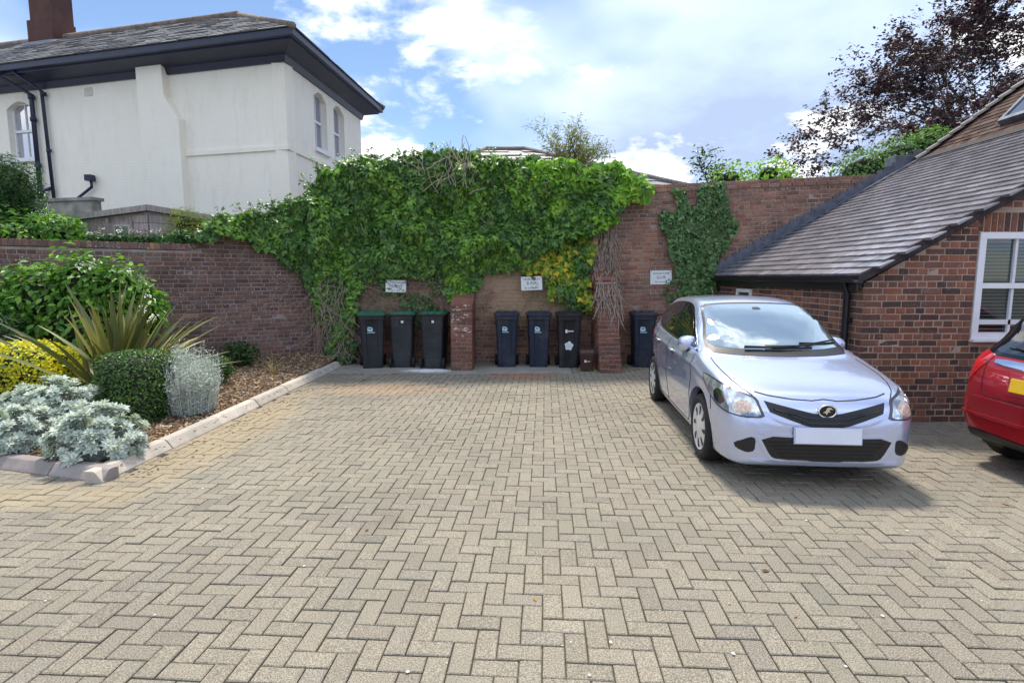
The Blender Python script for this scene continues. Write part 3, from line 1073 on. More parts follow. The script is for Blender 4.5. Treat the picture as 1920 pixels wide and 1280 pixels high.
for i, (d_, x, y, z) in enumerate(tiles):
    k = rng.randrange(4)
    M = Matrix.Translation((x, y, z)) @ Matrix.Rotation(-ang + rng.gauss(0, .006), 4, 'Y') @ Matrix.Rotation(rng.gauss(0, .008), 4, 'X') @ Matrix.Rotation(rng.gauss(0, .006), 4, 'Z')
    if i < 300:
        o = bpy.data.objects.new('roof_tile', TM[k]); o.matrix_local = M; link(o, roof)
    else:
        b = len(rest_v)
        rest_v.extend([tuple(M @ Vector(v)) for v in TD[k][0]]); rest_f.extend([tuple(b + q for q in f) for f in TD[k][1]])
o = np_obj('roof_tiles', np.array(rest_v), rest_f, M_TILE, roof); o['kind'] = 'stuff'
# steeper main roof, smaller brown tiles
rest_v, rest_f = [], []
ang2 = math.atan(SL2); G2 = .105
TD2 = [tile_data(.17, G2 * 1.2, .018, 80 + k) for k in range(4)]
n2 = int(math.hypot(1.85, 1.85 * SL2) / G2)
for r_ in range(n2):
    x = BRX + r_ * G2 * math.cos(ang2)
    y = -.09 - (.085 if r_ % 2 else 0)
    while y < DEP - (x - BRX) - .03:
        if y > -.1:
            k = rng.randrange(4)
            M = Matrix.Translation((x, y + .085, BRZ + SL2 * (x - BRX) - .012)) @ Matrix.Rotation(-ang2 + rng.gauss(0, .02), 4, 'Y') @ Matrix.Rotation(rng.gauss(0, .015), 4, 'X')
            b = len(rest_v)
            rest_v.extend([tuple(M @ Vector(v)) for v in TD2[k][0]]); rest_f.extend([tuple(b + q for q in f) for f in TD2[k][1]])
        y += .17
o = np_obj('upper_tiles', np.array(rest_v), rest_f, M_TILE2, roof); o['kind'] = 'stuff'
# hip tiles along the back edge
hd = Vector((1, -1, SL2)); hl = hd.length; hdn = hd.normalized()
nH = int(1.8 * hl / .2)
side = Vector((1, 1, 0)).normalized()
upv = side.cross(hdn) * -1
if upv.z < 0: upv = -upv
for i in range(nH):
    p0 = Vector((BRX - .02, DEP - .05, BRZ + .01)) + hdn * (.2 * i)
    mb = MB(); secs = []
    for t, lift, rr in ((0, .028, .115), (.225, .006, .105)):
        c = p0 + hdn * t
        outer = [c + side * math.cos(a) * rr + upv * (math.sin(a) * rr * .75 + lift - .045) for a in np.linspace(0, math.pi, 7)]
        inner = [c + side * math.cos(a) * (rr - .016) + upv * (math.sin(a) * (rr * .75 - .016) + lift - .05) for a in np.linspace(math.pi, 0, 7)]
        secs.append(outer + inner)
    mb.loft(secs, smooth=False)
    mb.build('hip_tile', M_HIPT, roof)
# rooflight
sk = empty('rooflight', (BRX + .22, 2.55, BRZ + SL2 * .22 + .02), 0, roof)
Ms = Matrix.Rotation(-ang2, 4, 'Y')
mb = MB()
for c, d in (((.02, 0, .04), (.08, .80, .09)), ((.92, 0, .04), (.08, .80, .09)), ((.47, -.37, .04), (.82, .06, .09)), ((.47, .37, .04), (.82, .06, .09))):
    mb.box((0, 0, 0), d, M=Ms @ Matrix.Translation(c))
mb.build('frame', M_LEAD, sk)
MB().box((0, 0, 0), (.83, .69, .02), M=Ms @ Matrix.Translation((.47, 0, .055))).build('pane', M_PANE, sk)
# lead apron where the pitch changes
mb = MB()
mb.add([(BRX - .10, -.09, roof_z(BRX - .1) + .026), (BRX - .10, DEP - .05, roof_z(BRX - .1) + .026), (BRX + .05, DEP - .09, BRZ + .075), (BRX + .05, -.09, BRZ + .075)], [(0, 1, 2, 3)])
mb.build('lead_apron', M_BARGE, roof)
# bargeboard under the front verge
mb = MB()
mb.prism([(EX - .01, EZ - .105), (BRX, BRZ - .17), (BRX, BRZ - .012), (EX - .01, EZ + .0)], lambda x, z: (x, -.108, z), lambda x, z: (x, -.086, z))
mb.prism([(EX + .02, EZ - .115), (BRX, BRZ - .15), (BRX, BRZ - .10), (EX + .02, EZ - .07)], lambda x, z: (x, -.085, z), lambda x, z: (x, .009, z))
mb.prism([(BRX + .001, BRZ - .17), (5.55, BRZ - .17 + 1.85 * SL2), (5.55, BRZ + 1.85 * SL2), (BRX + .001, BRZ - .01)], lambda x, z: (x, -.108, z), lambda x, z: (x, -.086, z))
mb.build('bargeboard', M_BARGE, OB)
# gutter and downpipe
mb = MB()
sec = [(math.cos(a) * .055, math.sin(a) * .055) for a in np.linspace(math.pi, 2 * math.pi, 9)] + [(math.cos(a) * .049, math.sin(a) * .049) for a in np.linspace(2 * math.pi, math.pi, 9)]
mb.loft([[(EX - .035 + a, yy, EZ - .045 + c) for a, c in sec] for yy in (-.09, DEP - .03)], smooth=True)
mb.box((EX + .05, DEP / 2, EZ - .115), (.03, DEP - .05, .15))
mb.build('gutter', M_BLACKPL, OB, sharp=40)
mb = MB()
mb.tube([(EX - .020, .22, EZ - .06), (-.085, .22, EZ - .16), (-.055, .22, EZ - .24), (-.055, .22, .02)], .038, 12)
for zz in (1.2, .55): mb.box((-.03, .22, zz), (.055, .11, .05))
mb.build('downpipe', M_BLACKPL, OB, sharp=40)
# stepped lead flashing against the tall wall
fl = empty('flashing', (0, DEP, 0), 0, OB)
mb = MB()
mb.prism([(EX - .02, 0), (BRX + .05, 0), (BRX + .05, .028), (EX - .02, .028)], lambda x, z: (x, -.16, roof_z(x) + .012 + z), lambda x, z: (x, -.0125, roof_z(x) + .012 + z))
mb.build('soaker', M_LEAD, fl)
x = EX - .05
while x < BRX - .05:
    w_ = .135
    zb0, zb1 = roof_z(x) + .02, roof_z(x + w_ * 1.25) + .02
    zt = roof_z(x + w_) + .165
    mb = MB()
    mb.prism([(x, zb0), (x + w_ * 1.25, zb1), (x + w_ * 1.25, zt + rng.uniform(0, .012)), (x, zt - rng.uniform(0, .01))], lambda a, z: (a, -.022 - rng.uniform(0, .004), z), lambda a, z: (a, -.0125, z))
    mb.build('flashing_step', M_LEAD, fl)
    x += w_
mb = MB()
mb.box((BRX - .12, .12, BRZ - .06), (.62, .30, .30), bev=.01)
mb.build('lead_capping', M_LEAD, fl)

# ================================================================== white house at the back left
def m_render():
    m = NT('cream_painted_brick')
    p = m.pos()
    xyz = m.sep(p)
    # painted brick courses: relief only
    br = m.n('ShaderNodeTexBrick')
    cb = m.n('ShaderNodeCombineXYZ')
    m.put(cb.inputs[0], m.math('ADD', xyz[0], xyz[1])); m.put(cb.inputs[1], xyz[2])
    m.put(br.inputs['Vector'], cb.outputs[0])
    br.inputs['Scale'].default_value = 1.0
    br.inputs['Mortar Size'].default_value = .008
    br.inputs['Brick Width'].default_value = .225
    br.inputs['Row Height'].default_value = .075
    c = m.ramp(m.noise(.7, 6, 0.65), [(0.3, (0.87, 0.825, 0.72)), (0.7, (0.92, 0.885, 0.79))])
    st = m.ramp(m.noise(5, 5, 0.7, m.mapv(p, (1, 1, .22))), [(0.52, 0.0), (0.8, 0.32)])
    c = m.mix(st, c, (0.56, 0.53, 0.45))
    m.set(c, 0.75, spec=0.3)
    m.bump(m.math('ADD', m.math('MULTIPLY', br.outputs['Fac'], -1.0), m.math('MULTIPLY', m.noise(40, 4, 0.7), .5)), 0.35, 0.012)
    return m.m
M_REND = m_render()
M_NAVY = plain('navy_paint', (0.016, 0.020, 0.052), 0.4, nscale=3, vary=.2)
M_SASH = plain('white_sash', (0.78, 0.79, 0.80), 0.4, vary=.04)
def m_slate(name, stops):
    m = NT(name)
    c = m.ramp(m.rnd(), stops)
    c = m.mix(0.5, c, m.ramp(m.noise(3, 5, 0.7), [(0.3, 0.62), (0.7, 1.35)]), 'MULTIPLY')
    li = m.ramp(m.noise(1.3, 5, 0.7, m.mapv(m.pos(), loc=(2, 7, 1))), [(0.56, 0.0), (0.75, 0.45)])
    c = m.mix(li, c, (0.20, 0.165, 0.105))
    m.set(c, 0.5, spec=0.5)
    return m.m
M_SLATE = m_slate('grey_slate', [(0, (0.075, 0.080, 0.092)), (0.5, (0.115, 0.118, 0.128)), (1, (0.17, 0.165, 0.165))])
M_SLATE2 = m_slate('pale_slate', [(0, (0.13, 0.135, 0.15)), (0.5, (0.185, 0.19, 0.205)), (1, (0.26, 0.26, 0.27))])
M_CHIM = brick_mat('chimney_brick', [(0, (0.10, 0.05, 0.045)), (0.5, (0.16, 0.075, 0.06)), (1, (0.22, 0.11, 0.08))], soot=.5)
M_CURT = plain('net_curtain', (0.62, 0.60, 0.66), 0.8, nscale=20, vary=.15)

C0 = Vector((-5.13, 13.0))
fd = Vector((-.968, .250)).normalized()            # along the front, to the left
ed = Vector((.105, .9945)).normalized()            # along the end wall, away
fn = Vector((-fd.y, fd.x)) if Vector((-fd.y, fd.x)).y < 0 else Vector((fd.y, -fd.x))   # front face normal (towards us)
en = Vector((ed.y, -ed.x))                          # end face normal (to the right)
HW, HD, HT = 16.0, 4.55, 6.66
def hp(a, b, z): q = C0 + fd * a + ed * b; return (q.x, q.y, z)
house = tag(empty('white_house', (C0.x, C0.y, 0)), 'cream painted two-storey house with slate hip roof and navy eaves', 'house')
house_loc = Vector((C0.x, C0.y, 0))
def L(p): return Vector(p) - house_loc
mb = MB()
# wall faces with real window openings: built from rectangles in (a,z), thickness inwards
TH = .30
def wall_panel(rects, fn3):
    for (a0, a1, z0, z1) in rects:
        vs = [L(fn3(a0, 0, z0)), L(fn3(a1, 0, z0)), L(fn3(a1, 0, z1)), L(fn3(a0, 0, z1)), L(fn3(a0, TH, z0)), L(fn3(a1, TH, z0)), L(fn3(a1, TH, z1)), L(fn3(a0, TH, z1))]
        mb.add(vs, [(0, 1, 2, 3), (7, 6, 5, 4), (4, 5, 1, 0), (5, 6, 2, 1), (6, 7, 3, 2), (7, 4, 0, 3)])
def f_front(a, d, z): q = C0 + fd * a - fn * d; return (q.x, q.y, z)
def f_end(b, d, z): q = C0 + ed * b - en * d; return (q.x, q.y, z)
W1 = (7.62, 8.50, 4.83, 6.27)                        # first-floor sash on the front
W0 = (5.95, 6.75, 2.2, 3.62)                        # low arched opening above the shed
wall_panel([(.0, W0[0], 0, HT), (W0[0], W0[1], 0, W0[2]), (W0[0], W0[1], W0[3], HT), (W0[1], W1[0], 0, HT), (W1[0], W1[1], 0, W1[2]), (W1[0], W1[1], W1[3], HT), (W1[1], HW, 0, HT)], f_front)
EW = [(1.42, 2.14, 4.98, 6.40), (2.56, 3.28, 4.98, 6.40)]
wall_panel([(.302, EW[0][0], 0, HT), (EW[0][0], EW[0][1], 0, 4.98), (EW[0][0], EW[0][1], 6.40, HT), (EW[0][1], EW[1][0], 0, HT), (EW[1][0], EW[1][1], 0, 4.98), (EW[1][0], EW[1][1], 6.40, HT), (EW[1][1], HD, 0, HT)], f_end)
wall_panel([(.0, .30, 0, HT - .003)], f_end)
walls = mb.build('wall', M_REND, house)
mb = MB()                                           # back wall, closes the box
q = [L(hp(0, HD, 0)), L(hp(HW, HD, 0)), L(hp(HW, HD, HT)), L(hp(0, HD, HT))]
mb.add(q, [(0, 1, 2, 3)])
mb.build('rear_wall', M_REND, house)
# arched heads: fill the spandrels above each opening
def arch_fill(fn3, w, rise, parent):
    a0, a1, z1 = w[0], w[1], w[3]
    mb = MB(); n = 8
    for i in range(n):
        t0, t1 = i / n, (i + 1) / n
        zz = [z1 - rise + rise * math.sin(math.pi * (.08 + .84 * t)) for t in (t0, t1)]
        x0, x1 = a0 + (a1 - a0) * t0, a0 + (a1 - a0) * t1
        vs = []
        for d in (.004, .20):
            vs += [L(fn3(x0, d, zz[0])), L(fn3(x1, d, zz[1])), L(fn3(x1, d, z1 + .001)), L(fn3(x0, d, z1 + .001))]
        mb.add(vs, [(0, 1, 2, 3), (7, 6, 5, 4), (4, 5, 1, 0)])
    mb.build('arch', M_REND, parent)
def sash(fn3, w, parent, curtain=True, bars=1):
    a0, a1, z0, z1 = w
    root = MB(); t = .055; d0, d1 = .13, .19
    def bar(x0, x1, zz0, zz1, e0=d0, e1=d1, mbb=root):
        vs = []
        for d in (e0, e1):
            vs += [L(fn3(x0, d, zz0)), L(fn3(x1, d, zz0)), L(fn3(x1, d, zz1)), L(fn3(x0, d, zz1))]
        mbb.add(vs, [(0, 1, 2, 3), (7, 6, 5, 4), (4, 5, 1, 0), (5, 6, 2, 1), (6, 7, 3, 2), (7, 4, 0, 3)])
    bar(a0, a1, z0, z0 + t); bar(a0, a1, z1 - t, z1); bar(a0, a0 + t, z0 + t, z1 - t); bar(a1 - t, a1, z0 + t, z1 - t)
    zm = (z0 + z1) / 2; bar(a0 + t, a1 - t, zm - .03, zm + .03, d0 - .01)
    for k in range(bars):
        xm = a0 + (a1 - a0) * (k + 1) / (bars + 1)
        bar(xm - .014, xm + .014, z0 + t, zm - .03, d0 + .01); bar(xm - .014, xm + .014, zm + .03, z1 - t, d0 + .01)
    wo = root.build('window', M_SASH, parent)
    for zz0, zz1 in ((z0 + t, zm - .03), (zm + .03, z1 - t)):
        g = MB(); bar(a0 + t, a1 - t, zz0, zz1, .165, .170, g); g.build('pane', M_PANE2, wo)
    s = MB(); bar(a0 - .06, a1 + .06, z0 - .10, z0 - .002, -.07, .129, s); s.build('sill', M_SASH, wo)
    return wo
M_PANE2 = glass_mat('sash_pane', (0.24, 0.24, 0.31), .05, .02, k=.35)
sash(f_front, W1, house); arch_fill(f_front, W1, .22, house)
for w in EW: sash(f_end, w, house); arch_fill(f_end, w, .22, house)
arch_fill(f_front, W0, .16, house)
mb = MB()
q = [L(f_front(W0[0], .25, W0[2])), L(f_front(W0[1], .25, W0[2])), L(f_front(W0[1], .25, W0[3])), L(f_front(W0[0], .25, W0[3]))]
mb.add(q, [(0, 1, 2, 3)]); mb.build('shaded_pane', M_PANE, house)
# chimney breast that steps in near the top
mb = MB()
def breast(a0, a1, a0t, a1t, z0, z1, d0, d1):
    vs = [L(f_front(a0, .0, z0)), L(f_front(a1, .0, z0)), L(f_front(a1t, .0, z1)), L(f_front(a0t, .0, z1)), L(f_front(a0, -d0, z0)), L(f_front(a1, -d0, z0)), L(f_front(a1t, -d1, z1)), L(f_front(a0t, -d1, z1))]
    mb.add(vs, [(4, 5, 6, 7), (0, 1, 5, 4), (1, 2, 6, 5), (2, 3, 7, 6), (3, 0, 4, 7)])
breast(2.80, 3.95, 2.80, 3.95, 0, 5.42, .20, .20)
breast(2.80, 3.95, 3.18, 3.95, 5.42, 5.98, .20, .20)
breast(3.18, 3.95, 3.22, 3.95, 5.98, 7.0, .20, .20)
mb.build('chimney_breast', M_REND, house)
# string course
mb = MB()
for f3, a0, a1 in ((f_front, -.04, 2.799), (f_end, -.038, HD)):
    vs = []
    for d in (-.04, .0):
        vs += [L(f3(a0, d, 4.60)), L(f3(a1, d, 4.60)), L(f3(a1, d, 4.70)), L(f3(a0, d, 4.70))]
    mb.add(vs, [(0, 1, 2, 3), (4, 5, 1, 0), (5, 6, 2, 1), (6, 7, 3, 2), (7, 4, 0, 3)])
mb.build('string_course', M_REND, house)
# air brick
mb = MB(); vs = []
for d in (-.015, .0): vs += [L(f_front(5.55, d, 6.22)), L(f_front(5.80, d, 6.22)), L(f_front(5.80, d, 6.42)), L(f_front(5.55, d, 6.42))]
mb.add(vs, [(0, 1, 2, 3), (4, 5, 1, 0), (5, 6, 2, 1), (6, 7, 3, 2), (7, 4, 0, 3)])
mb.build('air_brick', plain('air_brick_cream', (0.62, 0.60, 0.53), .8), house)

# eaves: a closed navy cornice ring in profile, round front and end
OV = .56
prof = [(.0, HT - .16), (.05, HT - .16), (.09, HT - .02), (OV - .10, HT + .10), (OV - .10, HT + .14), (OV, HT + .16), (OV, HT + .30), (.0, HT + .30)]
def off_pt(a, b, o, z):           # o metres outside the wall line, mitred at the corners
    den = fn.x * en.y - fn.y * en.x
    return None
def ring(o):
    # corner offset: solve p.fn=o and p.en=o
    A = Matrix(((fn.x, fn.y), (en.x, en.y)))
    k = A.inverted() @ Vector((o, o))
    en_b = -en
    c_near = C0 + k
    far = C0 + ed * HD
    bn = -fn
    A2 = Matrix(((en.x, en.y), (bn.x, bn.y)))
    c_far = far + A2.inverted() @ Vector((o, o))
    left = C0 + fd * HW + fn * o
    left2 = C0 + fd * HW + ed * HD + bn * o
    return [left, c_near, c_far, left2]
mb = MB()
secs = [[None] * len(prof) for _ in range(4)]
for j, (o_, z_) in enumerate(prof):
    for i, p in enumerate(ring(o_)):
        secs[i][j] = L((p.x, p.y, z_))
mb.loft(secs, closed=True, caps=False, smooth=False)
mb.build('eaves_cornice', M_NAVY, house)
# hip roof with slate courses
RZ0 = HT + .305; RO = OV + .03
c = ring(RO)
apex = Vector((-7.36, 15.72, 8.72))
ridge_end = Vector((apex.x + fd.x * 12, apex.y + fd.y * 12, 8.80))
rv, rf = [], []
def slope(P0, P1, Q0, Q1, n, w, t=.012):
    """P0-P1 eave, Q0-Q1 top edge; n courses of slates"""
    P0, P1, Q0, Q1 = map(Vector, (P0, P1, Q0, Q1))
    nrm = (P1 - P0).cross(Q0 - P0).normalized()
    if nrm.z < 0: nrm = -nrm
    for i in range(n):
        a0, b0 = P0.lerp(Q0, i / n), P1.lerp(Q1, i / n)
        a1, b1 = P0.lerp(Q0, min(1, (i + 1.15) / n)), P1.lerp(Q1, min(1, (i + 1.15) / n))
        ln = (b0 - a0).length
        m_ = max(1, int(ln / w))
        off = (.5 if i % 2 else 0)
        for k in range(-1, m_ + 1):
            t0, t1 = min(max((k + off) / m_, 0), 1), min(max((k + 1 + off) / m_, 0), 1)
            if t1 - t0 < 1e-4: continue
            j = rng.uniform(.6, 1.5)
            t0b, t1b = t0 + .0006, t1 - .0006
            base = len(rv)
            for v in (a0.lerp(b0, t0b) + nrm * t * 1.6 * j, a0.lerp(b0, t1b) + nrm * t * 1.6 * j, a1.lerp(b1, t1b) + nrm * .002, a1.lerp(b1, t0b) + nrm * .002, a0.lerp(b0, t0b) - nrm * .003, a0.lerp(b0, t1b) - nrm * .003):
                rv.append(tuple(L(v)))
            rf.append((base, base + 1, base + 2, base + 3)); rf.append((base + 4, base + 5, base + 1, base))
e3 = [Vector((p.x, p.y, RZ0)) for p in c]
mb = MB()
mb.add([L(v) for v in (e3[0], e3[1], e3[2], e3[3], apex - Vector((0, 0, .03)), ridge_end - Vector((0, 0, .03)))], [(0, 1, 4, 5), (1, 2, 4), (2, 3, 5, 4)])
hroof = mb.build('roof', M_SLATE, house)
slope(e3[1], e3[0], apex, ridge_end, 15, .42)
slope(e3[2], e3[1], apex, apex + Vector((.01, 0, 0)), 15, .42)
o = np_obj('slates', np.array(rv), rf, M_SLATE, hroof); o['kind'] = 'stuff'
M_RIDGE = plain('ridge_tile', (0.20, 0.155, 0.125), .8, nscale=5, vary=.4)
mb = MB(); mb.tube([L(apex), L(ridge_end)], .10, 8); mb.build('ridge', M_RIDGE, hroof)
mb = MB(); mb.tube([L(e3[1] + Vector((0, 0, .0))), L(apex)], .075, 8); mb.build('hip', M_RIDGE, hroof)
mb = MB(); mb.tube([L(e3[2] + Vector((0, 0, .0))), L(apex)], .075, 8); mb.build('hip', M_RIDGE, hroof)
# chimney stack through the ridge
cq = apex + Vector((fd.x * 6.55, fd.y * 6.55, 0))
chim = empty('chimney', L((cq.x, cq.y, 0)), math.atan2(-fd.y, -fd.x), house)
mb = MB()
mb.box((0, 0, 9.6), (.86, .62, 3.4)); mb.box((-.04, 0, 8.75), (.96, .70, .9)); mb.box((0, 0, 11.25), (1.0, .76, .2))
mb.build('stack', M_CHIM, chim)
mb = MB()
mb.prism([(-.62, -.55), (.62, -.55), (.62, .45), (-.62, .45)], lambda x, y: (x, y, 8.52 + (.25 if y > 0 else -.12)), lambda x, y: (x * .9, y * .9, 8.62 + (.25 if y > 0 else -.10)))
mb.build('lead_flashing', M_LEAD, chim)
# pipes on the front wall
def pipe(name, pts, r):
    mb = MB(); mb.tube([L(f_front(a, -d, z)) for a, d, z in pts], r, 10)
    return mb
p1 = pipe('soil_pipe', [(7.95, .60, 8.05), (7.95, .60, 7.0), (7.95, .55, 6.75), (7.45, .10, 6.36), (7.45, .10, 3.75)], .055)
for z in (6.3, 5.75, 4.6): p1.tube([L(f_front(7.45, -.10, z - .05)), L(f_front(7.45, -.10, z + .05))], .075, 10)
p1.build('soil_pipe', M_NAVY, house)
p2 = pipe('downpipe', [(7.42, .50, 6.78), (7.10, .09, 6.42), (7.02, .09, 3.6)], .042)
for z in (6.35, 4.95): p2.tube([L(f_front(7.04, -.09, z - .04)), L(f_front(7.04, -.09, z + .04))], .058, 10)
p2.build('downpipe', M_NAVY, house)
p3 = pipe('waste_pipe', [(9.3, .12, 3.62), (7.45, .12, 3.9), (7.05, .12, 4.0)], .045); p3.build('waste_pipe', M_NAVY, house)
p4 = pipe('hopper_pipe', [(5.72, .10, 4.22), (5.72, .10, 3.98), (6.4, .10, 3.62), (6.42, .10, 3.0)], .035)
p4.box(L(f_front(5.72, -.13, 4.20)), (.17, .16, .15)); p4.build('hopper_pipe', M_NAVY, house)
# small rear extension whose dark verge shows past the end wall
mb = MB()
x0, x1 = -4.42, -2.4
mb.prism([(x0, 5.55), (x1, 4.45), (x1, 4.25), (x0, 5.30)], lambda x, z: L((x, 17.7, z)), lambda x, z: L((x, 21.5, z)))
mb.build('rear_lean_to_roof', M_NAVY, house)
mb = MB()
mb.prism([(x0, 0), (x1 - .3, 0), (x1 - .3, 4.4), (x0, 5.30)], lambda x, z: L((x, 17.9, z)), lambda x, z: L((x, 21.3, z)))
mb.build('rear_lean_to_wall', M_REND, house)

# ------------------------------------------------------------------ slate-roofed building behind the ivy
bb = tag(empty('slate_roofed_building', (1.5, 19, 0)), 'low pale slate hip roof showing above the ivy-covered wall', 'building')
def B(p): return Vector(p) - Vector((1.5, 19, 0))
mb = MB(); mb.box(B((1.5, 19.5, 1.75)), (11, 6, 3.5)); mb.build('wall', M_MORTAR_OLD, bb)
rv, rf = [], []
L_old = L
L = B
ez = 3.7; e = [(-4.4, 16.0, ez), (7.6, 16.0, ez), (7.6, 23.0, ez), (-4.4, 23.0, ez)]
ap0, ap1 = Vector((-.9, 19.3, 6.02)), Vector((.45, 19.3, 6.02))
mb = MB()
dz = Vector((0, 0, .03))
mb.add([B(v) for v in e] + [B(ap0 - dz), B(ap1 - dz)], [(0, 1, 5, 4), (1, 2, 5), (2, 3, 4, 5), (3, 0, 4), (3, 2, 1, 0)])
broof = mb.build('roof', M_SLATE2, bb)
slope(e[0], e[1], ap0, ap1, 15, .45, .02)
slope(e[1], e[2], ap1, ap1 + Vector((0, .01, 0)), 15, .45, .02)
o = np_obj('slates', np.array(rv), rf, M_SLATE2, broof); o['kind'] = 'stuff'
for a_, b_ in ((ap0, ap1), (e[1], ap1), (e[0], ap0)):
    mb = MB(); mb.tube([B(a_), B(b_)], .10, 8); mb.build('ridge', M_HIPT, broof)
L = L_old

# ------------------------------------------------------------------ timber shed behind the garden wall
def m_wood(name, col):
    m = NT(name)
    g_ = m.noise(3, 5, 0.7, m.mapv(m.pos(), (9, 9, 1.2)))
    c = m.ramp(g_, [(0.3, tuple(x * .55 for x in col)), (0.7, tuple(x * 1.25 for x in col))])
    c = m.mix(.5, c, m.ramp(m.rnd(), [(0, .7), (1, 1.25)]), 'MULTIPLY')
    m.set(c, .85, spec=.2)
    m.bump(g_, .4, .004)
    return m.m
M_WOOD = m_wood('weathered_shed_board', (0.36, 0.30, 0.285))
M_WOODL = m_wood('pale_shed_board', (0.44, 0.395, 0.37))
M_FELT = plain('roof_felt', (0.15, 0.135, 0.125), .9, nscale=6, vary=.4, bump=.4)
S0 = Vector((-6.98, 10.75))
sf = Vector((-.985, .17)).normalized(); ss = Vector((.55, .835)).normalized()
def RZ(a, b): return 3.04 - .10 * a * .9 - .07 * b
shed = tag(empty('timber_shed', (S0.x, S0.y, 0)), 'weathered grey timber shed with flat felt roof behind the low brick wall', 'shed')
def SP(a, b, z): q = sf * a + ss * b; return Vector((q.x, q.y, z))
mb = MB()
mb.prism([(0, 0), (2.1, 0), (2.1, 1.6), (0, 1.6)], lambda a, b: SP(a, b + .02, 0), lambda a, b: SP(a, b + .02, RZ(a, b) - .07))
mb.build('carcass', M_WOOD, shed)
sfn = Vector((sf.y, -sf.x)) if Vector((sf.y, -sf.x)).y < 0 else Vector((-sf.y, sf.x))
ssn = Vector((ss.y, -ss.x))
def sboard(a0, a1, z0, z1, side, mat, name, out=.018, parent=None):
    mb = MB()
    if side == 'f':
        n3 = Vector((sfn.x, sfn.y, 0)); P_ = lambda a, z: SP(a, 0, z)
    else:
        n3 = Vector((ssn.x, ssn.y, 0)); P_ = lambda a, z: SP(0, a, z)
    vs = [P_(a0, z0) + n3 * (out + .006), P_(a1, z0) + n3 * (out + .006), P_(a1, z1) + n3 * out, P_(a0, z1) + n3 * out] + [P_(a, z) - n3 * .01 for a, z in ((a0, z0), (a1, z0), (a1, z1), (a0, z1))]
    mb.add(vs, [(0, 1, 2, 3), (4, 5, 1, 0), (5, 6, 2, 1), (6, 7, 3, 2), (7, 4, 0, 3)])
    return mb.build(name, mat, parent or shed)
for i in range(6):
    z = 2.02 + i * .145
    sboard(0.01, 1.58, z, z + .138, 's', M_WOODL, 'board')
    sboard(0.01, .32, z, z + .138, 'f', M_WOOD, 'board')
    sboard(1.72, 2.08, z, z + .138, 'f', M_WOOD, 'board')
for i in range(14):
    a = .34 + i * .098
    sboard(a, a + .091, 2.0, 2.82 - .09 * a, 'f', M_WOOD, 'door_board', .024)
sboard(.86, .92, 2.0, 2.84, 'f', M_WOOD, 'door_post', .045)
for a in (.40, 1.38):
    fr = sboard(a, a + .36, 2.30, 2.72, 'f', M_WOODL, 'window_frame', .034)
    sboard(a + .04, a + .32, 2.34, 2.68, 'f', glass_mat('shed_pane', (0.10, 0.11, 0.13), .25, .02, k=.2), 'pane', .040, fr)
mb = MB()
pts = [(-.08, -.07), (2.20, -.07), (2.20, 1.70), (-.08, 1.70)]
mb.prism(pts, lambda a, b: SP(a, b, RZ(a, b) - .085), lambda a, b: SP(a, b, RZ(a, b) + .01))
mb.build('roof', M_FELT, shed)
mb = MB()
mb.prism([(-.10, -.095), (2.22, -.095), (2.22, -.072), (-.10, -.072)], lambda a, b: SP(a, b, RZ(a, b) - .09), lambda a, b: SP(a, b, RZ(a, b) + .018))
mb.prism([(-.105, -.095), (-.082, -.095), (-.082, 1.72), (-.105, 1.72)], lambda a, b: SP(a, b, RZ(a, b) - .091), lambda a, b: SP(a, b, RZ(a, b) + .019))
mb.build('fascia', M_WOODL, shed)

# blue shed roof edge at the far left
bs = tag(empty('blue_shed', (-9.4, 10.3, 0)), 'pale blue painted shed with sloping lid at the left edge', 'shed')
M_BLUE = plain('blue_paint', (0.13, 0.24, 0.36), .55, nscale=6, vary=.15)
mb = MB(); mb.box((0, .4, 1.2), (1.45, 1.1, 2.4)); mb.build('body', M_BLUE, bs)
mb = MB()
mb.prism([(-.85, 2.60), (.83, 2.47), (.83, 2.54), (-.85, 2.68)], lambda x, z: (x, -.25, z), lambda x, z: (x, 1.05, z + .1))
mb.build('lid', M_BLUE, bs)
mb = MB(); mb.box((-.1, -.17, 2.26), (.40, .03, .05)); mb.build('handle', M_NAVY, bs)
# grey gate pier by the house
gp = MB(); gp.box((0, 0, 1.72), (1.25, .22, 3.44)); gp.box((0, 0, 3.46), (1.35, .3, .07))
M_OLDREN = plain('stained_render', (0.26, 0.25, 0.22), .9, nscale=4, vary=.45, bump=.3)
tag(gp.build('garden_pillar', M_OLDREN, None, (-10.05, 12.9, 0), -.22), 'stained grey rendered garden wall stub below the house pipes', 'wall')

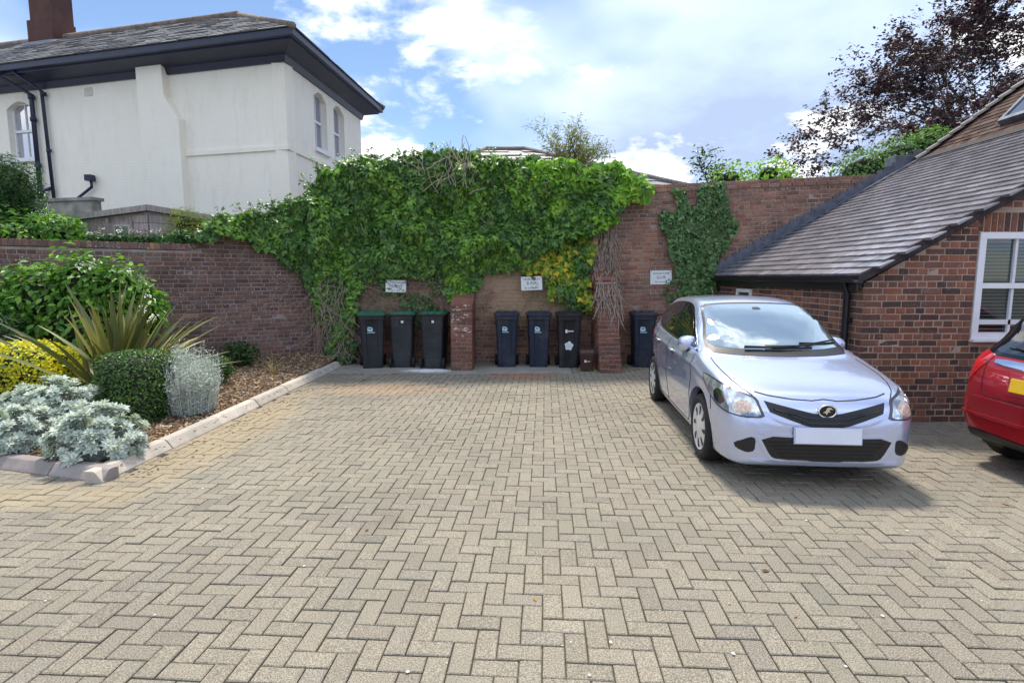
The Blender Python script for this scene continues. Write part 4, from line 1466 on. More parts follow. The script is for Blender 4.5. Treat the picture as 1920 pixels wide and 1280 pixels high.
# ================================================================== planting
def template(kind):
    """leaf outline: (side, along, lift); triangles"""
    if kind == 'ivy':
        V = [(0, .34, .05), (0, 0, 0), (-.34, -.06, -.04), (-.52, .26, -.07), (-.24, .52, -.01), (0, 1, -.08), (.24, .52, -.01), (.52, .26, -.07), (.34, -.06, -.04)]
        F = [(0, i, i + 1) for i in range(1, 8)] + [(0, 8, 1)]
    elif kind == 'oval':
        V = [(0, 0, 0), (-.22, .28, .03), (-.24, .58, .02), (0, 1, -.10), (.24, .58, .02), (.22, .28, .03), (0, .45, -.05)]
        F = [(6, 0, 1), (6, 1, 2), (6, 2, 3), (6, 3, 4), (6, 4, 5), (6, 5, 0)]
    elif kind == 'small':
        V = [(0, 0, 0), (-.26, .45, .04), (0, 1, -.05), (.26, .45, .04)]
        F = [(0, 1, 2), (0, 2, 3)]
    elif kind == 'lance':
        V = [(0, 0, 0), (-.10, .35, .03), (0, 1, -.15), (.10, .35, .03)]
        F = [(0, 1, 2), (0, 2, 3)]
    elif kind == 'petal':
        V = [(0, 0, 0), (-.4, .5, .12), (0, 1, .05), (.4, .5, .12)]
        F = [(0, 1, 2), (0, 2, 3)]
    return np.array(V, float), np.array(F, int)

def leaves(name, P, N, T, S, kind, mat, parent=None, origin=(0, 0, 0)):
    """P positions, N face normals, T tip directions, S sizes"""
    P = np.asarray(P, float) - np.asarray(origin, float); N = np.asarray(N, float); T = np.asarray(T, float); S = np.asarray(S, float)
    N /= np.linalg.norm(N, axis=1)[:, None] + 1e-9
    T = T - N * (T * N).sum(1)[:, None]
    T /= np.linalg.norm(T, axis=1)[:, None] + 1e-9
    B = np.cross(T, N)
    tv, tf = template(kind)
    V = P[:, None, :] + S[:, None, None] * (tv[None, :, 0, None] * B[:, None, :] + tv[None, :, 1, None] * T[:, None, :] + tv[None, :, 2, None] * N[:, None, :])
    F = tf[None] + (np.arange(len(P)) * len(tv))[:, None, None]
    o = np_obj(name, V.reshape(-1, 3), F.reshape(-1, 3), mat, parent)
    o['kind'] = 'stuff'
    return o

def rand_dirs(n):
    v = nrng.normal(size=(n, 3)); return v / np.linalg.norm(v, axis=1)[:, None]

M_IVY = leaf_mat('ivy_leaf', [(0, (0.036, 0.092, 0.024)), (0.4, (0.075, 0.180, 0.040)), (0.75, (0.130, 0.275, 0.056)), (1, (0.22, 0.37, 0.085))], .36, .30)
M_IVY2 = leaf_mat('wall_ivy_leaf', [(0, (0.036, 0.085, 0.024)), (0.5, (0.072, 0.160, 0.045)), (0.9, (0.135, 0.24, 0.080)), (1, (0.22, 0.31, 0.14))], .36, .15)
M_VINE = leaf_mat('bright_vine_leaf', [(0, (0.085, 0.22, 0.028)), (0.4, (0.18, 0.39, 0.042)), (0.8, (0.30, 0.52, 0.060)), (1, (0.42, 0.60, 0.085))], .45, .35)
M_YELL = leaf_mat('yellowing_vine_leaf', [(0, (0.10, 0.24, 0.03)), (0.45, (0.26, 0.40, 0.045)), (0.8, (0.52, 0.52, 0.055)), (1, (0.72, 0.50, 0.05))], .5, .3)
M_TWIG = plain('bare_vine_stem', (0.25, 0.185, 0.125), .85, nscale=14, vary=.45)
M_TWIGP = plain('pale_vine_stem', (0.36, 0.285, 0.235), .85, nscale=14, vary=.4)
M_BARK = plain('tree_bark', (0.055, 0.042, 0.038), .9, nscale=20, vary=.4)

# ---- surfaces along the two garden walls: q<0 on the angled wall, q>0 on the tall back wall
def on_wall(q, z, out):
    if q < 0:
        p = WB + WDIR * q + WNRM * out
        return Vector((p.x, p.y, z))
    return Vector((q - 3.85 + (0.3 * out * max(0, .5 - q)), BY - out, z))
def wall_frame(q):
    t = min(max((q + .35) / .7, 0), 1)
    n = (Vector((WNRM.x, WNRM.y, 0)) * (1 - t) + Vector((0, -1, 0)) * t).normalized()
    return n, Vector((-n.y, n.x, 0))
def fbm(x, y, s, o):
    v = 0; a = 1
    for k in range(3):
        v += a * mnoise.noise(Vector((x * s + o, y * s, o * 1.7))); s *= 2.1; a *= .5
    return v
def ivy(poly, n, bulge, size, mat, name, parent, kind='ivy', seedo=0.0, thick=.16, up=.55, clump=1.5, top_fade=None, origin=(0, 0, 0), hole=None):
    qs = [p[0] for p in poly]; zs = [p[1] for p in poly]
    P, N, T, S = [], [], [], []
    tries = 0
    while len(P) < n and tries < n * 12:
        tries += 1
        q, z = rng.uniform(min(qs) - .05, max(qs) + .05), rng.uniform(min(zs) - .05, max(zs) + .05)
        jq, jz = fbm(q, z, 3.1, 7 + seedo) * .12, fbm(q, z, 3.1, 2 + seedo) * .12
        if not inside(poly, q + jq, z + jz): continue
        if hole is not None and hole(q, z): continue
        b = lambda a, c: bulge(a, c) * (.55 + .75 * fbm(a, c, clump, 3 + seedo)) + .05
        h = b(q, z)
        gq = (b(q + .05, z) - h) / .05; gz = (b(q, z + .05) - h) / .05
        nv, tv = wall_frame(q)
        depth = (rng.random() ** 2.2) * thick
        out = max(.02, h - depth + rng.gauss(0, .018))
        nn = nv - tv * gq * .8 + Vector((0, 0, 1)) * (up * rng.uniform(.3, 1.2) - gz * .8)
        nn = nn.normalized() + Vector((rng.gauss(0, .34), rng.gauss(0, .34), rng.gauss(0, .34)))
        P.append(on_wall(q, z, out)); N.append(nn)
        T.append(Vector((rng.gauss(0, .5), rng.gauss(0, .3), -1.0)))
        S.append(size * (rng.uniform(.42, 1.05) if rng.random() < .75 else rng.uniform(1.0, 1.6)))
    return leaves(name, [tuple(p) for p in P], [tuple(v) for v in N], [tuple(v) for v in T], S, kind, mat, parent, origin)

IV_MAIN = [(-2.1, 2.43), (-1.94, 2.67), (-1.59, 2.85), (-1.15, 2.94), (-0.77, 3.03), (-0.37, 3.29), (0.21, 3.59), (0.62, 3.82), (1.03, 3.94), (1.43, 3.94), (1.84, 4.0), (2.24, 4.06), (2.74, 4.06), (3.15, 4.06), (3.55, 3.94), (3.75, 3.82), (4.15, 3.9), (4.76, 3.9), (5.26, 3.72), (5.77, 3.61), (5.89, 2.96), (5.58, 2.71), (5.38, 2.51), (5.03, 2.51), (4.72, 2.36), (4.26, 2.11), (3.85, 1.9), (3.28, 1.82), (3.15, 1.49), (3.02, 1.29), (2.83, 1.16), (2.66, 1.24), (2.56, 1.6), (2.41, 1.75), (1.79, 1.7), (1.17, 1.7), (0.87, 1.44), (0.82, 1.08), (0.66, 0.45), (0.6, 0.12), (0.34, 0.16), (0.21, 0.45), (-0.16, 1.07), (-0.39, 1.7), (-0.63, 1.95), (-1.0, 2.24), (-1.26, 2.42), (-1.7, 2.45)]
IV_BRIGHT = [(3.8, 3.61), (4.15, 3.85), (4.76, 3.9), (5.26, 3.72), (5.56, 3.85), (5.92, 3.78), (6.23, 3.56), (6.46, 3.41), (6.44, 3.06), (6.34, 3.16), (6.08, 3.19), (5.83, 3.11), (5.79, 2.71), (5.48, 2.61), (4.87, 2.51), (4.26, 2.81), (3.85, 3.11)]
IV_YELL = [(4.26, 2.21), (4.87, 2.61), (5.44, 2.51), (5.43, 1.29), (5.36, 1.03), (5.04, 1.08), (4.73, 1.24), (4.57, 1.44), (4.45, 1.75), (4.11, 1.75), (3.95, 1.85)]
IV_RIGHT = [(7.01, 3.46), (7.19, 3.46), (7.26, 3.13), (7.43, 3.11), (7.47, 3.49), (7.95, 3.51), (7.98, 2.91), (8.05, 2.71), (8.19, 2.76), (8.19, 2.51), (8.05, 2.31), (7.87, 2.16), (7.83, 1.9), (7.83, 1.55), (7.68, 1.31), (7.17, 1.31), (7.07, 1.7), (6.92, 1.96), (6.86, 2.21), (6.82, 2.51), (6.72, 2.96), (6.92, 2.99), (7.03, 2.93)]

def sstep(a, b, x):
    t = min(max((x - a) / (b - a), 0), 1); return t * t * (3 - 2 * t)
def bulge_main(q, z):
    base = .10 + .34 * sstep(1.5, 2.4, z) * (1 - .35 * sstep(3.6, 4.1, z))
    base *= .55 + .45 * sstep(-1.8, .6, q)
    base += .16 * sstep(2.45, 2.6, q) * (1 - sstep(3.1, 3.3, q)) * (1 - sstep(1.9, 2.4, z))
    base += .16 * (1 - sstep(.7, 1.0, q)) * (1 - sstep(1.4, 2.0, z))
    return base
ivy_root = tag(empty('ivy', (-1.5, 10.7, 0)), 'large dark green ivy mass smothering the tall wall above the bins', 'ivy')
IO = (-1.5, 10.7, 0)
ivy(IV_MAIN, 34000, bulge_main, .092, M_IVY, 'leaves', ivy_root, origin=IO)
# brighter tips standing proud of the mass
ivy(IV_MAIN, 3800, lambda q, z: bulge_main(q, z) * 1.10 + .02, .078, leaf_mat('fresh_ivy_leaf', [(0, (0.12, 0.27, 0.035)), (.5, (0.20, 0.39, 0.055)), (1, (0.31, 0.49, 0.085))], .42, .35), 'young_leaves', ivy_root, thick=.05, origin=IO, seedo=.0, hole=lambda q, z: fbm(q, z, 1.3, 21) < .02)
# loose shoots sticking up over the top edge
P, N, T, S = [], [], [], []
stems = MB()
for _ in range(150):
    q = rng.uniform(-1.9, 4.0)
    zt = [p[1] for p in IV_MAIN[1:20] if abs(p[0] - q) < .5]
    if not zt: continue
    ztop = sum(zt) / len(zt) - .06
    base = on_wall(q, ztop, rng.uniform(.05, .35)); d = Vector((rng.gauss(0, .35), rng.gauss(-.1, .3), 1)).normalized()
    ln = abs(rng.gauss(.10, .09)) + .05
    pts = [base + d * ln * t / 3 + Vector((0, 0, -.25 * (t / 3) ** 2 * ln)) for t in range(4)]
    stems.tube([p - Vector(IO) for p in pts], .0035, 4, cap=False)
    for k in range(rng.randint(2, 6)):
        p = pts[rng.randint(1, 3)]
        P.append(tuple(p + Vector((rng.gauss(0, .02), rng.gauss(0, .02), rng.gauss(0, .02))))); N.append((rng.gauss(0, .5), -.6 + rng.gauss(0, .4), .7)); T.append((rng.gauss(0, 1), rng.gauss(0, .5), rng.uniform(-1, .3))); S.append(rng.uniform(.045, .085))
leaves('shoot_leaves', P, N, T, S, 'ivy', M_IVY, ivy_root, IO)
o = stems.build('shoot_stems', M_TWIG, ivy_root); o['kind'] = 'stuff'

def wander(poly, n, r, outf, mat, name, parent, bias=(0, -1), steps=(5, 12), stepl=.09, origin=(0, 0, 0), curl=.5, slope=0.0):
    mb = MB(); qs = [p[0] for p in poly]; zs = [p[1] for p in poly]
    done = 0
    while done < n:
        q, z = rng.uniform(min(qs), max(qs)), rng.uniform(min(zs), max(zs))
        if not inside(poly, q, z): continue
        th = math.atan2(bias[1], bias[0]) + rng.gauss(0, .55 if slope == 0 else .22)
        pts = []; out = outf(q, z) + rng.uniform(-.04, .06)
        for k in range(rng.randint(*steps)):
            pts.append(on_wall(q, max(z, .03), max(out, .015)) - Vector(origin))
            th += rng.gauss(0, curl); q += math.cos(th) * stepl; z += math.sin(th) * stepl
            out += rng.gauss(0, .018) + (slope if out > .3 and z < 1.62 else 0)
            out = max(.015, out)
            if z < .02: break
        if len(pts) > 2:
            rr = r * rng.uniform(.5, 1.6)
            mb.tube(pts, [rr * (1 - .5 * i / len(pts)) for i in range(len(pts))], 4, cap=False)
            done += 1
    o = mb.build(name, mat, parent); o['kind'] = 'stuff'
    return o
TW_B = [(0.75, 1.78), (2.55, 1.8), (2.56, 1.2), (2.18, 0.6), (0.93, 0.6), (0.68, 0.8)]
TW_L = [(-0.35, 1.45), (0.55, 1.8), (0.85, 1.4), (0.8, 0.35), (0.49, 0.08), (0.1, 0.15)]
wander(TW_B, 230, .0048, lambda q, z: .06, M_TWIG, 'dry_stems', ivy_root, origin=IO, curl=.75)
wander(TW_L, 130, .0055, lambda q, z: .22, M_TWIGP, 'hanging_stems', ivy_root, origin=IO, steps=(6, 14), curl=.3)
wander([(-.6, 2.0), (-.1, 2.2), (.2, 1.5), (-.1, 1.1), (-.45, 1.5)], 26, .006, lambda q, z: .10, M_TWIGP, 'trailing_stems', ivy_root, bias=(.8, -.8), origin=IO, steps=(7, 13), curl=.25)
wander([(2.1, 3.75), (3.2, 3.75), (3.2, 3.2), (2.1, 3.2)], 34, .007, lambda q, z: bulge_main(q, z) * 1.05 + .10, M_TWIGP, 'bare_twigs', ivy_root, bias=(.1, 1), origin=IO, steps=(4, 7), stepl=.10, curl=.25)
wander(IV_MAIN, 22, .0045, lambda q, z: bulge_main(q, z) * 1.0 + .07, M_TWIGP, 'stray_stems', ivy_root, bias=(.5, -1), origin=IO, steps=(3, 7), stepl=.07, curl=.3)
# low tuft of leaves at the foot of the left mass
ivy([(.1, .02), (.75, .02), (.8, .5), (.2, .6)], 900, lambda q, z: .32, .06, M_IVY2, 'foot_leaves', ivy_root, origin=IO, thick=.3)
# sparse creeper low on the wall between the stems
ivy([(.8, .75), (2.5, .75), (2.55, 1.7), (.8, 1.7)], 900, lambda q, z: .07, .055, M_IVY2, 'sparse_leaves', ivy_root, origin=IO, hole=lambda q, z: fbm(q, z, 2.0, 5) < .18)

vine_root = tag(empty('climbing_vine', (1.2, 10.7, 0)), 'bright lime-green vine with yellowing leaves and bare stems around the middle sign', 'climber')
VO = (1.2, 10.7, 0)
ivy(IV_BRIGHT, 4600, lambda q, z: .34 + .10 * sstep(3.2, 3.7, z), .118, M_VINE, 'leaves', vine_root, origin=VO, seedo=3.3, thick=.2)
ivy(IV_YELL, 1250, lambda q, z: .20, .085, M_YELL, 'yellow_leaves', vine_root, origin=VO, seedo=1.3, thick=.12, hole=lambda q, z: fbm(q, z, 1.9, 9) < -.12 or (abs(q - 4.23) < .22 and 1.42 < z < 1.74))
ivy([(4.0, 1.9), (4.9, 2.4), (5.4, 2.4), (5.4, 1.0), (4.9, 1.05), (4.55, 1.5)], 1500, lambda q, z: .15, .075, M_IVY, 'green_leaves', vine_root, origin=VO, seedo=1.9, thick=.1, hole=lambda q, z: fbm(q, z, 1.7, 4) < .0 or (abs(q - 4.23) < .22 and 1.42 < z < 1.74))
ivy([(2.50, 2.1), (3.12, 2.1), (3.12, 1.5), (3.0, 1.32), (2.83, 1.16), (2.66, 1.24), (2.56, 1.6)], 700, lambda q, z: .36, .085, M_VINE, 'lower_leaves', vine_root, origin=VO, seedo=4.9, thick=.08)
TW_R = [(5.36, 2.7), (5.84, 2.7), (5.86, 1.7), (5.84, 1.15), (5.45, 1.15), (5.38, 1.49)]
def pier_out(q, z): return (1.20 - .46 * z if z < 1.62 else max(.14, .45 - .9 * (z - 1.62))) if 5.40 < q < 5.84 else .07
wander(TW_R, 300, .0068, pier_out, M_TWIGP, 'bare_stems', vine_root, bias=(.03, -1), origin=VO, steps=(4, 8), stepl=.085, curl=.14, slope=.039)
wander([(4.1, 1.75), (5.4, 1.75), (5.4, 1.2), (4.4, 1.2)], 70, .004, lambda q, z: .07, M_TWIG, 'dry_stems', vine_root, origin=VO, curl=.7)

ri = tag(empty('ivy', (3.6, 10.8, 0)), 'separate dark ivy patch climbing the bare wall left of the tiled roof', 'ivy')
RO_ = (3.6, 10.8, 0)
ivy(IV_RIGHT, 5200, lambda q, z: .08, .070, M_IVY2, 'leaves', ri, origin=RO_, seedo=2.2, thick=.07, up=.35, hole=lambda q, z: q > 7.85 and z < 2.8 and rng.random() < .6)
wander(IV_RIGHT, 30, .004, lambda q, z: .02, M_TWIG, 'stems', ri, bias=(.05, 1), origin=RO_, steps=(5, 12), curl=.3)
ivy([(6.85, 1.65), (7.1, 1.65), (7.1, .9), (6.85, .9)], 130, lambda q, z: .05, .05, M_IVY2, 'low_leaves', ri, origin=RO_, thick=.05)

# ------------------------------------------------------------------ clipped and loose shrubs in the bed
def shrub_points(c, rad, n, power=2.0, shell=.25, lump=.12, lscale=2.5, zmin=-1.0, off=0.0):
    """superellipsoid shell; returns positions and outward normals"""
    P, N = [], []
    c = Vector(c)
    while len(P) < n:
        d = Vector((rng.gauss(0, 1), rng.gauss(0, 1), rng.gauss(0, 1))).normalized()
        if d.z < zmin: continue
        k = (abs(d.x) ** power + abs(d.y) ** power + abs(d.z) ** power) ** (-1 / power)
        lm = 1 + lump * mnoise.noise(d * lscale + Vector((off, off * 2, 1))) + lump * .5 * mnoise.noise(d * lscale * 2.6 + Vector((off, 0, 5)))
        r = k * lm * (1 - shell * rng.random() ** 2)
        p = Vector((d.x * rad[0] * r, d.y * rad[1] * r, d.z * rad[2] * r))
        nn = Vector((math.copysign(abs(d.x * k) ** (power - 1), d.x) / rad[0], math.copysign(abs(d.y * k) ** (power - 1), d.y) / rad[1], math.copysign(abs(d.z * k) ** (power - 1), d.z) / rad[2])).normalized()
        P.append(c + p); N.append(nn)
    return P, N
def core_mesh(c, rad, power, mat, name, parent, k=.80, lump=.12, lscale=2.5, off=0.0):  # solid blob added inside the leaves so nothing shows through, no twigs modelled
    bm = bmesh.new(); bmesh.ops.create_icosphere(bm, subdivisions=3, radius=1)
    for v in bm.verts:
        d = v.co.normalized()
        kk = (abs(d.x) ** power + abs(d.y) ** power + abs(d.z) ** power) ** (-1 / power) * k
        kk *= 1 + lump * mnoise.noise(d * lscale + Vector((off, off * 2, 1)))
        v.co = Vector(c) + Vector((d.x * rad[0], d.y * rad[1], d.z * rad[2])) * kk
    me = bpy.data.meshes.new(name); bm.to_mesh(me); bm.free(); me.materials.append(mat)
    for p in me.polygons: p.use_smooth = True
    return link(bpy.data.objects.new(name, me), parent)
M_CORE = plain('shrub_dark_inside', (0.020, 0.026, 0.012), .95, nscale=30, vary=.5)  # near-black colour stands in for the shade inside a shrub
M_CORES = plain('grey_shrub_inside', (0.20, 0.22, 0.20), .95, nscale=30, vary=.5)
def shrub(name, label, base, rad, n, size, kind, mat, power=2.0, jitter=.5, shell=.22, lump=.12, lscale=2.5, core=M_CORE, cat='shrub', upward=.3, zc=None, off=0.0, corek=.80, tipup=.2):
    root = tag(empty(name, base), label, cat)
    c = (0, 0, rad[2] * .98 if zc is None else zc)
    P, N = shrub_points(c, rad, n, power, shell, lump, lscale, off=off)
    k = [i for i, p in enumerate(P) if p.z > .02]
    P = [P[i] for i in k]; N = [N[i] for i in k]
    NN = [tuple(v + Vector((rng.gauss(0, jitter), rng.gauss(0, jitter), rng.gauss(0, jitter) + upward))) for v in N]
    TT = [tuple(v * .5 + Vector((rng.gauss(0, 1), rng.gauss(0, 1), tipup + rng.gauss(0, .6)))) for v in N]
    leaves('leaves', [tuple(p) for p in P], NN, TT, [size * rng.uniform(.6, 1.3) for _ in P], kind, mat, root)
    core_mesh(c, rad, power, core, 'inner_core', root, corek, lump, lscale, off)
    mb = MB()
    for i in range(6):
        a = rng.uniform(0, 6.28)
        mb.tube([(0.02 * math.cos(a), .02 * math.sin(a), -.04), (rad[0] * .35 * math.cos(a), rad[1] * .35 * math.sin(a), c[2] * .6), (rad[0] * .6 * math.cos(a), rad[1] * .6 * math.sin(a), c[2])], [.012, .008, .004], 5)
    mb.build('stem', M_TWIG, root)
    return root
def bz(x, y): return bed_z(x, y)
M_BOX = leaf_mat('box_leaf', [(0, (0.024, 0.068, 0.014)), (.5, (0.055, 0.135, 0.025)), (.85, (0.10, 0.21, 0.038)), (1, (0.17, 0.30, 0.06))], .4, .15)
M_GOLD = leaf_mat('golden_leaf', [(0, (0.22, 0.32, 0.015)), (.35, (0.52, 0.54, 0.020)), (.75, (0.80, 0.68, 0.025)), (1, (0.88, 0.74, 0.06))], .45, .3)
M_SILV = leaf_mat('silver_leaf', [(0, (0.36, 0.42, 0.40)), (.5, (0.55, 0.62, 0.60)), (1, (0.74, 0.79, 0.76))], .75, .12, .2)
M_SILV2 = leaf_mat('silver_thread_leaf', [(0, (0.40, 0.45, 0.44)), (.5, (0.62, 0.67, 0.66)), (1, (0.80, 0.82, 0.80))], .75, .12, .2)
M_HYD = leaf_mat('broad_green_leaf', [(0, (0.045, 0.125, 0.018)), (.4, (0.095, 0.245, 0.030)), (.8, (0.165, 0.35, 0.045)), (1, (0.28, 0.45, 0.08))], .42, .3)
M_DARKSH = leaf_mat('dark_shrub_leaf', [(0, (0.014, 0.05, 0.014)), (.5, (0.03, 0.095, 0.022)), (1, (0.07, 0.17, 0.035))], .4, .2)
M_FLOWER = leaf_mat('white_petal', [(0, (0.72, 0.73, 0.62)), (1, (0.88, 0.88, 0.80))], .6, .2, .2)

shrub('box_shrub', 'clipped cube of dark green box hedge beside the silver shrub', (-4.30, 6.22, bz(-4.30, 6.2) - .02), (.325, .36, .41), 9000, .032, 'small', M_BOX, power=5.0, jitter=.55, shell=.14, lump=.05, corek=.88)
shrub('golden_shrub', 'rounded golden yellow shrub at the left edge of the bed', (-6.12, 6.82, bz(-6.1, 6.8) - .03), (.56, .50, .43), 8000, .050, 'small', M_GOLD, power=2.6, jitter=.5, shell=.22, lump=.08, corek=.84, tipup=.6)
shrub('small_box_shrub', 'small round dark box shrub tucked behind the silver santolina', (-4.52, 8.35, bz(-4.5, 8.3)), (.21, .21, .22), 1700, .034, 'small', M_BOX, jitter=.6, lump=.14)
sb = shrub('evergreen_shrub', 'low leafy evergreen shrub against the foot of the brick wall', (-4.78, 9.55, bz(-4.8, 9.5)), (.30, .22, .22), 700, .06, 'oval', M_DARKSH, jitter=.7, lump=.35, lscale=2.0, shell=.5, corek=.5)
shrub('dark_shrub', 'shaded dark shrub at the far left behind the golden one', (-7.35, 7.55, bz(-7.3, 7.6) - .05), (.62, .40, .62), 3800, .055, 'oval', M_DARKSH, jitter=.6, lump=.2)

# silver santolina-like shrub: fine upright threads
def thread_shrub(name, label, base, rad, n):
    root = tag(empty(name, base), label, 'shrub')
    P, N, T, S = [], [], [], []
    st = MB()
    for i in range(n):
        a = rng.uniform(0, 6.283); rr = math.sqrt(rng.random())
        x, y = rad[0] * rr * math.cos(a), rad[1] * rr * math.sin(a)
        lob = 1 + .34 * mnoise.noise(Vector((x * 6, y * 6, 2)))
        h = rad[2] * (1 - .32 * rr ** 3) * lob * rng.uniform(.62, 1.08)
        bx, by = x * .78, y * .78
        p0 = Vector((bx, by, .02)); p1 = Vector((x * .9, y * .9, h * .55)); p2 = Vector((x * 1.05 + rng.gauss(0, .02), y * 1.05 + rng.gauss(0, .02), h))
        if i % 4 == 0: st.tube([p0, p1, p2], [.004, .003, .002], 4, cap=False)
        for t in np.linspace(.08, 1.0, 11):
            p = p0.lerp(p1, min(1, t * 2)) if t < .5 else p1.lerp(p2, (t - .5) * 2)
            d = Vector((rng.gauss(0, 1), rng.gauss(0, 1), rng.uniform(.2, 1.6)))
            P.append(tuple(p)); T.append(tuple(d)); N.append((rng.gauss(0, 1), rng.gauss(0, 1) - .5, .8)); S.append(rng.uniform(.028, .055))
    leaves('leaves', P, N, T, S, 'lance', M_SILV2, root)
    o = st.build('stems', M_SILV2, root); o['kind'] = 'stuff'
    core_mesh((0, 0, rad[2] * .30), (rad[0], rad[1], rad[2] * .8), 2.2, M_CORES, 'inner_core', root, .55)
    return root
thread_shrub('silver_shrub', 'fine-leaved silvery white shrub between the box cube and the kerb', (-3.88, 6.50, bz(-3.88, 6.5)), (.33, .34, .72), 1500)

# silver ragwort: rosettes of broad felted leaves
def rosette_shrub(name, label, base, rad, nros, group=None):
    root = tag(empty(name, base), label, 'shrub', group)
    P, N, T, S = [], [], [], []
    fP, fN, fT, fS = [], [], [], []
    st = MB()
    pts, nrm = shrub_points((0, 0, rad[2] * .35), rad, nros, 2.2, .12, .22, 2.2, zmin=-.25, off=base[0])
    for c, nn in zip(pts, nrm):
        if c.z < .03: continue
        ax = (nn + Vector((0, 0, .7)) + Vector((rng.gauss(0, .2), rng.gauss(0, .2), 0))).normalized()
        u = ax.orthogonal().normalized(); v = ax.cross(u)
        sz = rng.uniform(.045, .085)
        for ring, (cnt, tiltv, k) in enumerate(((6, .95, .55), (8, .60, .85), (9, .22, 1.0))):
            for j in range(cnt):
                a = 6.283 * (j + .5 * ring + rng.uniform(-.15, .15)) / cnt
                d = (u * math.cos(a) + v * math.sin(a))
                tip = (d * math.cos(tiltv * 1.3) + ax * math.sin(tiltv * 1.3)).normalized()
                P.append(tuple(c + d * .008 - ax * .015 * ring)); T.append(tuple(tip)); N.append(tuple(ax * math.cos(tiltv) - d * math.sin(tiltv) + Vector((0, 0, .05)))); S.append(sz * k * rng.uniform(.85, 1.15))
        st.tube([Vector((c.x * .25, c.y * .25, .0)), Vector((c.x * .7, c.y * .7, c.z * .55)), c - ax * .02], [.006, .005, .004], 4, cap=False)
        for j in range(16):                                   # ferny grey leaflets below the rosette
            t = rng.uniform(.35, .95); p = Vector((c.x * (.25 + .75 * t), c.y * (.25 + .75 * t), c.z * t))
            fP.append(tuple(p)); fT.append((rng.gauss(0, 1) + nn.x, rng.gauss(0, 1) + nn.y, rng.uniform(-.4, .8))); fN.append((rng.gauss(0, 1), rng.gauss(0, 1), 1)); fS.append(rng.uniform(.04, .08))
    leaves('leaves', P, N, T, S, 'oval', M_SILV, root)
    leaves('lower_leaves', fP, fN, fT, fS, 'lance', M_SILV, root)
    o = st.build('stems', M_CORES, root); o['kind'] = 'stuff'
    core_mesh((0, 0, rad[2] * .2), rad, 2.0, M_CORES, 'inner_core', root, .62)
    return root
rosette_shrub('silver_ragwort', 'silver-leaved ragwort at the kerb corner, nearest of the silver mounds', (-3.82, 4.92, bz(-3.82, 4.92)), (.37, .33, .36), 120, 'silver mounds along the front of the bed')
rosette_shrub('silver_ragwort', 'wide silver ragwort mound in front of the golden shrub', (-4.92, 5.72, bz(-4.9, 5.7)), (.54, .36, .40), 150, 'silver mounds along the front of the bed')
rosette_shrub('silver_ragwort', 'silver ragwort cut off by the left edge above the front kerb', (-4.78, 5.08, bz(-4.78, 5.08)), (.34, .28, .29), 70, 'silver mounds along the front of the bed')

# broad-leaved flowering shrub in front of the wall
hyd = tag(empty('flowering_shrub', (-6.28, 8.16, .1)), 'tall leafy green shrub with small white flower heads against the wall', 'shrub')
P, N, T, S = [], [], [], []
cl = [((-.70, -.05, 1.30), (.52, .32, .55)), ((-.15, .05, 1.52), (.50, .30, .50)), ((.35, .15, 1.38), (.40, .28, .46)), ((-.2, -.1, .85), (.85, .34, .55)), ((.62, .3, 1.10), (.28, .22, .38)), ((-1.05, -.15, 1.10), (.30, .28, .50))]
fl_pts = []
for ci, (c, r) in enumerate(cl):
    p_, n_ = shrub_points(c, r, 850, 2.0, .6, .42, 2.6, off=ci * 3.1)
    for p, n in zip(p_, n_):
        P.append(tuple(p)); N.append(tuple(n * .8 + Vector((rng.gauss(0, .45), rng.gauss(0, .45), .7 + rng.gauss(0, .35))))); T.append(tuple(n * .9 + Vector((rng.gauss(0, .7), rng.gauss(0, .7), -.35 + rng.gauss(0, .5))))); S.append(rng.uniform(.07, .15))
        if n.z > .25 and n.y < .35 and rng.random() < .014: fl_pts.append((p + n * .05, n))
leaves('leaves', P, N, T, S, 'oval', M_HYD, hyd)
for ci, (c, r) in enumerate(cl): core_mesh(c, r, 2.0, M_CORE, 'inner_core', hyd, .52, .2, 2.4, ci * 3.1)
mb = MB()
for i in range(16):
    c, r = cl[i % 6]; a = rng.uniform(0, 6.28)
    mb.tube([(rng.gauss(0, .15), rng.gauss(0, .08), 0), (c[0] * .6, c[1] * .5, c[2] * .5), (c[0] + r[0] * .8 * math.cos(a), c[1] + r[1] * .6 * math.sin(a), c[2] + r[2] * .5)], [.014, .010, .005], 5)
mb.build('stem', M_TWIG, hyd)
def flower_heads(pts, parent, size=.055, cnt=12):
    P, N, T, S = [], [], [], []
    for p, n in pts:
        for k in range(cnt):
            d = Vector((rng.gauss(0, 1), rng.gauss(0, 1), rng.gauss(0, .5))).normalized()
            P.append(tuple(Vector(p) + d * size * .5)); T.append(tuple(d)); N.append(tuple(n + d * .3)); S.append(size * rng.uniform(.4, .7))
    leaves('flowers', P, N, T, S, 'petal', M_FLOWER, parent)
fl_pts += [(Vector((.92 + rng.gauss(0, .06), -.05, 1.15 + rng.gauss(0, .12))), Vector((.3, -.5, .7))) for _ in range(6)]
flower_heads(fl_pts, hyd)

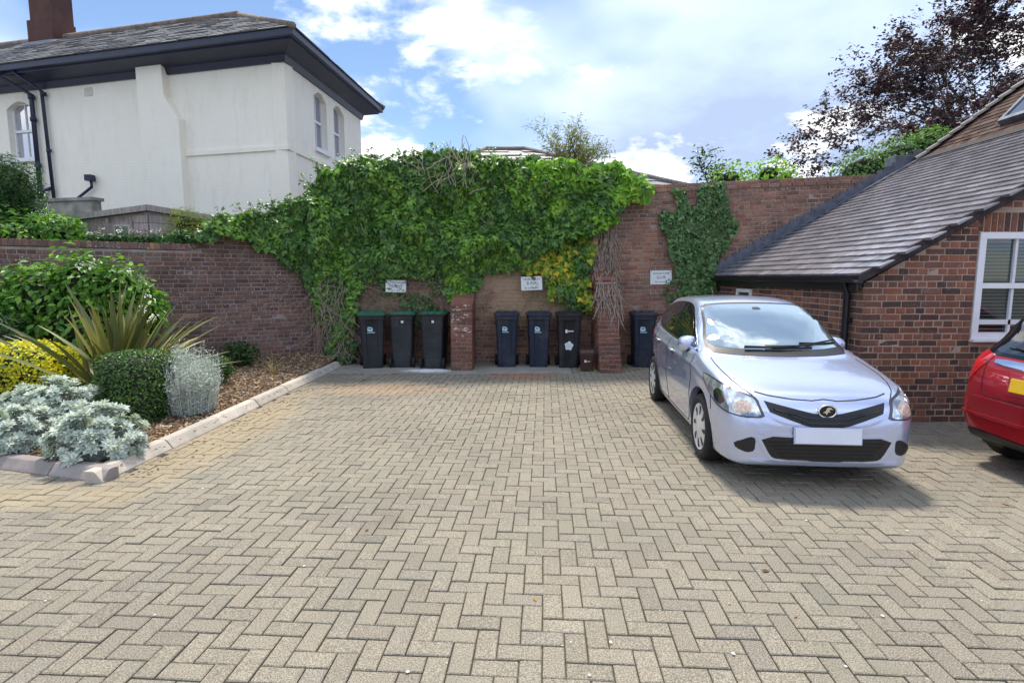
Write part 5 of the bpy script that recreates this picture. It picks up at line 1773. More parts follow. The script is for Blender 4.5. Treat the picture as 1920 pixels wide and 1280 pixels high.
# New Zealand flax: every strap leaf its own piece
def m_flax():
    m = NT('flax_leaf')
    c = m.ramp(m.rnd(), [(0, (0.070, 0.082, 0.042)), (.4, (0.115, 0.142, 0.052)), (.75, (0.18, 0.205, 0.060)), (1, (0.33, 0.31, 0.085))])
    uvx = m.n('ShaderNodeAttribute'); uvx.attribute_name = 'across'
    e = m.ramp(uvx.outputs['Fac'], [(0.0, (1.9, 1.7, .9)), (.12, (.8, .75, .7)), (.5, (1.1, 1.05, .8)), (.88, (.8, .75, .7)), (1.0, (1.9, 1.7, .9))])
    c = m.mix(.8, c, e, 'MULTIPLY')
    m.set(c, .42, spec=.45)
    return m.m
M_FLAX = m_flax()
flax = tag(empty('flax_plant', (-5.20, 7.12, bz(-5.2, 7.1) - .02)), 'spiky bronze-green flax with long arching strap leaves behind the box cube', 'plant')
for i in range(120):
    a = rng.uniform(0, 6.283)
    el = rng.uniform(.60, 1.45) if i > 36 else rng.uniform(.20, .65)
    ln = rng.uniform(1.15, 1.75)
    w0 = rng.uniform(.034, .054)
    h = Vector((math.cos(a), math.sin(a), 0)); sd_ = Vector((-h.y, h.x, 0))
    p = Vector((rng.gauss(0, .09), rng.gauss(0, .07), 0)); e = el; V = []; seg = 8
    acr = []
    twist = rng.gauss(0, .5)
    for k in range(seg + 1):
        t = k / seg
        w = w0 * (1 - .25 * (1 - t)) * (1 - max(0, t - .62) / .38 * .97) if t > .05 else w0 * .75
        d = h * math.cos(e) + Vector((0, 0, 1)) * math.sin(e)
        nn = d.cross(sd_).normalized()
        tw = twist * t
        s2 = sd_ * math.cos(tw) + nn * math.sin(tw); n2 = nn * math.cos(tw) - sd_ * math.sin(tw)
        V += [tuple(p - s2 * w + n2 * w * .35), tuple(p), tuple(p + s2 * w + n2 * w * .35)]; acr += [0.0, .5, 1.0]
        p = p + d * (ln / seg)
        e -= (rng.uniform(.2, .8) * (1.4 - el * .75)) * (t ** 1.5) * .38
    F = []
    for k in range(seg):
        b = 3 * k
        F += [(b, b + 1, b + 4, b + 3), (b + 1, b + 2, b + 5, b + 4)]
    o = np_obj('leaf', np.array(V), F, M_FLAX, flax, smooth=True)
    at = o.data.attributes.new('across', 'FLOAT', 'POINT'); at.data.foreach_set('value', np.array(acr, dtype=np.float32))

# dry grass tuft on the chips
M_STRAW = leaf_mat('straw_blade', [(0, (0.28, 0.19, 0.06)), (.5, (0.48, 0.36, 0.12)), (1, (0.62, 0.50, 0.22))], .6, .2)
def tuft(name, label, base, n, ln, mat, cat='grass'):
    root = tag(empty(name, base), label, cat)
    for i in range(n):
        a = rng.uniform(0, 6.283); el = rng.uniform(.35, 1.35); w = .0035
        h = Vector((math.cos(a), math.sin(a), 0)); s_ = Vector((-h.y, h.x, 0)); p = h * rng.uniform(0, .03); e = el; V = []
        l_ = ln * rng.uniform(.6, 1.15)
        for k in range(5):
            ww = w * (1 - k / 4.3)
            V += [tuple(p - s_ * ww), tuple(p + s_ * ww)]
            p = p + (h * math.cos(e) + Vector((0, 0, 1)) * math.sin(e)) * l_ / 4; e -= .28
        np_obj('blade', np.array(V), [(2 * k, 2 * k + 1, 2 * k + 3, 2 * k + 2) for k in range(4)], mat, root)
    return root
tuft('grass_tuft', 'straw-coloured dry grass tuft on the bark near the kerb', (-4.02, 9.10, bz(-4.0, 9.1)), 46, .36, M_STRAW)
tuft('grass_tuft', 'short dry yellow grass blades at the front of the bed between silver mounds', (-4.35, 5.6, bz(-4.35, 5.6)), 10, .30, M_STRAW)
tuft('weed', 'small weed rooted at the foot of the leaning buttress', (1.50, 9.72, .0), 18, .14, M_VINE, 'weed')

# ------------------------------------------------------------------ shrubs and trees beyond the walls
def tree(name, label, base, height, spread, leafmat, leaf, nleaf, barkmat, kind='oval', levels=4, split=(3, 4), up=.35, group=None, cat='tree', trunk=.16, first=.3, seed=1, lean=(0, 0), tipclump=.22, lratio=.68, droop=0.0, br=None):
    r = random.Random(seed)
    root = tag(empty(name, base), label, cat, group)
    mb = MB(); tips = []
    def grow(p, d, ln, rad, lev):
        pts = [p]; rr = [rad]; dd = d.copy(); n = 4
        for k in range(n):
            dd = (dd + Vector((r.gauss(0, .13), r.gauss(0, .13), r.gauss(0, .08) + (.04 if lev < 2 else -droop)))).normalized()
            p = p + dd * ln / n; pts.append(p); rr.append(rad * (1 - .45 * (k + 1) / n))
            if lev >= levels - 2: tips.append((p.copy(), dd.copy(), ln / n))
        mb.tube(pts, rr, 7 if lev < 2 else 4, cap=False)
        if lev >= levels: return
        for k in range(r.randint(*split)):
            t = r.uniform(.45, 1.0); i = min(int(t * n) + 1, n)
            q = pts[i]
            a = r.uniform(0, 6.283)
            o_ = dd.orthogonal().normalized(); o_ = Matrix.Rotation(a, 3, dd) @ o_
            nd = (dd * r.uniform(.5, 1.0) + o_ * r.uniform(.5, 1.05) * spread + Vector((0, 0, up * (1 if lev < 2 else .35)))).normalized()
            grow(q, nd, (br if (br and lev == 0) else ln) * r.uniform(lratio - .12, lratio + .12), rr[i] * .72, lev + 1)
    grow(Vector((0, 0, 0)), Vector((lean[0], lean[1], 1)).normalized(), height * first, trunk, 0)
    o = mb.build('trunk', barkmat, root)
    P, N, T, S = [], [], [], []
    for i in range(nleaf):
        p, d, sl_ = tips[r.randrange(len(tips))]
        p = p - d * sl_ * r.random()
        o3 = Vector((r.gauss(0, tipclump), r.gauss(0, tipclump), r.gauss(0, tipclump * .55)))
        P.append(tuple(p + o3)); N.append((r.gauss(0, .55), r.gauss(0, .55), 1)); T.append(tuple(d * .6 + Vector((r.gauss(0, 1), r.gauss(0, 1), -.3 + r.gauss(0, .4))))); S.append(leaf * r.uniform(.6, 1.3))
    leaves('crown', P, N, T, S, kind, leafmat, root)
    return root
M_BEECH = leaf_mat('copper_beech_leaf', [(0, (0.024, 0.014, 0.030)), (.5, (0.046, 0.026, 0.050)), (.9, (0.080, 0.042, 0.068)), (1, (0.12, 0.055, 0.06))], .4, .25)
tree('copper_beech_tree', 'tall purple-leaved copper beech rising behind the tiled roof', (19.9, 19.0, 0), 15.0, .95, M_BEECH, .14, 27000, M_BARK, levels=6, split=(3, 4), first=.33, seed=12, trunk=.3, tipclump=.07, lean=(-.03, 0), droop=.01)
tree('copper_beech_tree', 'lower spray of purple beech leaves reaching left over the garden wall', (15.1, 18.5, 0), 8.0, .9, M_BEECH, .13, 12000, M_BARK, levels=5, split=(3, 4), first=.42, seed=5, trunk=.13, tipclump=.07, lean=(-.04, 0))
M_BUSHG = leaf_mat('soft_green_leaf', [(0, (0.045, 0.12, 0.024)), (.5, (0.095, 0.22, 0.042)), (1, (0.18, 0.33, 0.07))], .5, .3)
def bush(name, label, clumps, n, size, mat, kind='oval', base=(0, 0, 0), cat='bush', lump=.3, corek=.6, jitter=.6):
    root = tag(empty(name, base), label, cat)
    P, N, T, S = [], [], [], []
    for ci, (c, r) in enumerate(clumps):
        p_, n_ = shrub_points(c, r, n, 2.0, .45, lump, 2.6, off=ci * 2.3)
        for p, nn in zip(p_, n_):
            P.append(tuple(p)); N.append(tuple(nn + Vector((rng.gauss(0, jitter), rng.gauss(0, jitter), .4)))); T.append((rng.gauss(0, 1), rng.gauss(0, 1), rng.gauss(0, .7))); S.append(size * rng.uniform(.6, 1.3))
        if corek: core_mesh(c, r, 2.0, M_CORE, 'inner_core', root, corek, lump, 2.6, ci * 2.3)
    leaves('leaves', P, N, T, S, kind, mat, root)
    mb = MB()
    for c, r in clumps: mb.tube([(c[0] * .4, c[1] * .4, 0), (c[0] * .8, c[1] * .8, c[2] * .6), c], [.05, .03, .012], 6)
    mb.build('stem', M_BARK, root)
    return root
bush('green_bush', 'rounded green bush in front of the purple beech above the wall end', [((-.9, 0, 4.3), (.75, .6, .60)), ((.05, .1, 4.65), (.75, .6, .62)), ((.75, .1, 4.95), (.55, .5, .48)), ((.2, 0, 4.0), (1.2, .7, .6))], 1500, .085, M_BUSHG, base=(9.75, 14.2, 0))
tree('sapling', 'thin leafy sapling sprouting above the wall beside the ivy patch', (4.3, 12.0, 0), 3.5, .8, M_DARKSH, .085, 900, M_BARK, levels=3, split=(3, 4), first=1.0, seed=9, trunk=.05, tipclump=.11, br=.8)
bush('green_bush', 'loose light green shrub peeping over the wall right of the sapling', [((-.25, 0, 3.75), (.45, .4, .40)), ((.55, 0, 3.85), (.45, .4, .38)), ((1.0, .1, 3.7), (.3, .3, .35))], 420, .085, M_VINE, base=(4.85, 11.9, 0), corek=.4)
tree('sapling', 'upright leafy shoots above the wall left of the lead capping', (5.55, 12.1, 0), 3.5, .6, M_BUSHG, .09, 420, M_BARK, levels=3, split=(3, 3), first=1.0, seed=21, trunk=.04, tipclump=.10, br=.6)
# buddleia with dark flower spikes
bud = tree('buddleia', 'arching buddleia with dark seed spikes above the ivy and slate roof', (.55, 12.3, 0), 3.7, .95, leaf_mat('buddleia_leaf', [(0, (0.10, 0.13, 0.035)), (.5, (0.22, 0.26, 0.06)), (1, (0.36, 0.37, 0.11))], .55, .3), .12, 2300, M_TWIG, kind='lance', levels=3, split=(5, 7), first=1.0, seed=31, trunk=.06, tipclump=.07, up=.5, cat='shrub', br=1.1)
bush('yellow_green_bush', 'yellowish fine-leaved bush rising out of the ivy in front of the slate roof', [((0, 0, 3.65), (.55, .4, .45)), ((.45, 0, 3.55), (.5, .4, .45)), ((-.4, 0, 3.6), (.35, .35, .35))], 900, .055, leaf_mat('olive_leaf', [(0, (0.08, 0.13, 0.02)), (.5, (0.20, 0.25, 0.035)), (1, (0.34, 0.34, 0.06))], .5, .3), base=(.62, 11.6, 0), corek=.45)
# left-hand garden beyond the wall
bush('leafy_bush', 'fresh green leafy bush between the blue shed and the timber shed', [((-.5, 0, 2.55), (.75, .5, .50)), ((.35, .0, 2.45), (.50, .4, .42)), ((-.1, -.3, 2.2), (.6, .4, .5)), ((.9, -.1, 2.1), (.25, .25, .25))], 1300, .105, M_HYD, base=(-8.75, 10.25, 0))
bush('conifer', 'dark dense conifer cut off by the left edge in front of the house', [((0, 0, 3.30), (.55, .55, .65)), ((.05, 0, 2.6), (.62, .6, .7))], 6000, .085, M_DARKSH, 'lance', base=(-9.35, 10.4, 0), corek=.66)
bush('yellow_green_bush', 'yellow-green feathery bush beside the shed roof', [((0, 0, 2.65), (.42, .4, .42)), ((.25, .1, 2.45), (.4, .4, .4))], 1400, .07, leaf_mat('lime_leaf', [(0, (0.13, 0.20, 0.025)), (.5, (0.28, 0.36, 0.04)), (1, (0.46, 0.48, 0.07))], .5, .35), 'lance', base=(-6.35, 11.0, 0), corek=.5)
tp = bush('trailing_plant', 'low white-flowered plant trailing along the wall top by the shed', [((-.45, 0, 2.36), (.35, .16, .07)), ((.15, .1, 2.36), (.45, .18, .09)), ((.7, .35, 2.40), (.35, .18, .12))], 520, .06, M_DARKSH, base=(-6.45, 9.45, 0), corek=.4)
flower_heads([(Vector((rng.uniform(-.8, .8), -.1 + .2 * rng.random(), 2.46 + rng.gauss(0, .03))), Vector((0, -.4, 1))) for _ in range(12)], tp, .05, 9)

# ================================================================== wheelie bins
def bin_plastic(name, col):
    m = NT(name)
    c = m.ramp(m.noise(5, 5, .65), [(0.3, tuple(x * .75 for x in col)), (0.7, tuple(x * 1.25 for x in col))])
    du = m.ramp(m.noise(2.2, 5, .7, m.mapv(m.pos(), loc=(4, 1, 7))), [(0.5, 0.0), (0.8, .30)])
    c = m.mix(du, c, (0.16, 0.15, 0.14))
    m.set(c, m.ramp(m.noise(12, 4, .6), [(0.3, .42), (0.7, .62)]), spec=.4)
    m.bump(m.noise(320, 2, .6), .2, .002)
    return m.m
M_BINK = bin_plastic('charcoal_bin_plastic', (0.022, 0.026, 0.032))
M_BINN = bin_plastic('navy_bin_plastic', (0.016, 0.024, 0.046))
M_BINB = bin_plastic('black_bin_plastic', (0.016, 0.017, 0.021))
M_LIDG = bin_plastic('green_lid_plastic', (0.020, 0.12, 0.065))
M_BROWN = bin_plastic('brown_caddy_plastic', (0.075, 0.036, 0.030))
M_RUBBER = plain('rubber', (0.012, 0.012, 0.013), .8, vary=.3, nscale=20)
M_STICK = plain('white_sticker', (0.74, 0.78, 0.80), .5, vary=.1, nscale=60)
M_STICKB = plain('pale_blue_sticker', (0.45, 0.68, 0.80), .5, vary=.15, nscale=60)

def rrect(w, d, r, n=4, groove=0.0, gw=.10):
    """rounded rectangle, ccw from above, optional shallow vertical groove on the front (y=-d/2) face"""
    pts = []
    for cx, cy, a0 in ((w / 2 - r, -d / 2 + r, -90), (w / 2 - r, d / 2 - r, 0), (-w / 2 + r, d / 2 - r, 90), (-w / 2 + r, -d / 2 + r, 180)):
        for k in range(n + 1):
            a = R(a0 + 90 * k / n); pts.append((cx + r * math.cos(a), cy + r * math.sin(a)))
    g_ = groove
    xs = w * gw * 2.4
    pts += [(-xs - .006, -d / 2), (-xs + .006, -d / 2 + g_), (xs - .006, -d / 2 + g_), (xs + .006, -d / 2)]
    return pts
def wheelie_bin(label, loc, rz, bodym, lidm, w=.48, d=.54, h=1.06, logo=None, back=False, group='wheelie bins along the wall'):
    root = tag(empty('wheelie_bin', loc, rz), label, 'bin', group)
    hb = h - .075
    mb = MB(); secs = []
    for z, k, dy, g_ in ((.0, .78, .03, 0), (.012, .80, .03, .004), (.06, .805, .028, .012), (hb * .55, .90, .012, .013), (hb - .09, .965, .004, .012), (hb - .075, .97, .003, .002), (hb - .07, 1.02, 0, 0), (hb, 1.03, 0, 0)):
        secs.append([(x, y + dy, z) for x, y in rrect(w * k * .93, d * k * .92, .035 * k + .01, 3, g_)])
    mb.loft(secs)
    body = mb.build('body', bodym, root, sharp=38)
    mb = MB(); secs = []
    for z, kx, ky, dy in ((hb + .002, 1.0, 1.0, 0), (hb + .004, 1.05, 1.05, -.006), (hb + .032, 1.06, 1.06, -.006), (hb + .042, 1.02, 1.02, -.004), (hb + .060, .93, .93, 0), (hb + .068, .70, .70, .01)):
        secs.append([(x, y + dy, z) for x, y in rrect(w * kx, d * ky, .05 * kx, 3, 0)])
    mb.loft(secs)
    for sx in (-.32, 0, .32):
        mb.box((w * sx, -.03, hb + .067), (w * .17, d * .62, .022), bev=.006)
    lid = mb.build('lid', lidm, root, sharp=38)
    mb = MB()
    mb.tube([(-w * .42, d * .53, hb + .02), (w * .42, d * .53, hb + .02)], .013, 8)
    for sx in (-.42, -.14, .14, .42): mb.box((w * sx, d * .49, hb + .022), (.035, .09, .045), bev=.006)
    mb.build('handle', bodym, root, sharp=40)
    for sx in (-1, 1):
        wmb = MB()
        wmb.lathe([(.0, -.022), (.060, -.022), (.066, -.026), (.094, -.022), (.100, -.012), (.100, .012), (.094, .022), (.066, .026), (.060, .022), (.0, .022)], 'X', 20)
        wheel = wmb.build('wheel', M_RUBBER, root, (sx * (w * .43 + .010), d * .40, .100), sharp=40)
        MB().lathe([(.0, .027 * sx), (.022, .027 * sx), (.024, .0)], 'X', 10).build('hub', bodym, wheel)
    mb = MB(); mb.tube([(-w * .46, d * .40, .10), (w * .46, d * .40, .10)], .011, 8); mb.build('axle', bodym, root)
    mb = MB(); mb.box((0, d * .37, .09), (w * .62, .07, .15), bev=.012); mb.build('axle_housing', bodym, root)
    yf = -d * .92 * .93 / 2 + .011
    if logo in ('blue', 'white'):
        lm = M_STICKB if logo == 'blue' else M_STICK
        zc = h * .66; yy = yf - .0015
        sl = .033
        def fy(z): return -d * .92 * (.805 + (.90 - .805) * (z - .06) / (hb * .55 - .06) if z < hb * .55 else .90 + .065 * (z - hb * .55) / (hb * .45 - .09)) / 2 + .028 - .016 * (z / (hb * .55)) * 1.0 + .0128 - .0
        def flat(pts, name, m, off=.002):
            mbb = MB(); n = len(pts)
            fr = [(x, face_y(z) - off - .002, z) for x, z in pts]; bk = [(x, face_y(z) - off + .004, z) for x, z in pts]
            mbb.add(fr + bk, [tuple(range(n))] + [(i, n + i, n + (i + 1) % n, (i + 1) % n) for i in range(n)])
            return mbb.build(name, m, root)
        prof = pchip([.06, hb * .55, hb - .09], [-d * .92 * .805 / 2 + .028 + .012, -d * .92 * .90 / 2 + .012 + .013, -d * .92 * .965 / 2 + .004 + .012])
        face_y = lambda z: prof(z)
        cx = -.03
        st = flat([(cx - .05, zc + .0), (cx + .035, zc - .005), (cx + .045, zc + .045), (cx + .02, zc + .075), (cx - .045, zc + .08), (cx - .055, zc + .04)], 'logo', lm)
        flat([(cx - .035, zc + .040), (cx + .015, zc + .036), (cx + .022, zc + .052), (cx - .032, zc + .058)], 'logo_mark', bodym, .0045)
        x = cx - .055
        for q in range(9):
            ww = rng.uniform(.008, .013)
            flat([(x, zc - .035 + rng.uniform(-.002, .002)), (x + ww, zc - .035), (x + ww, zc - .018), (x, zc - .016)], 'lettering', lm)
            x += ww + .004
    elif logo == 'two':
        prof = pchip([.06, hb * .55, hb - .09], [-d * .92 * .805 / 2 + .040, -d * .92 * .90 / 2 + .025, -d * .92 * .965 / 2 + .016])
        def flat(pts, name, m, off=.002):
            mbb = MB(); n = len(pts)
            fr = [(x, prof(z) - off - .002, z) for x, z in pts]; bk = [(x, prof(z) - off + .004, z) for x, z in pts]
            mbb.add(fr + bk, [tuple(range(n))] + [(i, n + i, n + (i + 1) % n, (i + 1) % n) for i in range(n)])
            return mbb.build(name, m, root)
        zc = h * .66
        flat([(-.075, zc - .03), (-.035, zc - .03), (-.035, zc + .03), (-.075, zc + .035)], 'logo', M_STICK)
        x = -.028
        for q in range(8):
            ww = rng.uniform(.009, .013); flat([(x, zc - .008), (x + ww, zc - .008), (x + ww, zc + .014), (x, zc + .014)], 'lettering', M_STICK); x += ww + .003
        zc = h * .40; pts = []
        for k in range(24):
            a = 6.283 * k / 24; rr = .075 * (1 + .14 * math.sin(5 * a + .6))
            pts.append((rr * math.cos(a) - .005, zc + rr * 1.08 * math.sin(a)))
        flat(pts, 'round_sticker', M_STICK)
        for dz, l in ((.03, .07), (.005, .10), (-.02, .08)):
            flat([(-l / 2, zc + dz), (l / 2, zc + dz), (l / 2, zc + dz + .010), (-l / 2, zc + dz + .010)], 'lettering', M_STICKB, .0045)
    elif logo == 'tag':                       # small white maker's label on the rear, under the handle
        yb = d * .92 * .96 / 2 + .0
        mb = MB(); mb.box((-.02, yb + .0045, hb - .115), (.045, .004, .045)); mb.build('label_sticker', M_STICK, root)
        mb = MB(); mb.box((.02, yb + .003, hb - .12), (.03, .008, .07)); mb.build('lift_slot', M_RUBBER, root)
    return root
wheelie_bin('charcoal bin with green lid and pale blue logo, leftmost beside the ivy', (-2.66, 10.40, .002), R(14), M_BINK, M_LIDG, .50, .62, 1.07, 'blue')
wheelie_bin('charcoal bin with green lid turned backwards, middle of the three green-lidded', (-2.10, 10.52, .002), R(184), M_BINK, M_LIDG, .48, .52, 1.06, 'tag')
wheelie_bin('charcoal bin with green lid turned backwards, right next to the upright pier', (-1.47, 10.42, .002), R(174), M_BINK, M_LIDG, .48, .52, 1.07, 'tag')
wheelie_bin('navy bin with pale blue logo, first to the right of the upright pier', (-.10, 10.50, .002), R(0), M_BINN, M_BINN, .46, .50, 1.06, 'blue')
wheelie_bin('navy bin with pale blue logo, between another navy bin and the black one', (.51, 10.50, .0), R(1), M_BINN, M_BINN, .46, .50, 1.06, 'blue')
wheelie_bin('black bin with white lettering and a round white sticker', (1.08, 10.42, .0), R(-2), M_BINB, M_BINB, .48, .52, 1.06, 'two')
wheelie_bin('navy bin half hidden behind the parked silver car', (2.50, 10.46, 0), R(-2), M_BINN, M_BINN, .46, .50, 1.06, 'blue')

# small brown food caddy
cad = tag(empty('food_caddy', (1.37, 9.97, 0), R(-4)), 'small brown lidded food caddy in front of the leaning buttress', 'caddy')
mb = MB(); secs = []
for z, k in ((0, .82), (.01, .85), (.30, .98), (.315, 1.04), (.33, 1.04)): secs.append([(x, y, z) for x, y in rrect(.255 * k, .24 * k, .028, 3, 0)])
mb.loft(secs); mb.build('body', M_BROWN, cad, sharp=40)
mb = MB(); secs = []
for z, k in ((.331, 1.06), (.355, 1.08), (.375, 1.0), (.395, .80)): secs.append([(x, y, z) for x, y in rrect(.255 * k, .24 * k, .03, 3, 0)])
mb.loft(secs); mb.build('lid', M_BROWN, cad, sharp=40)
mb = MB(); mb.tube([(-.14, 0, .32), (-.145, -.02, .40), (-.10, -.03, .435), (.10, -.03, .435), (.145, -.02, .40), (.14, 0, .32)], .006, 6); mb.build('handle', M_BINB, cad)
mb = MB(); mb.box((-.03, -.1145, .19), (.035, .004, .045)); mb.build('logo', M_STICK, cad)
for i in range(5): MB().box((-.002 + i * .013, -.1145, .185), (.009, .004, .014)).build('lettering', M_STICK, cad)

# ================================================================== parking signs on the wall
def m_sign():
    m = NT('sign_enamel')
    c = m.ramp(m.noise(9, 4, .7), [(0.3, (0.66, 0.70, 0.74)), (0.7, (0.80, 0.83, 0.85))])
    ru = m.ramp(m.noise(16, 4, .75, m.mapv(m.pos(), loc=(3, 3, 3))), [(0.62, 0.0), (0.70, .8)])
    c = m.mix(ru, c, (0.20, 0.13, 0.09))
    m.set(c, .45, spec=.4); return m.m
M_SIGN = m_sign()
M_SIGNTXT = plain('sign_lettering', (0.03, 0.035, 0.06), .6, vary=.3, nscale=50)
M_RUST = plain('rust', (0.26, 0.10, 0.04), .9, vary=.4, nscale=40)
def text(body, size, x, z, parent, mat, y=-.004, sx=1.0):
    cu = bpy.data.curves.new('lettering', 'FONT'); cu.body = body; cu.size = size; cu.align_x = 'CENTER'; cu.extrude = .0008
    cu.materials.append(mat)
    t_ = bpy.data.objects.new('lettering', cu); COL.objects.link(t_)
    bpy.context.view_layer.update()
    me = bpy.data.meshes.new_from_object(t_.evaluated_get(bpy.context.evaluated_depsgraph_get()))
    bpy.data.objects.remove(t_)
    o = bpy.data.objects.new('lettering', me)
    o.location = (x, y, z); o.rotation_euler = (R(90), 0, 0); o.scale = (sx, 1, 1)
    return link(o, parent)
def sign(label, loc, roll, w, h, lines, rust=None):
    root = tag(empty('parking_sign', loc), label, 'sign', 'white parking signs on the back wall')
    root.rotation_euler = (0, roll, 0)
    mb = MB(); mb.box((0, 0, 0), (w, .006, h), bev=.0015); mb.build('plate', M_SIGN, root)
    for t, s, z in lines: text(t, s, 0, z, root, M_SIGNTXT)
    for sx in (-.45, .45):
        MB().lathe([(.0, -.006), (.007, -.006), (.009, -.003), (.009, .003)], 'Y', 8).build('screw', M_RUST, root, (w * sx, 0, h * .40))
    if rust:
        bm = [(rust[0] + rust[2] * (1 + .3 * math.sin(3 * a)) * math.cos(a), rust[1] + rust[2] * .8 * math.sin(a)) for a in np.linspace(0, 6.0, 14)]
        MB().prism(bm, lambda x, z: (x, -.0052, z), lambda x, z: (x, -.0035, z)).build('rust_spot', M_RUST, root)
    return root
sign('worn white parking sign above the green-lidded bins', (-2.26, 10.74, 1.53), R(1.5), .40, .235, [('SAT CAR PARKING', .048, .055), ('PERMT', .085, -.030), ('ONLY 8.0-6', .036, -.092)], (-.10, -.05, .02))
sign('rust-spotted white sign reading bins above the navy bins', (.38, 10.70, 1.585), R(-2.5), .41, .265, [('VEHICLE DO', .058, .062), ('B INS', .085, -.022), ('Bsn parking nnm', .042, -.100)], (.05, .085, .038))
sign('clean pale sign on bare brick beside the dark ivy patch', (2.92, 10.835, 1.70), R(-1.5), .42, .27, [('PETRANTI DIR', .050, .060), ('2LUB', .078, -.022), ('No 9 parking', .042, -.098)], None)

# ================================================================== cars
def chaikin(poly, it=2):
    for _ in range(it):
        q = []
        n = len(poly)
        for i in range(n):
            a, b = poly[i], poly[(i + 1) % n]
            q += [(a[0] * .8 + b[0] * .2, a[1] * .8 + b[1] * .2), (a[0] * .2 + b[0] * .8, a[1] * .2 + b[1] * .8)]
        poly = q
    return poly
class CarBody:
    def __init__(s, K, name, paint, parent, arches, ns=150, nv=44):
        s.root = parent
        f = {k: pchip(*zip(*v)) for k, v in K.items() if k not in ('L',)}
        Lc = K['L']
        us = np.linspace(0, 1, ns)
        # denser near both ends
        xs = Lc * (us - .155 * np.sin(2 * math.pi * us) )
        rows = []
        for x in xs:
            w, zb, zs, zt, wr = f['w'](x), f['zb'](x), f['zs'](x), f['zt'](x), f['wr'](x)
            wl = w - f['tuck'](x)
            cab = min(max((zt - zs - .09) / .26, 0), 1); cab = cab * cab * (3 - 2 * cab)
            dz = zt - zs
            zm = zb + (zs - zb) * .52
            kx = min(max((x - .35) / .4, 0), 1) * min(max((3.6 - x) / .4, 0), 1)
            lower = [(0, zb), (wl * .75, zb), (wl - .03, zb + .012), (wl, zb + .07), (w - .008, zm - .08), (w, zm), (w - .003 - .008 * kx, zm + (zs - zm) * .42), (w - .018 + .016 * kx, zm + (zs - zm) * .72), (w - .028 + .004 * kx, zm + (zs - zm) * .82), (w - .055, zs)]
            hood = [(w - .105, zs + dz * .30), (w * .76, zs + dz * .58), (w * .56, zs + dz * .80), (w * .30, zs + dz * .95), (0, zt)]
            wr_ = min(wr, w - .10)
            zr = zt - .055 - .01
            g6 = (w - .078, zs + .022)
            cabp = [g6, (g6[0] * .52 + wr_ * .48 + .018, g6[1] * .48 + zr * .52), (wr_ + .006, zr - .012), (wr_ * .80, zt - .022), (0, zt)]
            up = [(a[0] * (1 - cab) + b[0] * cab, a[1] * (1 - cab) + b[1] * cab) for a, b in zip(hood, cabp)]
            pts = np.array(lower + up)
            # arc-length catmull-rom resample
            P4 = np.vstack([2 * pts[0] - pts[1], pts, [-pts[-2][0], pts[-2][1]]])
            out = []
            n = len(pts)
            for t in np.linspace(0, n - 1 - 1e-6, nv):
                i = int(t); u = t - i
                p0, p1, p2, p3 = P4[i], P4[i + 1], P4[i + 2], P4[i + 3]
                # centripetal-ish damping to avoid overshoot
                m1 = (p2 - p0) * .42; m2 = (p3 - p1) * .42
                out.append((2 * u ** 3 - 3 * u ** 2 + 1) * p1 + (u ** 3 - 2 * u ** 2 + u) * m1 + (-2 * u ** 3 + 3 * u ** 2) * p2 + (u ** 3 - u ** 2) * m2)
            out = np.array(out); out[0, 0] = 0; out[-1, 0] = 0; out[:, 0] = np.maximum(out[:, 0], 0)
            rows.append([(x, y, z) for y, z in out])
        n = nv
        V = []; F = []
        ring = []
        for r_ in rows:
            # full loop: +y half bottom->top then -y half top->bottom
            ring.append(list(r_) + [(x, -y, z) for x, y, z in reversed(r_[1:-1])])
        m_ = len(ring[0])
        for rg in ring: V += rg
        for i in range(len(ring) - 1):
            for k in range(m_):
                k2 = (k + 1) % m_
                F.append((i * m_ + k, (i + 1) * m_ + k, (i + 1) * m_ + k2, i * m_ + k2))
        F.append(tuple(range(m_)))
        F.append(tuple((len(ring) - 1) * m_ + k for k in range(m_ - 1, -1, -1)))
        s.bvh = BVHTree.FromPolygons([Vector(v) for v in V], F)
        me = np_mesh(name, np.array(V), F, paint, smooth=True)
        tmp = bpy.data.objects.new(name, me); COL.objects.link(tmp)
        cut = MB()
        for (ax, ay0, ay1, az, ar) in arches:
            for sg in (-1, 1):
                th = np.linspace(0, 2 * math.pi, 41)[:-1]
                secs = [[(ax + ar * math.cos(t), sg * yy, az + ar * math.sin(t)) for t in th] for yy in ((ay0, ay1) if sg > 0 else (ay1, ay0))]
                cut.loft(secs, smooth=True)
        co = cut.build('cutter', paint, None)
        for q in (tmp, co):
            bm = bmesh.new(); bm.from_mesh(q.data)
            bmesh.ops.remove_doubles(bm, verts=bm.verts[:], dist=1e-6)
            bmesh.ops.recalc_face_normals(bm, faces=bm.faces[:])
            bm.to_mesh(q.data); bm.free()
        bo = tmp.modifiers.new('b', 'BOOLEAN'); bo.operation = 'DIFFERENCE'; bo.object = co; bo.solver = 'EXACT'
        bpy.context.view_layer.update()
        dg = bpy.context.evaluated_depsgraph_get()
        me2 = bpy.data.meshes.new_from_object(tmp.evaluated_get(dg))
        bpy.data.objects.remove(tmp); bpy.data.objects.remove(co)
        me2.polygons.foreach_set('use_smooth', np.ones(len(me2.polygons), dtype=bool))
        me2.set_sharp_from_angle(angle=R(48))
        s.body = link(bpy.data.objects.new('body', me2), parent)
    def cast(s, o, d):
        h = s.bvh.ray_cast(Vector(o), Vector(d).normalized())
        return (h[0], h[1]) if h[0] is not None else (None, None)
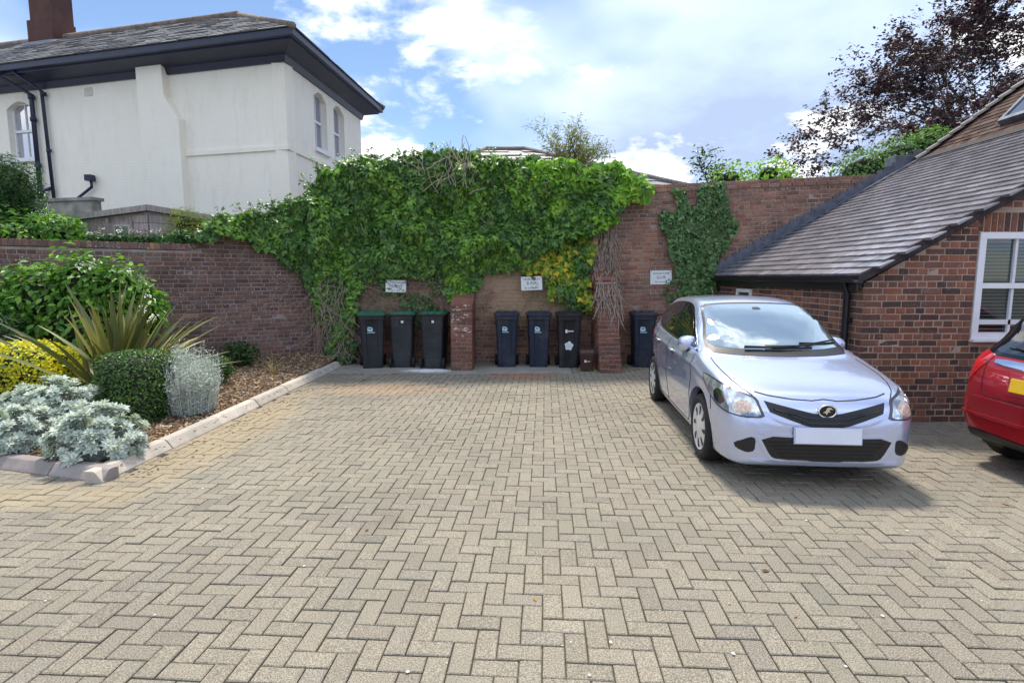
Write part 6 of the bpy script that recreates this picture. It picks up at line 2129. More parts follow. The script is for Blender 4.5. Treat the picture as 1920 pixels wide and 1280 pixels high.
    def panel(s, name, poly, view, mat, off=.004, spacing=.03, parent=None, skirt=.012, smooth_it=1, ang=0.0):
        """project a 2-D outline on the body. view: 'L'/'R' side (x,z); 'F' front (y,z); 'B' back (y,z); 'T' top (x,y); 'FL'/'FR' oblique (a,z)"""
        poly = chaikin(poly, smooth_it) if smooth_it else poly
        pts = []
        n = len(poly)
        for i in range(n):
            a, b = poly[i], poly[(i + 1) % n]
            k = max(1, int(math.hypot(b[0] - a[0], b[1] - a[1]) / spacing))
            for j in range(k): pts.append((a[0] + (b[0] - a[0]) * j / k, a[1] + (b[1] - a[1]) * j / k))
        nb = len(pts)
        x0, x1 = min(p[0] for p in pts), max(p[0] for p in pts); y0, y1 = min(p[1] for p in pts), max(p[1] for p in pts)
        bd = list(pts)
        for i in range(1, int((x1 - x0) / spacing) + 1):
            for j in range(1, int((y1 - y0) / spacing) + 1):
                q = (x0 + i * spacing, y0 + j * spacing)
                if inside(bd, *q) and min((q[0] - p[0]) ** 2 + (q[1] - p[1]) ** 2 for p in bd) > (spacing * .45) ** 2: pts.append(q)
        res = delaunay_2d_cdt([Vector(p) for p in pts], [(i, (i + 1) % nb) for i in range(nb)], [], 1, 1e-5)
        v2, fs = res[0], res[2]
        r2 = math.sqrt(.5)
        def ray(p):
            a, b = p
            if view == 'L': return (a, 3, b), (0, -1, 0)
            if view == 'R': return (a, -3, b), (0, 1, 0)
            if view == 'F': return (-3, a, b), (1, 0, 0)
            if view == 'B': return (9, a, b), (-1, 0, 0)
            if view == 'T': return (a, b, 4), (0, 0, -1)
            if view == 'FL': return (a * r2 - 3 * r2, a * r2 + 3 * r2, b), (r2, -r2, 0)
            if view == 'FR': return (a * r2 - 3 * r2, -a * r2 - 3 * r2, b), (r2, r2, 0)
            if view == 'BL': return (K_L(s) - a * r2 + 3 * r2, a * r2 + 3 * r2, b), (-r2, -r2, 0)
            if view == 'BR': return (K_L(s) - a * r2 + 3 * r2, -a * r2 - 3 * r2, b), (-r2, r2, 0)
        V = []; ok = []; D = []
        for p in v2:
            o, d = ray(p)
            h, nn = s.cast(o, d)
            ok.append(h is not None)
            if h is None: V.append(Vector((0, 0, 0))); D.append(Vector((0, 0, 0)))
            else:
                if nn.dot(Vector(d)) > 0: nn = -nn
                V.append(h + nn * off); D.append(nn)
        F = [tuple(f) for f in fs if all(ok[i] for i in f)]
        if not F: return None
        # orient outward
        f0 = F[len(F) // 2]; nrm = (V[f0[1]] - V[f0[0]]).cross(V[f0[2]] - V[f0[0]])
        if nrm.dot(D[f0[0]]) < 0: F = [f[::-1] for f in F]
        # skirt round the boundary
        ec = {}
        for f in F:
            for i in range(len(f)):
                e = (f[i], f[(i + 1) % len(f)]); ec[e] = 1
        bnd = [e for e in ec if (e[1], e[0]) not in ec]
        mapb = {}
        for e in bnd:
            for i in e:
                if i not in mapb: mapb[i] = len(V); V.append(V[i] - D[i] * skirt)
        nf = len(F)
        for a, b in bnd: F.append((b, a, mapb[a], mapb[b]))
        me = np_mesh(name, np.array([tuple(v) for v in V]), F, mat, smooth=True)
        me.set_sharp_from_angle(angle=R(50))
        o = bpy.data.objects.new(name, me)
        return link(o, parent if parent is not None else s.root)
    def line(s, name, pts, view, mat, w=.006, off=.0032, parent=None):
        """narrow seam along a polyline given in the view plane"""
        left, right = [], []
        for i, p in enumerate(pts):
            a = pts[max(i - 1, 0)]; b = pts[min(i + 1, len(pts) - 1)]
            dx, dy = b[0] - a[0], b[1] - a[1]; l = math.hypot(dx, dy) or 1
            left.append((p[0] - dy / l * w / 2, p[1] + dx / l * w / 2)); right.append((p[0] + dy / l * w / 2, p[1] - dx / l * w / 2))
        return s.panel(name, left + right[::-1], view, mat, off, .016, parent, .004, 0)
def K_L(s): return s.L

def car_paint(name, base, metal, rough, flake=.0):
    m = NT(name)
    c = m.mix(.3, base, m.ramp(m.noise(1.2, 2, .5), [(0.3, .92), (0.7, 1.06)]), 'MULTIPLY')
    du = m.ramp(m.noise(2.5, 5, .65), [(0.5, 0.0), (0.85, .08)])
    c = m.mix(du, c, (0.30, 0.27, 0.24))
    m.set(c, rough, metal, .5, 1.0, .03)
    return m.m
M_PAINT = car_paint('lilac_silver_paint', (0.56, 0.62, 0.84), .65, .26)
M_PAINTR = car_paint('red_paint', (0.36, 0.008, 0.016), .25, .30)
M_WIND = glass_mat('windscreen_glass', (0.20, 0.25, 0.26), .02, .40, (.86, .97, 1.0))
M_SIDEG = glass_mat('side_glass', (0.010, 0.010, 0.013), .03, .03, k=.45)
M_BLK = plain('black_trim', (0.010, 0.010, 0.012), .45, vary=.2)
M_BLKG = plain('gloss_black', (0.008, 0.008, 0.010), .15, vary=.2)
M_SEAM = plain('panel_gap', (0.012, 0.012, 0.016), .8, vary=.1)
M_CHROME = plain('chrome', (0.80, 0.81, 0.83), .12, metal=1.0, vary=.05)
M_HUB = plain('wheel_cover_silver', (0.72, 0.73, 0.76), .32, metal=.4, vary=.1)
def m_lamp(name, tint, rough=.05):
    m = NT(name)
    v = m.vor(14, m.mapv(m.obj(), (1, 1, .35)))
    c = m.ramp(v, [(0.0, tuple(x * .35 for x in tint)), (0.35, tint), (0.7, tuple(x * .5 for x in tint))])
    m.set(c, rough, .65, .8, 1.0, .02); return m.m
M_LAMP = m_lamp('headlamp_lens', (0.80, 0.84, 0.90))
M_LAMPIN = plain('headlamp_bezel', (0.10, 0.10, 0.115), .25, metal=.6, vary=.3)
M_AMBER = plain('indicator_bulb', (0.66, 0.50, 0.42), .15, metal=.3, vary=.35, nscale=60)
M_PLATE = plain('blank_plate', (0.70, 0.73, 0.84), .4, vary=.03)
M_PLATEY = plain('yellow_plate', (0.74, 0.45, 0.012), .4, vary=.05)
M_TAIL = plain('tail_lamp_red', (0.42, 0.012, 0.02), .12, vary=.25, coat=1.0)
M_TAILC = plain('tail_lamp_clear', (0.55, 0.52, 0.62), .12, metal=.4, vary=.2, coat=1.0)

def wheel(parent, loc, side, rad=.298, wid=.185, cover=True):
    root = empty('wheel', loc, 0, parent)
    sgn = side
    mb = MB()
    h = wid / 2
    mb.lathe([(rad * .70, -h * .85 * sgn), (rad * .76, -h * sgn), (rad * .90, -h * sgn), (rad * .965, -h * .86 * sgn), (rad, -h * .6 * sgn), (rad, h * .6 * sgn), (rad * .965, h * .86 * sgn), (rad * .90, h * sgn), (rad * .76, h * sgn), (rad * .70, h * .85 * sgn)], 'Y', 40)
    mb.build('tyre', M_RUBBER, root, sharp=45)
    mb = MB()
    mb.lathe([(rad * .715, h * .80 * sgn), (rad * .695, h * .94 * sgn), (rad * .62, h * .82 * sgn), (rad * .42, h * .88 * sgn), (rad * .22, h * .95 * sgn), (rad * .16, h * 1.02 * sgn), (.0005, h * 1.02 * sgn)], 'Y', 40)
    mb.build('wheel_cover', M_HUB, root, sharp=50)
    for k in range(8):
        a = 6.283 * k / 8
        mb = MB(); vs = []
        for (rr, da) in ((.64, -.10), (.64, .10), (.52, .19), (.37, .14), (.37, -.03), (.50, -.06)):
            t = a + da
            hh = h * (.90 if rr > .5 else (.89 if rr > .4 else .935))
            vs.append((rad * rr * math.cos(t), hh * sgn, rad * rr * math.sin(t)))
        vs2 = [(x, y - .012 * sgn, z) for x, y, z in vs]
        n = 6
        mb.add(vs + vs2, [tuple(range(n)), tuple(range(2 * n - 1, n - 1, -1))] + [(i, (i + 1) % n, n + (i + 1) % n, n + i) for i in range(n)])
        mb.build('cover_slot', M_BLK, root)
    return root

def arch_liner(parent, ax, az, r, sg):
    th = np.linspace(R(-28), R(208), 30)
    mb = MB()
    vs = [(r * math.cos(t), sg * y, r * math.sin(t)) for y in (.56, .775) for t in th]
    n = len(th)
    mb.add(vs, [(i, i + 1, n + i + 1, n + i) for i in range(n - 1)], True)
    mb.add([(r * math.cos(t), sg * .602, r * math.sin(t)) for t in th], [tuple(range(n))])
    return mb.build('arch_liner', M_BLK, parent, (ax, 0, az))
# ------------------------------------------------------------------ silver-lilac hatchback facing us
CAR_YAW = 4.6
ca_, sa_ = math.cos(R(CAR_YAW)), math.sin(R(CAR_YAW))
car = tag(empty('parked_hatchback', (2.47, 4.20, 0), R(90 - CAR_YAW)), 'pale lilac-silver hatchback parked facing us beside the brick outbuilding', 'car')
K1 = dict(L=3.885,
  zb=[(0, .265), (.03, .212), (.10, .185), (.3, .178), (.8, .18), (3.1, .19), (3.6, .22), (3.885, .34)],
  w=[(0, .34), (.005, .45), (.016, .55), (.036, .63), (.07, .69), (.12, .738), (.20, .778), (.32, .806), (.55, .828), (.85, .842), (1.5, .846), (2.6, .846), (3.1, .832), (3.45, .80), (3.68, .745), (3.80, .66), (3.86, .52), (3.885, .35)],
  tuck=[(0, .02), (.3, .03), (1, .045), (3, .05), (3.885, .03)],
  zs=[(0, .52), (.02, .575), (.06, .64), (.12, .70), (.20, .748), (.34, .80), (.55, .852), (.80, .90), (1.05, .945), (1.5, .965), (2.2, .99), (2.9, 1.03), (3.4, 1.06), (3.65, 1.03), (3.80, .90), (3.885, .70)],
  zt=[(0, .56), (.02, .645), (.05, .70), (.09, .745), (.15, .785), (.25, .826), (.45, .882), (.70, .93), (.90, .968), (1.0, 1.008), (1.15, 1.098), (1.4, 1.238), (1.65, 1.358), (1.82, 1.422), (2.05, 1.466), (2.35, 1.488), (2.75, 1.485), (3.1, 1.465), (3.35, 1.42), (3.52, 1.345), (3.68, 1.15), (3.79, .98), (3.86, .82), (3.885, .74)],
  wr=[(0, .60), (.9, .72), (1.1, .705), (1.4, .655), (1.7, .605), (2.0, .585), (2.6, .580), (3.2, .565), (3.5, .56), (3.885, .5)])
car.scale = (1, .945, 1)
FX, RX, WR_ = .79, 3.30, .310
body = CarBody(K1, 'body', M_PAINT, car, [(FX, .60, 1.2, .318, .368), (RX, .60, 1.2, .318, .368)])
body.L = 3.885
for ax in (FX, RX):
    for sg in (-1, 1):
        wheel(car, (ax, sg * .735, WR_), sg, .310)
        arch_liner(car, ax, .318, .365, sg)
# windscreen with black border, roof seam
body.panel('windscreen_seal', [(-.700, .985), (-.40, .968), (0, .962), (.40, .968), (.700, .985), (.655, 1.135), (.605, 1.285), (.560, 1.403), (.3, 1.423), (0, 1.428), (-.3, 1.423), (-.560, 1.403), (-.605, 1.285), (-.655, 1.135)], 'F', M_BLK, .003, .035)
ws = body.panel('windscreen', [(-.655, 1.034), (-.40, 1.012), (0, 1.006), (.40, 1.012), (.655, 1.034), (.628, 1.135), (.582, 1.285), (.542, 1.388), (.3, 1.407), (0, 1.412), (-.3, 1.407), (-.542, 1.388), (-.582, 1.285), (-.628, 1.135)], 'F', M_WIND, .006, .035)
for sg, v in ((1, 'L'), (-1, 'R')):
    # black glasshouse surround, two panes, sill line
    body.panel('window_seal', [(1.22, .985), (1.55, 1.00), (2.3, 1.022), (2.9, 1.055), (3.22, 1.085), (3.40, 1.20), (3.30, 1.305), (3.0, 1.375), (2.6, 1.412), (2.2, 1.412), (1.98, 1.378), (1.74, 1.275), (1.47, 1.135)], v, M_BLKG, .004, .04)
    body.panel('side_window', [(1.49, 1.022), (2.22, 1.042), (2.24, 1.392), (2.02, 1.365), (1.78, 1.265), (1.53, 1.13)], v, M_SIDEG, .0075, .04)
    body.panel('side_window', [(2.33, 1.045), (2.88, 1.075), (3.08, 1.10), (3.10, 1.335), (2.75, 1.385), (2.34, 1.395)], v, M_SIDEG, .0075, .04)
    body.panel('rear_quarter_glass', [(3.13, 1.11), (3.22, 1.12), (3.33, 1.20), (3.26, 1.285), (3.14, 1.325)], v, M_SIDEG, .0075, .03)
    body.panel('quarter_glass', [(1.28, 1.003), (1.44, 1.010), (1.46, 1.105), (1.38, 1.06)], v, M_SIDEG, .0075, .03)
    body.line('window_trim', [(1.10, .978), (1.55, .992), (2.3, 1.014), (2.9, 1.047), (3.24, 1.078)], v, M_CHROME, .012, .006)
    d1 = body.line('door_seam', [(1.14, .95), (1.12, .75), (1.13, .50), (1.22, .30), (1.28, .245)], v, M_SEAM)
    body.line('door_seam', [(2.28, 1.015), (2.30, .75), (2.29, .5), (2.28, .25)], v, M_SEAM)
    body.line('door_seam', [(3.15, 1.07), (3.13, .9), (2.98, .70), (2.93, .5), (2.90, .30)], v, M_SEAM)
    body.line('sill_seam', [(1.28, .247), (2.0, .243), (2.88, .262)], v, M_SEAM)
    body.line('fender_seam', [(.48, .72), (.46, .64), (.44, .56)], v, M_SEAM)
    for hx in (2.02, 2.86):
        hz = .872 if hx < 2.5 else .895
        body.panel('handle_recess', [(hx - .11, hz - .03), (hx + .03, hz - .03), (hx + .04, hz + .035), (hx - .10, hz + .035)], v, M_SEAM, .0015, .03)
        h_, n_ = body.cast((hx, sg * 3, hz), (0, -sg, 0))
        mb = MB(); mb.tube([(hx - .115, h_.y - sg * .004, hz + .008), (hx - .08, h_.y + sg * .022, hz + .012), (hx + .05, h_.y + sg * .024, hz + .012), (hx + .095, h_.y - sg * .004, hz + .010)], [.010, .014, .014, .010], 8)
        mb.build('door_handle', M_PAINT, car)
    # door mirror
    mr = empty('door_mirror', (1.42, sg * .80, 1.00), R(-66) * sg, car)
    mb = MB(); secs = []
    for t, ry, rz_ in ((-.055, .030, .030), (-.035, .070, .058), (0, .095, .076), (.045, .105, .084), (.075, .105, .084)):
        secs.append([(t, sg * (.065 + ry * math.copysign(abs(math.cos(a)) ** .7, math.cos(a))), rz_ * math.copysign(abs(math.sin(a)) ** .7, math.sin(a)) + .01) for a in np.linspace(0, 2 * math.pi, 20)[:-1]])
    mb.loft(secs); mb.build('shell', M_PAINT, mr, sharp=50)
    mb = MB(); mb.tube([(.0, -sg * .10, -.05), (.01, sg * .0, -.055), (.02, sg * .06, -.045)], [.03, .024, .022], 8); mb.build('stalk', M_BLK, mr)
    mb = MB(); mb.box((.080, sg * .065, .01), (.006, .17, .125), bev=.002); mb.build('mirror_glass', M_CHROME, mr)
    # headlamp: dark bezel, reflector zones, clear cover
    FV = 'FL' if sg > 0 else 'FR'
    hl = body.panel('headlamp', [(1.10, .836), (1.0, .836), (.86, .822), (.70, .796), (.55, .762), (.45, .735), (.39, .652), (.36, .592), (.50, .585), (.66, .600), (.80, .632), (.92, .682), (1.02, .748), (1.08, .802)], FV, M_LAMPIN, .003, .03)
    body.panel('lens', [(1.085, .828), (.99, .824), (.86, .810), (.70, .784), (.56, .752), (.465, .726), (.41, .652), (.385, .604), (.51, .598), (.66, .613), (.79, .645), (.905, .692), (1.0, .752), (1.06, .802)], FV, M_LAMP, .007, .03, hl)
    body.panel('reflector', [(.80, .765), (.71, .745), (.68, .680), (.74, .642), (.83, .668), (.86, .735)], FV, M_CHROME, .0095, .02, hl)
    body.panel('indicator', [(.55, .72), (.475, .695), (.455, .635), (.52, .612), (.58, .615), (.60, .68)], FV, M_AMBER, .0095, .02, hl)
    # fog recess
    body.panel('fog_recess', [(sg * .56, .425), (sg * .60, .440), (sg * .715, .375), (sg * .70, .330), (sg * .62, .305), (sg * .565, .325)], 'F', M_BLK, .004, .02)
    # wiper
# bonnet shut line, bumper line
body.line('bonnet_seam', [(-.535, .775), (-.44, .755), (-.25, .734), (-.1, .728), (0, .738), (.1, .728), (.25, .734), (.44, .755), (.535, .775)], 'F', M_SEAM, .0055)
for sg in (-1, 1):
    body.line('bonnet_edge', [(.13, sg * .56), (.22, sg * .62), (.36, sg * .665), (.55, sg * .69), (.75, sg * .70), (.92, sg * .695)], 'T', M_SEAM, .007)
# upper grille, badge
ug = body.panel('upper_grille', [(-.485, .718), (-.30, .678), (-.11, .637), (0, .632), (.11, .637), (.30, .678), (.485, .718), (.452, .640), (.30, .585), (.17, .542), (.10, .530), (-.10, .530), (-.17, .542), (-.30, .585), (-.452, .640)], 'F', M_BLK, .004, .025, smooth_it=0)
for dz in (.0, .038):
    body.panel('grille_bar', [(-.42 + dz * 3, .665 - dz), (-.15, .612 - dz), (.15, .612 - dz), (.42 - dz * 3, .665 - dz), (.41 - dz * 3, .652 - dz), (.14, .597 - dz), (-.14, .597 - dz), (-.41 + dz * 3, .652 - dz)], 'F', M_BLKG, .014, .02, ug, .010, 0)
hb_, hn_ = body.cast((-3, 0, .65), (1, 0, 0))
badge = empty('badge', (hb_.x - .014, 0, .658), 0, car)
mb = MB(); th = np.linspace(0, 2 * math.pi, 33)[:-1]
secs = []
for k in range(24):
    a = 6.283 * k / 24; c_ = Vector((0, .070 * math.cos(a), .050 * math.sin(a)))
    nr = Vector((0, math.cos(a), math.sin(a)))
    secs.append([tuple(c_ + nr * .0075 * math.cos(t) + Vector((-1, 0, 0)) * .0075 * math.sin(t)) for t in np.linspace(0, 2 * math.pi, 9)[:-1]])
secs.append(secs[0]); mb.loft(secs, caps=False); mb.build('ring', M_CHROME, badge)
MB().prism([(.066 * math.cos(a), .046 * math.sin(a)) for a in th], lambda y, z: (.012, y, z), lambda y, z: (.000, y, z)).build('badge_field', M_BLKG, badge)
MB().prism([(-.040, -.010), (-.018, .004), (-.006, .030), (.020, .034), (.044, .014), (.018, .018), (.010, .006), (.024, -.006), (.004, -.004), (-.010, -.030), (-.014, -.012)], lambda y, z: (.000, -y, z), lambda y, z: (-.006, -y, z)).build('emblem', M_CHROME, badge)
# lower grille with slats, bright frame edge, number plate
body.panel('grille_surround', [(-.58, .480), (0, .462), (.58, .480), (.475, .286), (.41, .252), (0, .243), (-.41, .252), (-.475, .286)], 'F', M_PAINT, .010, .03)
lg = body.panel('lower_grille', [(-.535, .455), (0, .440), (.535, .455), (.445, .292), (.395, .270), (0, .262), (-.395, .270), (-.445, .292)], 'F', M_BLK, .013, .03)
for z in (.282, .312, .342, .372, .402):
    hw = .385 + (.525 - .385) * (z - .282) / .166 - .03
    body.panel('grille_slat', [(-hw, z), (hw, z), (hw, z + .010), (-hw, z + .010)], 'F', M_BLKG, .020, .03, lg, .008, 0)
hp_, hn_ = body.cast((-3, 0, .455), (1, 0, 0))
mb = MB(); mb.box((0, 0, 0), (.010, .525, .116), bev=.003); o = mb.build('number_plate', M_PLATE, car, (hp_.x - .034, 0, .468)); o.rotation_euler = (0, R(4), 0)
mb = MB(); mb.box((0, 0, 0), (.016, .545, .135), bev=.004); o = mb.build('plate_holder', M_PAINT, car, (hp_.x - .022, 0, .468)); o.rotation_euler = (0, R(4), 0)
body.panel('tow_cover', [(.555, .50), (.47, .505), (.41, .475), (.44, .462), (.54, .468)], 'F', M_PAINT, .012, .02)
body.panel('lower_lip', [(-.60, .262), (0, .240), (.60, .262), (.58, .236), (0, .214), (-.58, .236)], 'F', M_PAINT, .008, .03)
# wipers lie along the foot of the screen
def on_screen(y, z, o=.02):
    h_, n_ = body.cast((-3, y, z), (1, 0, 0)); return h_ + n_ * (o if n_.x < 0 else -o)
for pts, rr in (([(.14, 1.020), (-.20, 1.024), (-.62, 1.067)], .010), ([(.34, 1.012), (.0, 1.014), (-.30, 1.032)], .011)):
    w_ = empty('wiper', (0, 0, 0), 0, car)
    mb = MB(); mb.tube([on_screen(y, z, .030) for y, z in pts], [rr * 1.4, rr, rr * .8], 6); mb.build('arm', M_BLK, w_)
    q = [on_screen(pts[0][0] * .2 + pts[-1][0] * .8 + k, pts[-1][1] - .012 + abs(k) * .02, .014) for k in np.linspace(-.16, .24, 8)]
    mb = MB(); mb.tube(q, .009, 6); mb.build('blade', M_RUBBER, w_)
# rear-view mirror patch, aerial
body.panel('mirror_mount', [(-.05, 1.355), (.05, 1.355), (.035, 1.38), (-.035, 1.38)], 'F', M_BLK, .0075, .02)
mb = MB(); mb.tube([(3.25, 0, 1.43), (3.33, 0, 1.50), (3.40, 0, 1.55)], [.012, .006, .003], 6); mb.build('aerial', M_BLK, car)
# tail lamps and rear screen
for v, sg in (('BL', 1), ('BR', -1)):
    body.panel('tail_lamp', [(.62, 1.0), (.80, 1.02), (.86, .90), (.80, .78), (.66, .80)], v, M_TAIL, .006, .03)
body.panel('rear_screen', [(-.50, 1.10), (.50, 1.10), (.44, 1.36), (-.44, 1.36)], 'B', M_SIDEG, .006, .04)
mb = MB(); mb.box((1.9, 0, .22), (2.6, 1.1, .12)); mb.build('underbody', M_BLK, car)

# ------------------------------------------------------------------ red hatchback, tail towards us at the right edge
rcar = tag(empty('parked_hatchback', (8.13, 4.42, 0), R(180 + 1.5)), 'red hatchback with yellow rear number plate at the right edge', 'car')
K2 = dict(L=3.90,
  zb=[(0, .30), (.05, .24), (.2, .20), (.8, .18), (3.1, .20), (3.5, .21), (3.78, .23), (3.90, .30)],
  w=[(0, .30), (.02, .52), (.06, .66), (.14, .74), (.3, .80), (.6, .83), (1.2, .845), (2.6, .848), (3.3, .840), (3.6, .822), (3.76, .795), (3.84, .755), (3.88, .68), (3.895, .56), (3.90, .42)],
  tuck=[(0, .02), (1, .045), (3, .05), (3.7, .06), (3.90, .04)],
  zs=[(0, .50), (.06, .62), (.2, .74), (.5, .85), (.9, .93), (1.5, .98), (2.4, 1.01), (3.2, 1.05), (3.6, 1.04), (3.76, .98), (3.84, .86), (3.885, .70), (3.90, .62)],
  zt=[(0, .56), (.05, .68), (.15, .77), (.4, .88), (.75, .98), (.9, 1.03), (1.3, 1.26), (1.6, 1.40), (1.9, 1.49), (2.3, 1.525), (2.9, 1.52), (3.3, 1.49), (3.45, 1.45), (3.52, 1.40), (3.60, 1.29), (3.70, 1.145), (3.78, 1.03), (3.83, .94), (3.87, .84), (3.89, .75), (3.90, .68)],
  wr=[(0, .60), (.9, .72), (1.4, .655), (2.0, .60), (2.6, .595), (3.2, .585), (3.5, .60), (3.6, .64), (3.9, .60)])
rb = CarBody(K2, 'body', M_PAINTR, rcar, [(.82, .60, 1.2, .300, .335), (3.32, .60, 1.2, .300, .335)])
rb.L = 3.90
for ax in (.82, 3.32):
    for sg in (-1, 1):
        wheel(rcar, (ax, sg * .735, .298), sg)
        arch_liner(rcar, ax, .300, .332, sg)
rb.panel('rear_screen_seal', [(-.70, 1.010), (0, 1.000), (.70, 1.010), (.66, 1.20), (.595, 1.435), (0, 1.455), (-.595, 1.435), (-.66, 1.20)], 'B', M_BLKG, .004, .035)
rb.panel('rear_screen', [(-.655, 1.035), (0, 1.024), (.655, 1.035), (.625, 1.20), (.565, 1.415), (0, 1.432), (-.565, 1.415), (-.625, 1.20)], 'B', M_SIDEG, .008, .035)
rb.panel('spoiler', [(-.60, 1.425), (0, 1.448), (.60, 1.425), (.575, 1.455), (0, 1.480), (-.575, 1.455)], 'B', M_PAINTR, .030, .03, skirt=.03)
for v, sg in (('BL', 1), ('BR', -1)):
    tl = rb.panel('tail_lamp', [(.475, 1.015), (.60, 1.03), (.79, 1.035), (.82, .90), (.79, .775), (.70, .705), (.565, .715), (.51, .80), (.48, .92)], v, M_TAIL, .006, .025)
    rb.panel('clear_lens', [(.665, 1.02), (.785, 1.025), (.808, .90), (.78, .79), (.70, .725), (.66, .74), (.668, .85)], v, M_TAILC, .011, .02, tl)
    rb.panel('reflector', [(.60, .36), (.72, .36), (.72, .385), (.60, .385)], v, M_TAIL, .022, .02)
rb.line('tailgate_seam', [(-.60, 1.00), (-.575, .85), (-.55, .70), (-.50, .655), (0, .645), (.50, .655), (.55, .70), (.575, .85), (.60, 1.00)], 'B', M_SEAM, .007)
rb.panel('bumper', [(-.79, .615), (-.60, .640), (0, .625), (.60, .640), (.79, .615), (.80, .50), (.77, .36), (0, .325), (-.77, .36), (-.80, .50)], 'B', M_PAINTR, .016, .035, skirt=.02)
rb.panel('bumper_step', [(-.77, .495), (0, .478), (.77, .495), (.76, .465), (0, .448), (-.76, .465)], 'B', M_PAINTR, .030, .03, skirt=.02)
rb.panel('lower_valance', [(-.66, .345), (0, .315), (.66, .345), (.60, .275), (0, .258), (-.60, .275)], 'B', M_BLK, .018, .03, skirt=.02)
cs = rb.panel('chrome_strip', [(-.52, .985), (0, .972), (.52, .985), (.51, .938), (0, .912), (-.51, .938)], 'B', M_CHROME, .012, .025, skirt=.014)
hq, hn = rb.cast((9, 0, .945), (-1, 0, 0))
bd_ = empty('badge', (hq.x + .020, 0, .945), 0, rcar)
MB().prism(chaikin([(-.062, -.050), (.062, -.050), (.070, .050), (-.070, .050)], 2), lambda y, z: (-.012, y, z), lambda y, z: (.004, y, z)).build('badge_frame', M_CHROME, bd_)
MB().prism(chaikin([(-.052, -.042), (.052, -.042), (.059, .042), (-.059, .042)], 2), lambda y, z: (.0, y, z), lambda y, z: (.006, y, z)).build('badge_field', M_BLKG, bd_)
MB().prism([(-.044, -.034), (-.028, -.034), (-.026, -.008), (.026, -.008), (.028, -.034), (.044, -.034), (.048, .036), (.030, .036), (.027, .008), (-.027, .008), (-.030, .036), (-.048, .036)], lambda y, z: (.004, y, z), lambda y, z: (.010, y, z)).build('emblem', M_CHROME, bd_)
hq, hn = rb.cast((9, 0, .79), (-1, 0, 0))
mb = MB(); mb.box((0, 0, 0), (.012, .525, .115), bev=.003); o = mb.build('number_plate', M_PLATEY, rcar, (hq.x + .022, 0, .795)); o.rotation_euler = (0, R(-9), 0)
mb = MB(); mb.box((0, 0, 0), (.012, .60, .20), bev=.006); o = mb.build('plate_recess', M_PAINTR, rcar, (hq.x + .010, 0, .80)); o.rotation_euler = (0, R(-9), 0)
def on_tail(y, z, o):
    h_, n_ = rb.cast((9, y, z), (-1, 0, 0)); return h_ + (n_ if n_.x > 0 else -n_) * o
rw = empty('wiper', (0, 0, 0), 0, rcar)
mb = MB(); mb.tube([on_tail(.06, 1.03, .03), on_tail(-.15, 1.05, .035), on_tail(-.38, 1.075, .028)], [.014, .010, .007], 6); mb.build('arm', M_BLK, rw)
mb = MB(); mb.tube([on_tail(y, 1.055 + .05 * -y, .016) for y in np.linspace(-.46, -.06, 7)], .008, 6); mb.build('blade', M_RUBBER, rw)
hq, hn = rb.cast((9, -.50, .955), (-1, 0, 0))
text_pts = [(-.58, .955), (-.55, .955)]
for i, yy in enumerate((-.575, -.600, -.622)):
    h_, n_ = rb.cast((9, yy, .965), (-1, 0, 0))
    mb = MB(); mb.box((h_.x + .012, yy, .955), (.006, .014, .016)); mb.build('lettering', M_CHROME, rcar)
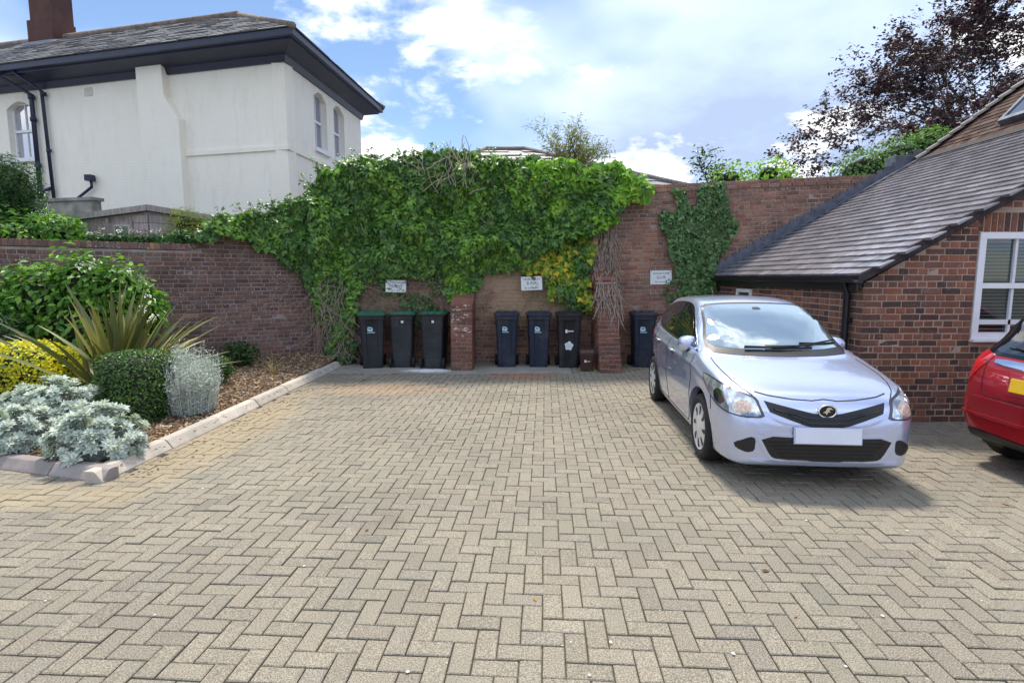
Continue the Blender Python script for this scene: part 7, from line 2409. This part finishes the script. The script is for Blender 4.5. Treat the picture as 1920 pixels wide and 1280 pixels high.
for sg, v in ((1, 'L'), (-1, 'R')):
    rb.panel('window_seal', [(1.10, 1.00), (1.6, 1.02), (2.4, 1.045), (3.2, 1.085), (3.42, 1.20), (3.30, 1.36), (2.8, 1.43), (2.2, 1.445), (1.8, 1.395), (1.4, 1.20)], v, M_BLKG, .004, .05)
    rb.panel('side_window', [(1.42, 1.04), (2.22, 1.065), (2.24, 1.42), (1.90, 1.385), (1.60, 1.27)], v, M_SIDEG, .0075, .05)
    rb.panel('side_window', [(2.33, 1.07), (3.10, 1.10), (3.18, 1.33), (2.75, 1.405), (2.34, 1.42)], v, M_SIDEG, .0075, .05)
    rb.line('door_seam', [(2.28, 1.03), (2.30, .75), (2.28, .27)], v, M_SEAM)
    rb.line('door_seam', [(3.2, 1.07), (3.1, .85), (2.95, .6), (2.9, .33)], v, M_SEAM)
    rb.line('bumper_seam', [(3.62, .80), (3.60, .70), (3.55, .55), (3.56, .42)], v, M_SEAM)
    rb.panel('headlamp', [(.90, .86), (.66, .80), (.60, .66), (.85, .63), (1.05, .75)], 'FL' if sg > 0 else 'FR', M_LAMP, .006, .04)
rb.panel('windscreen', [(-.66, 1.07), (0, 1.05), (.66, 1.07), (.56, 1.43), (0, 1.455), (-.56, 1.43)], 'F', M_WIND, .006, .05)
rb.panel('front_grille', [(-.45, .62), (0, .60), (.45, .62), (.38, .52), (0, .50), (-.38, .52)], 'F', M_BLK, .006, .04)
mb = MB(); mb.box((2.0, 0, .24), (2.9, 1.1, .12)); mb.build('underbody', M_BLK, rcar)

# ------------------------------------------------------------------ a few fallen leaves and scraps on the paving
M_DEAD = leaf_mat('fallen_leaf', [(0, (0.10, 0.055, 0.025)), (.5, (0.22, 0.12, 0.05)), (1, (0.42, 0.30, 0.16))], .8, .1)
M_SCRAP = plain('pale_petal', (0.66, 0.64, 0.58), .7, vary=.2)
P, N, T, S = [], [], [], []
for i in range(60):
    y = rng.uniform(2.2, 9.5); x = rng.uniform(-3.2, 4.0) if y > 4.4 else rng.uniform(-4, 4.5)
    if rng.random() < .45: x = -3.2 + abs(rng.gauss(0, .35)) + .02 * (y - 4.4); y = rng.uniform(4.5, 9.5)
    P.append((x, y, .007)); N.append((rng.gauss(0, .15), rng.gauss(0, .15), 1)); T.append((rng.gauss(0, 1), rng.gauss(0, 1), 0)); S.append(rng.uniform(.02, .06))
o = leaves('leaf_litter', P, N, T, S, 'oval', M_DEAD)
tag(o, 'scattered dry brown leaves lying on the block paving', 'leaves', kind='stuff')
P, N, T, S = [], [], [], []
for i in range(45):
    y = 1.9 + 8 * rng.random() ** 1.5; x = rng.uniform(-.95, .95) * (y * .9 + .3)
    if not in_paving(x, y): continue
    P.append((x, y, .006)); N.append((0, 0, 1)); T.append((rng.gauss(0, 1), rng.gauss(0, 1), 0)); S.append(rng.uniform(.008, .024))
o = leaves('petal_litter', P, N, T, S, 'petal', M_SCRAP)
tag(o, 'tiny pale petals scattered over the block paving', 'petals', kind='stuff')
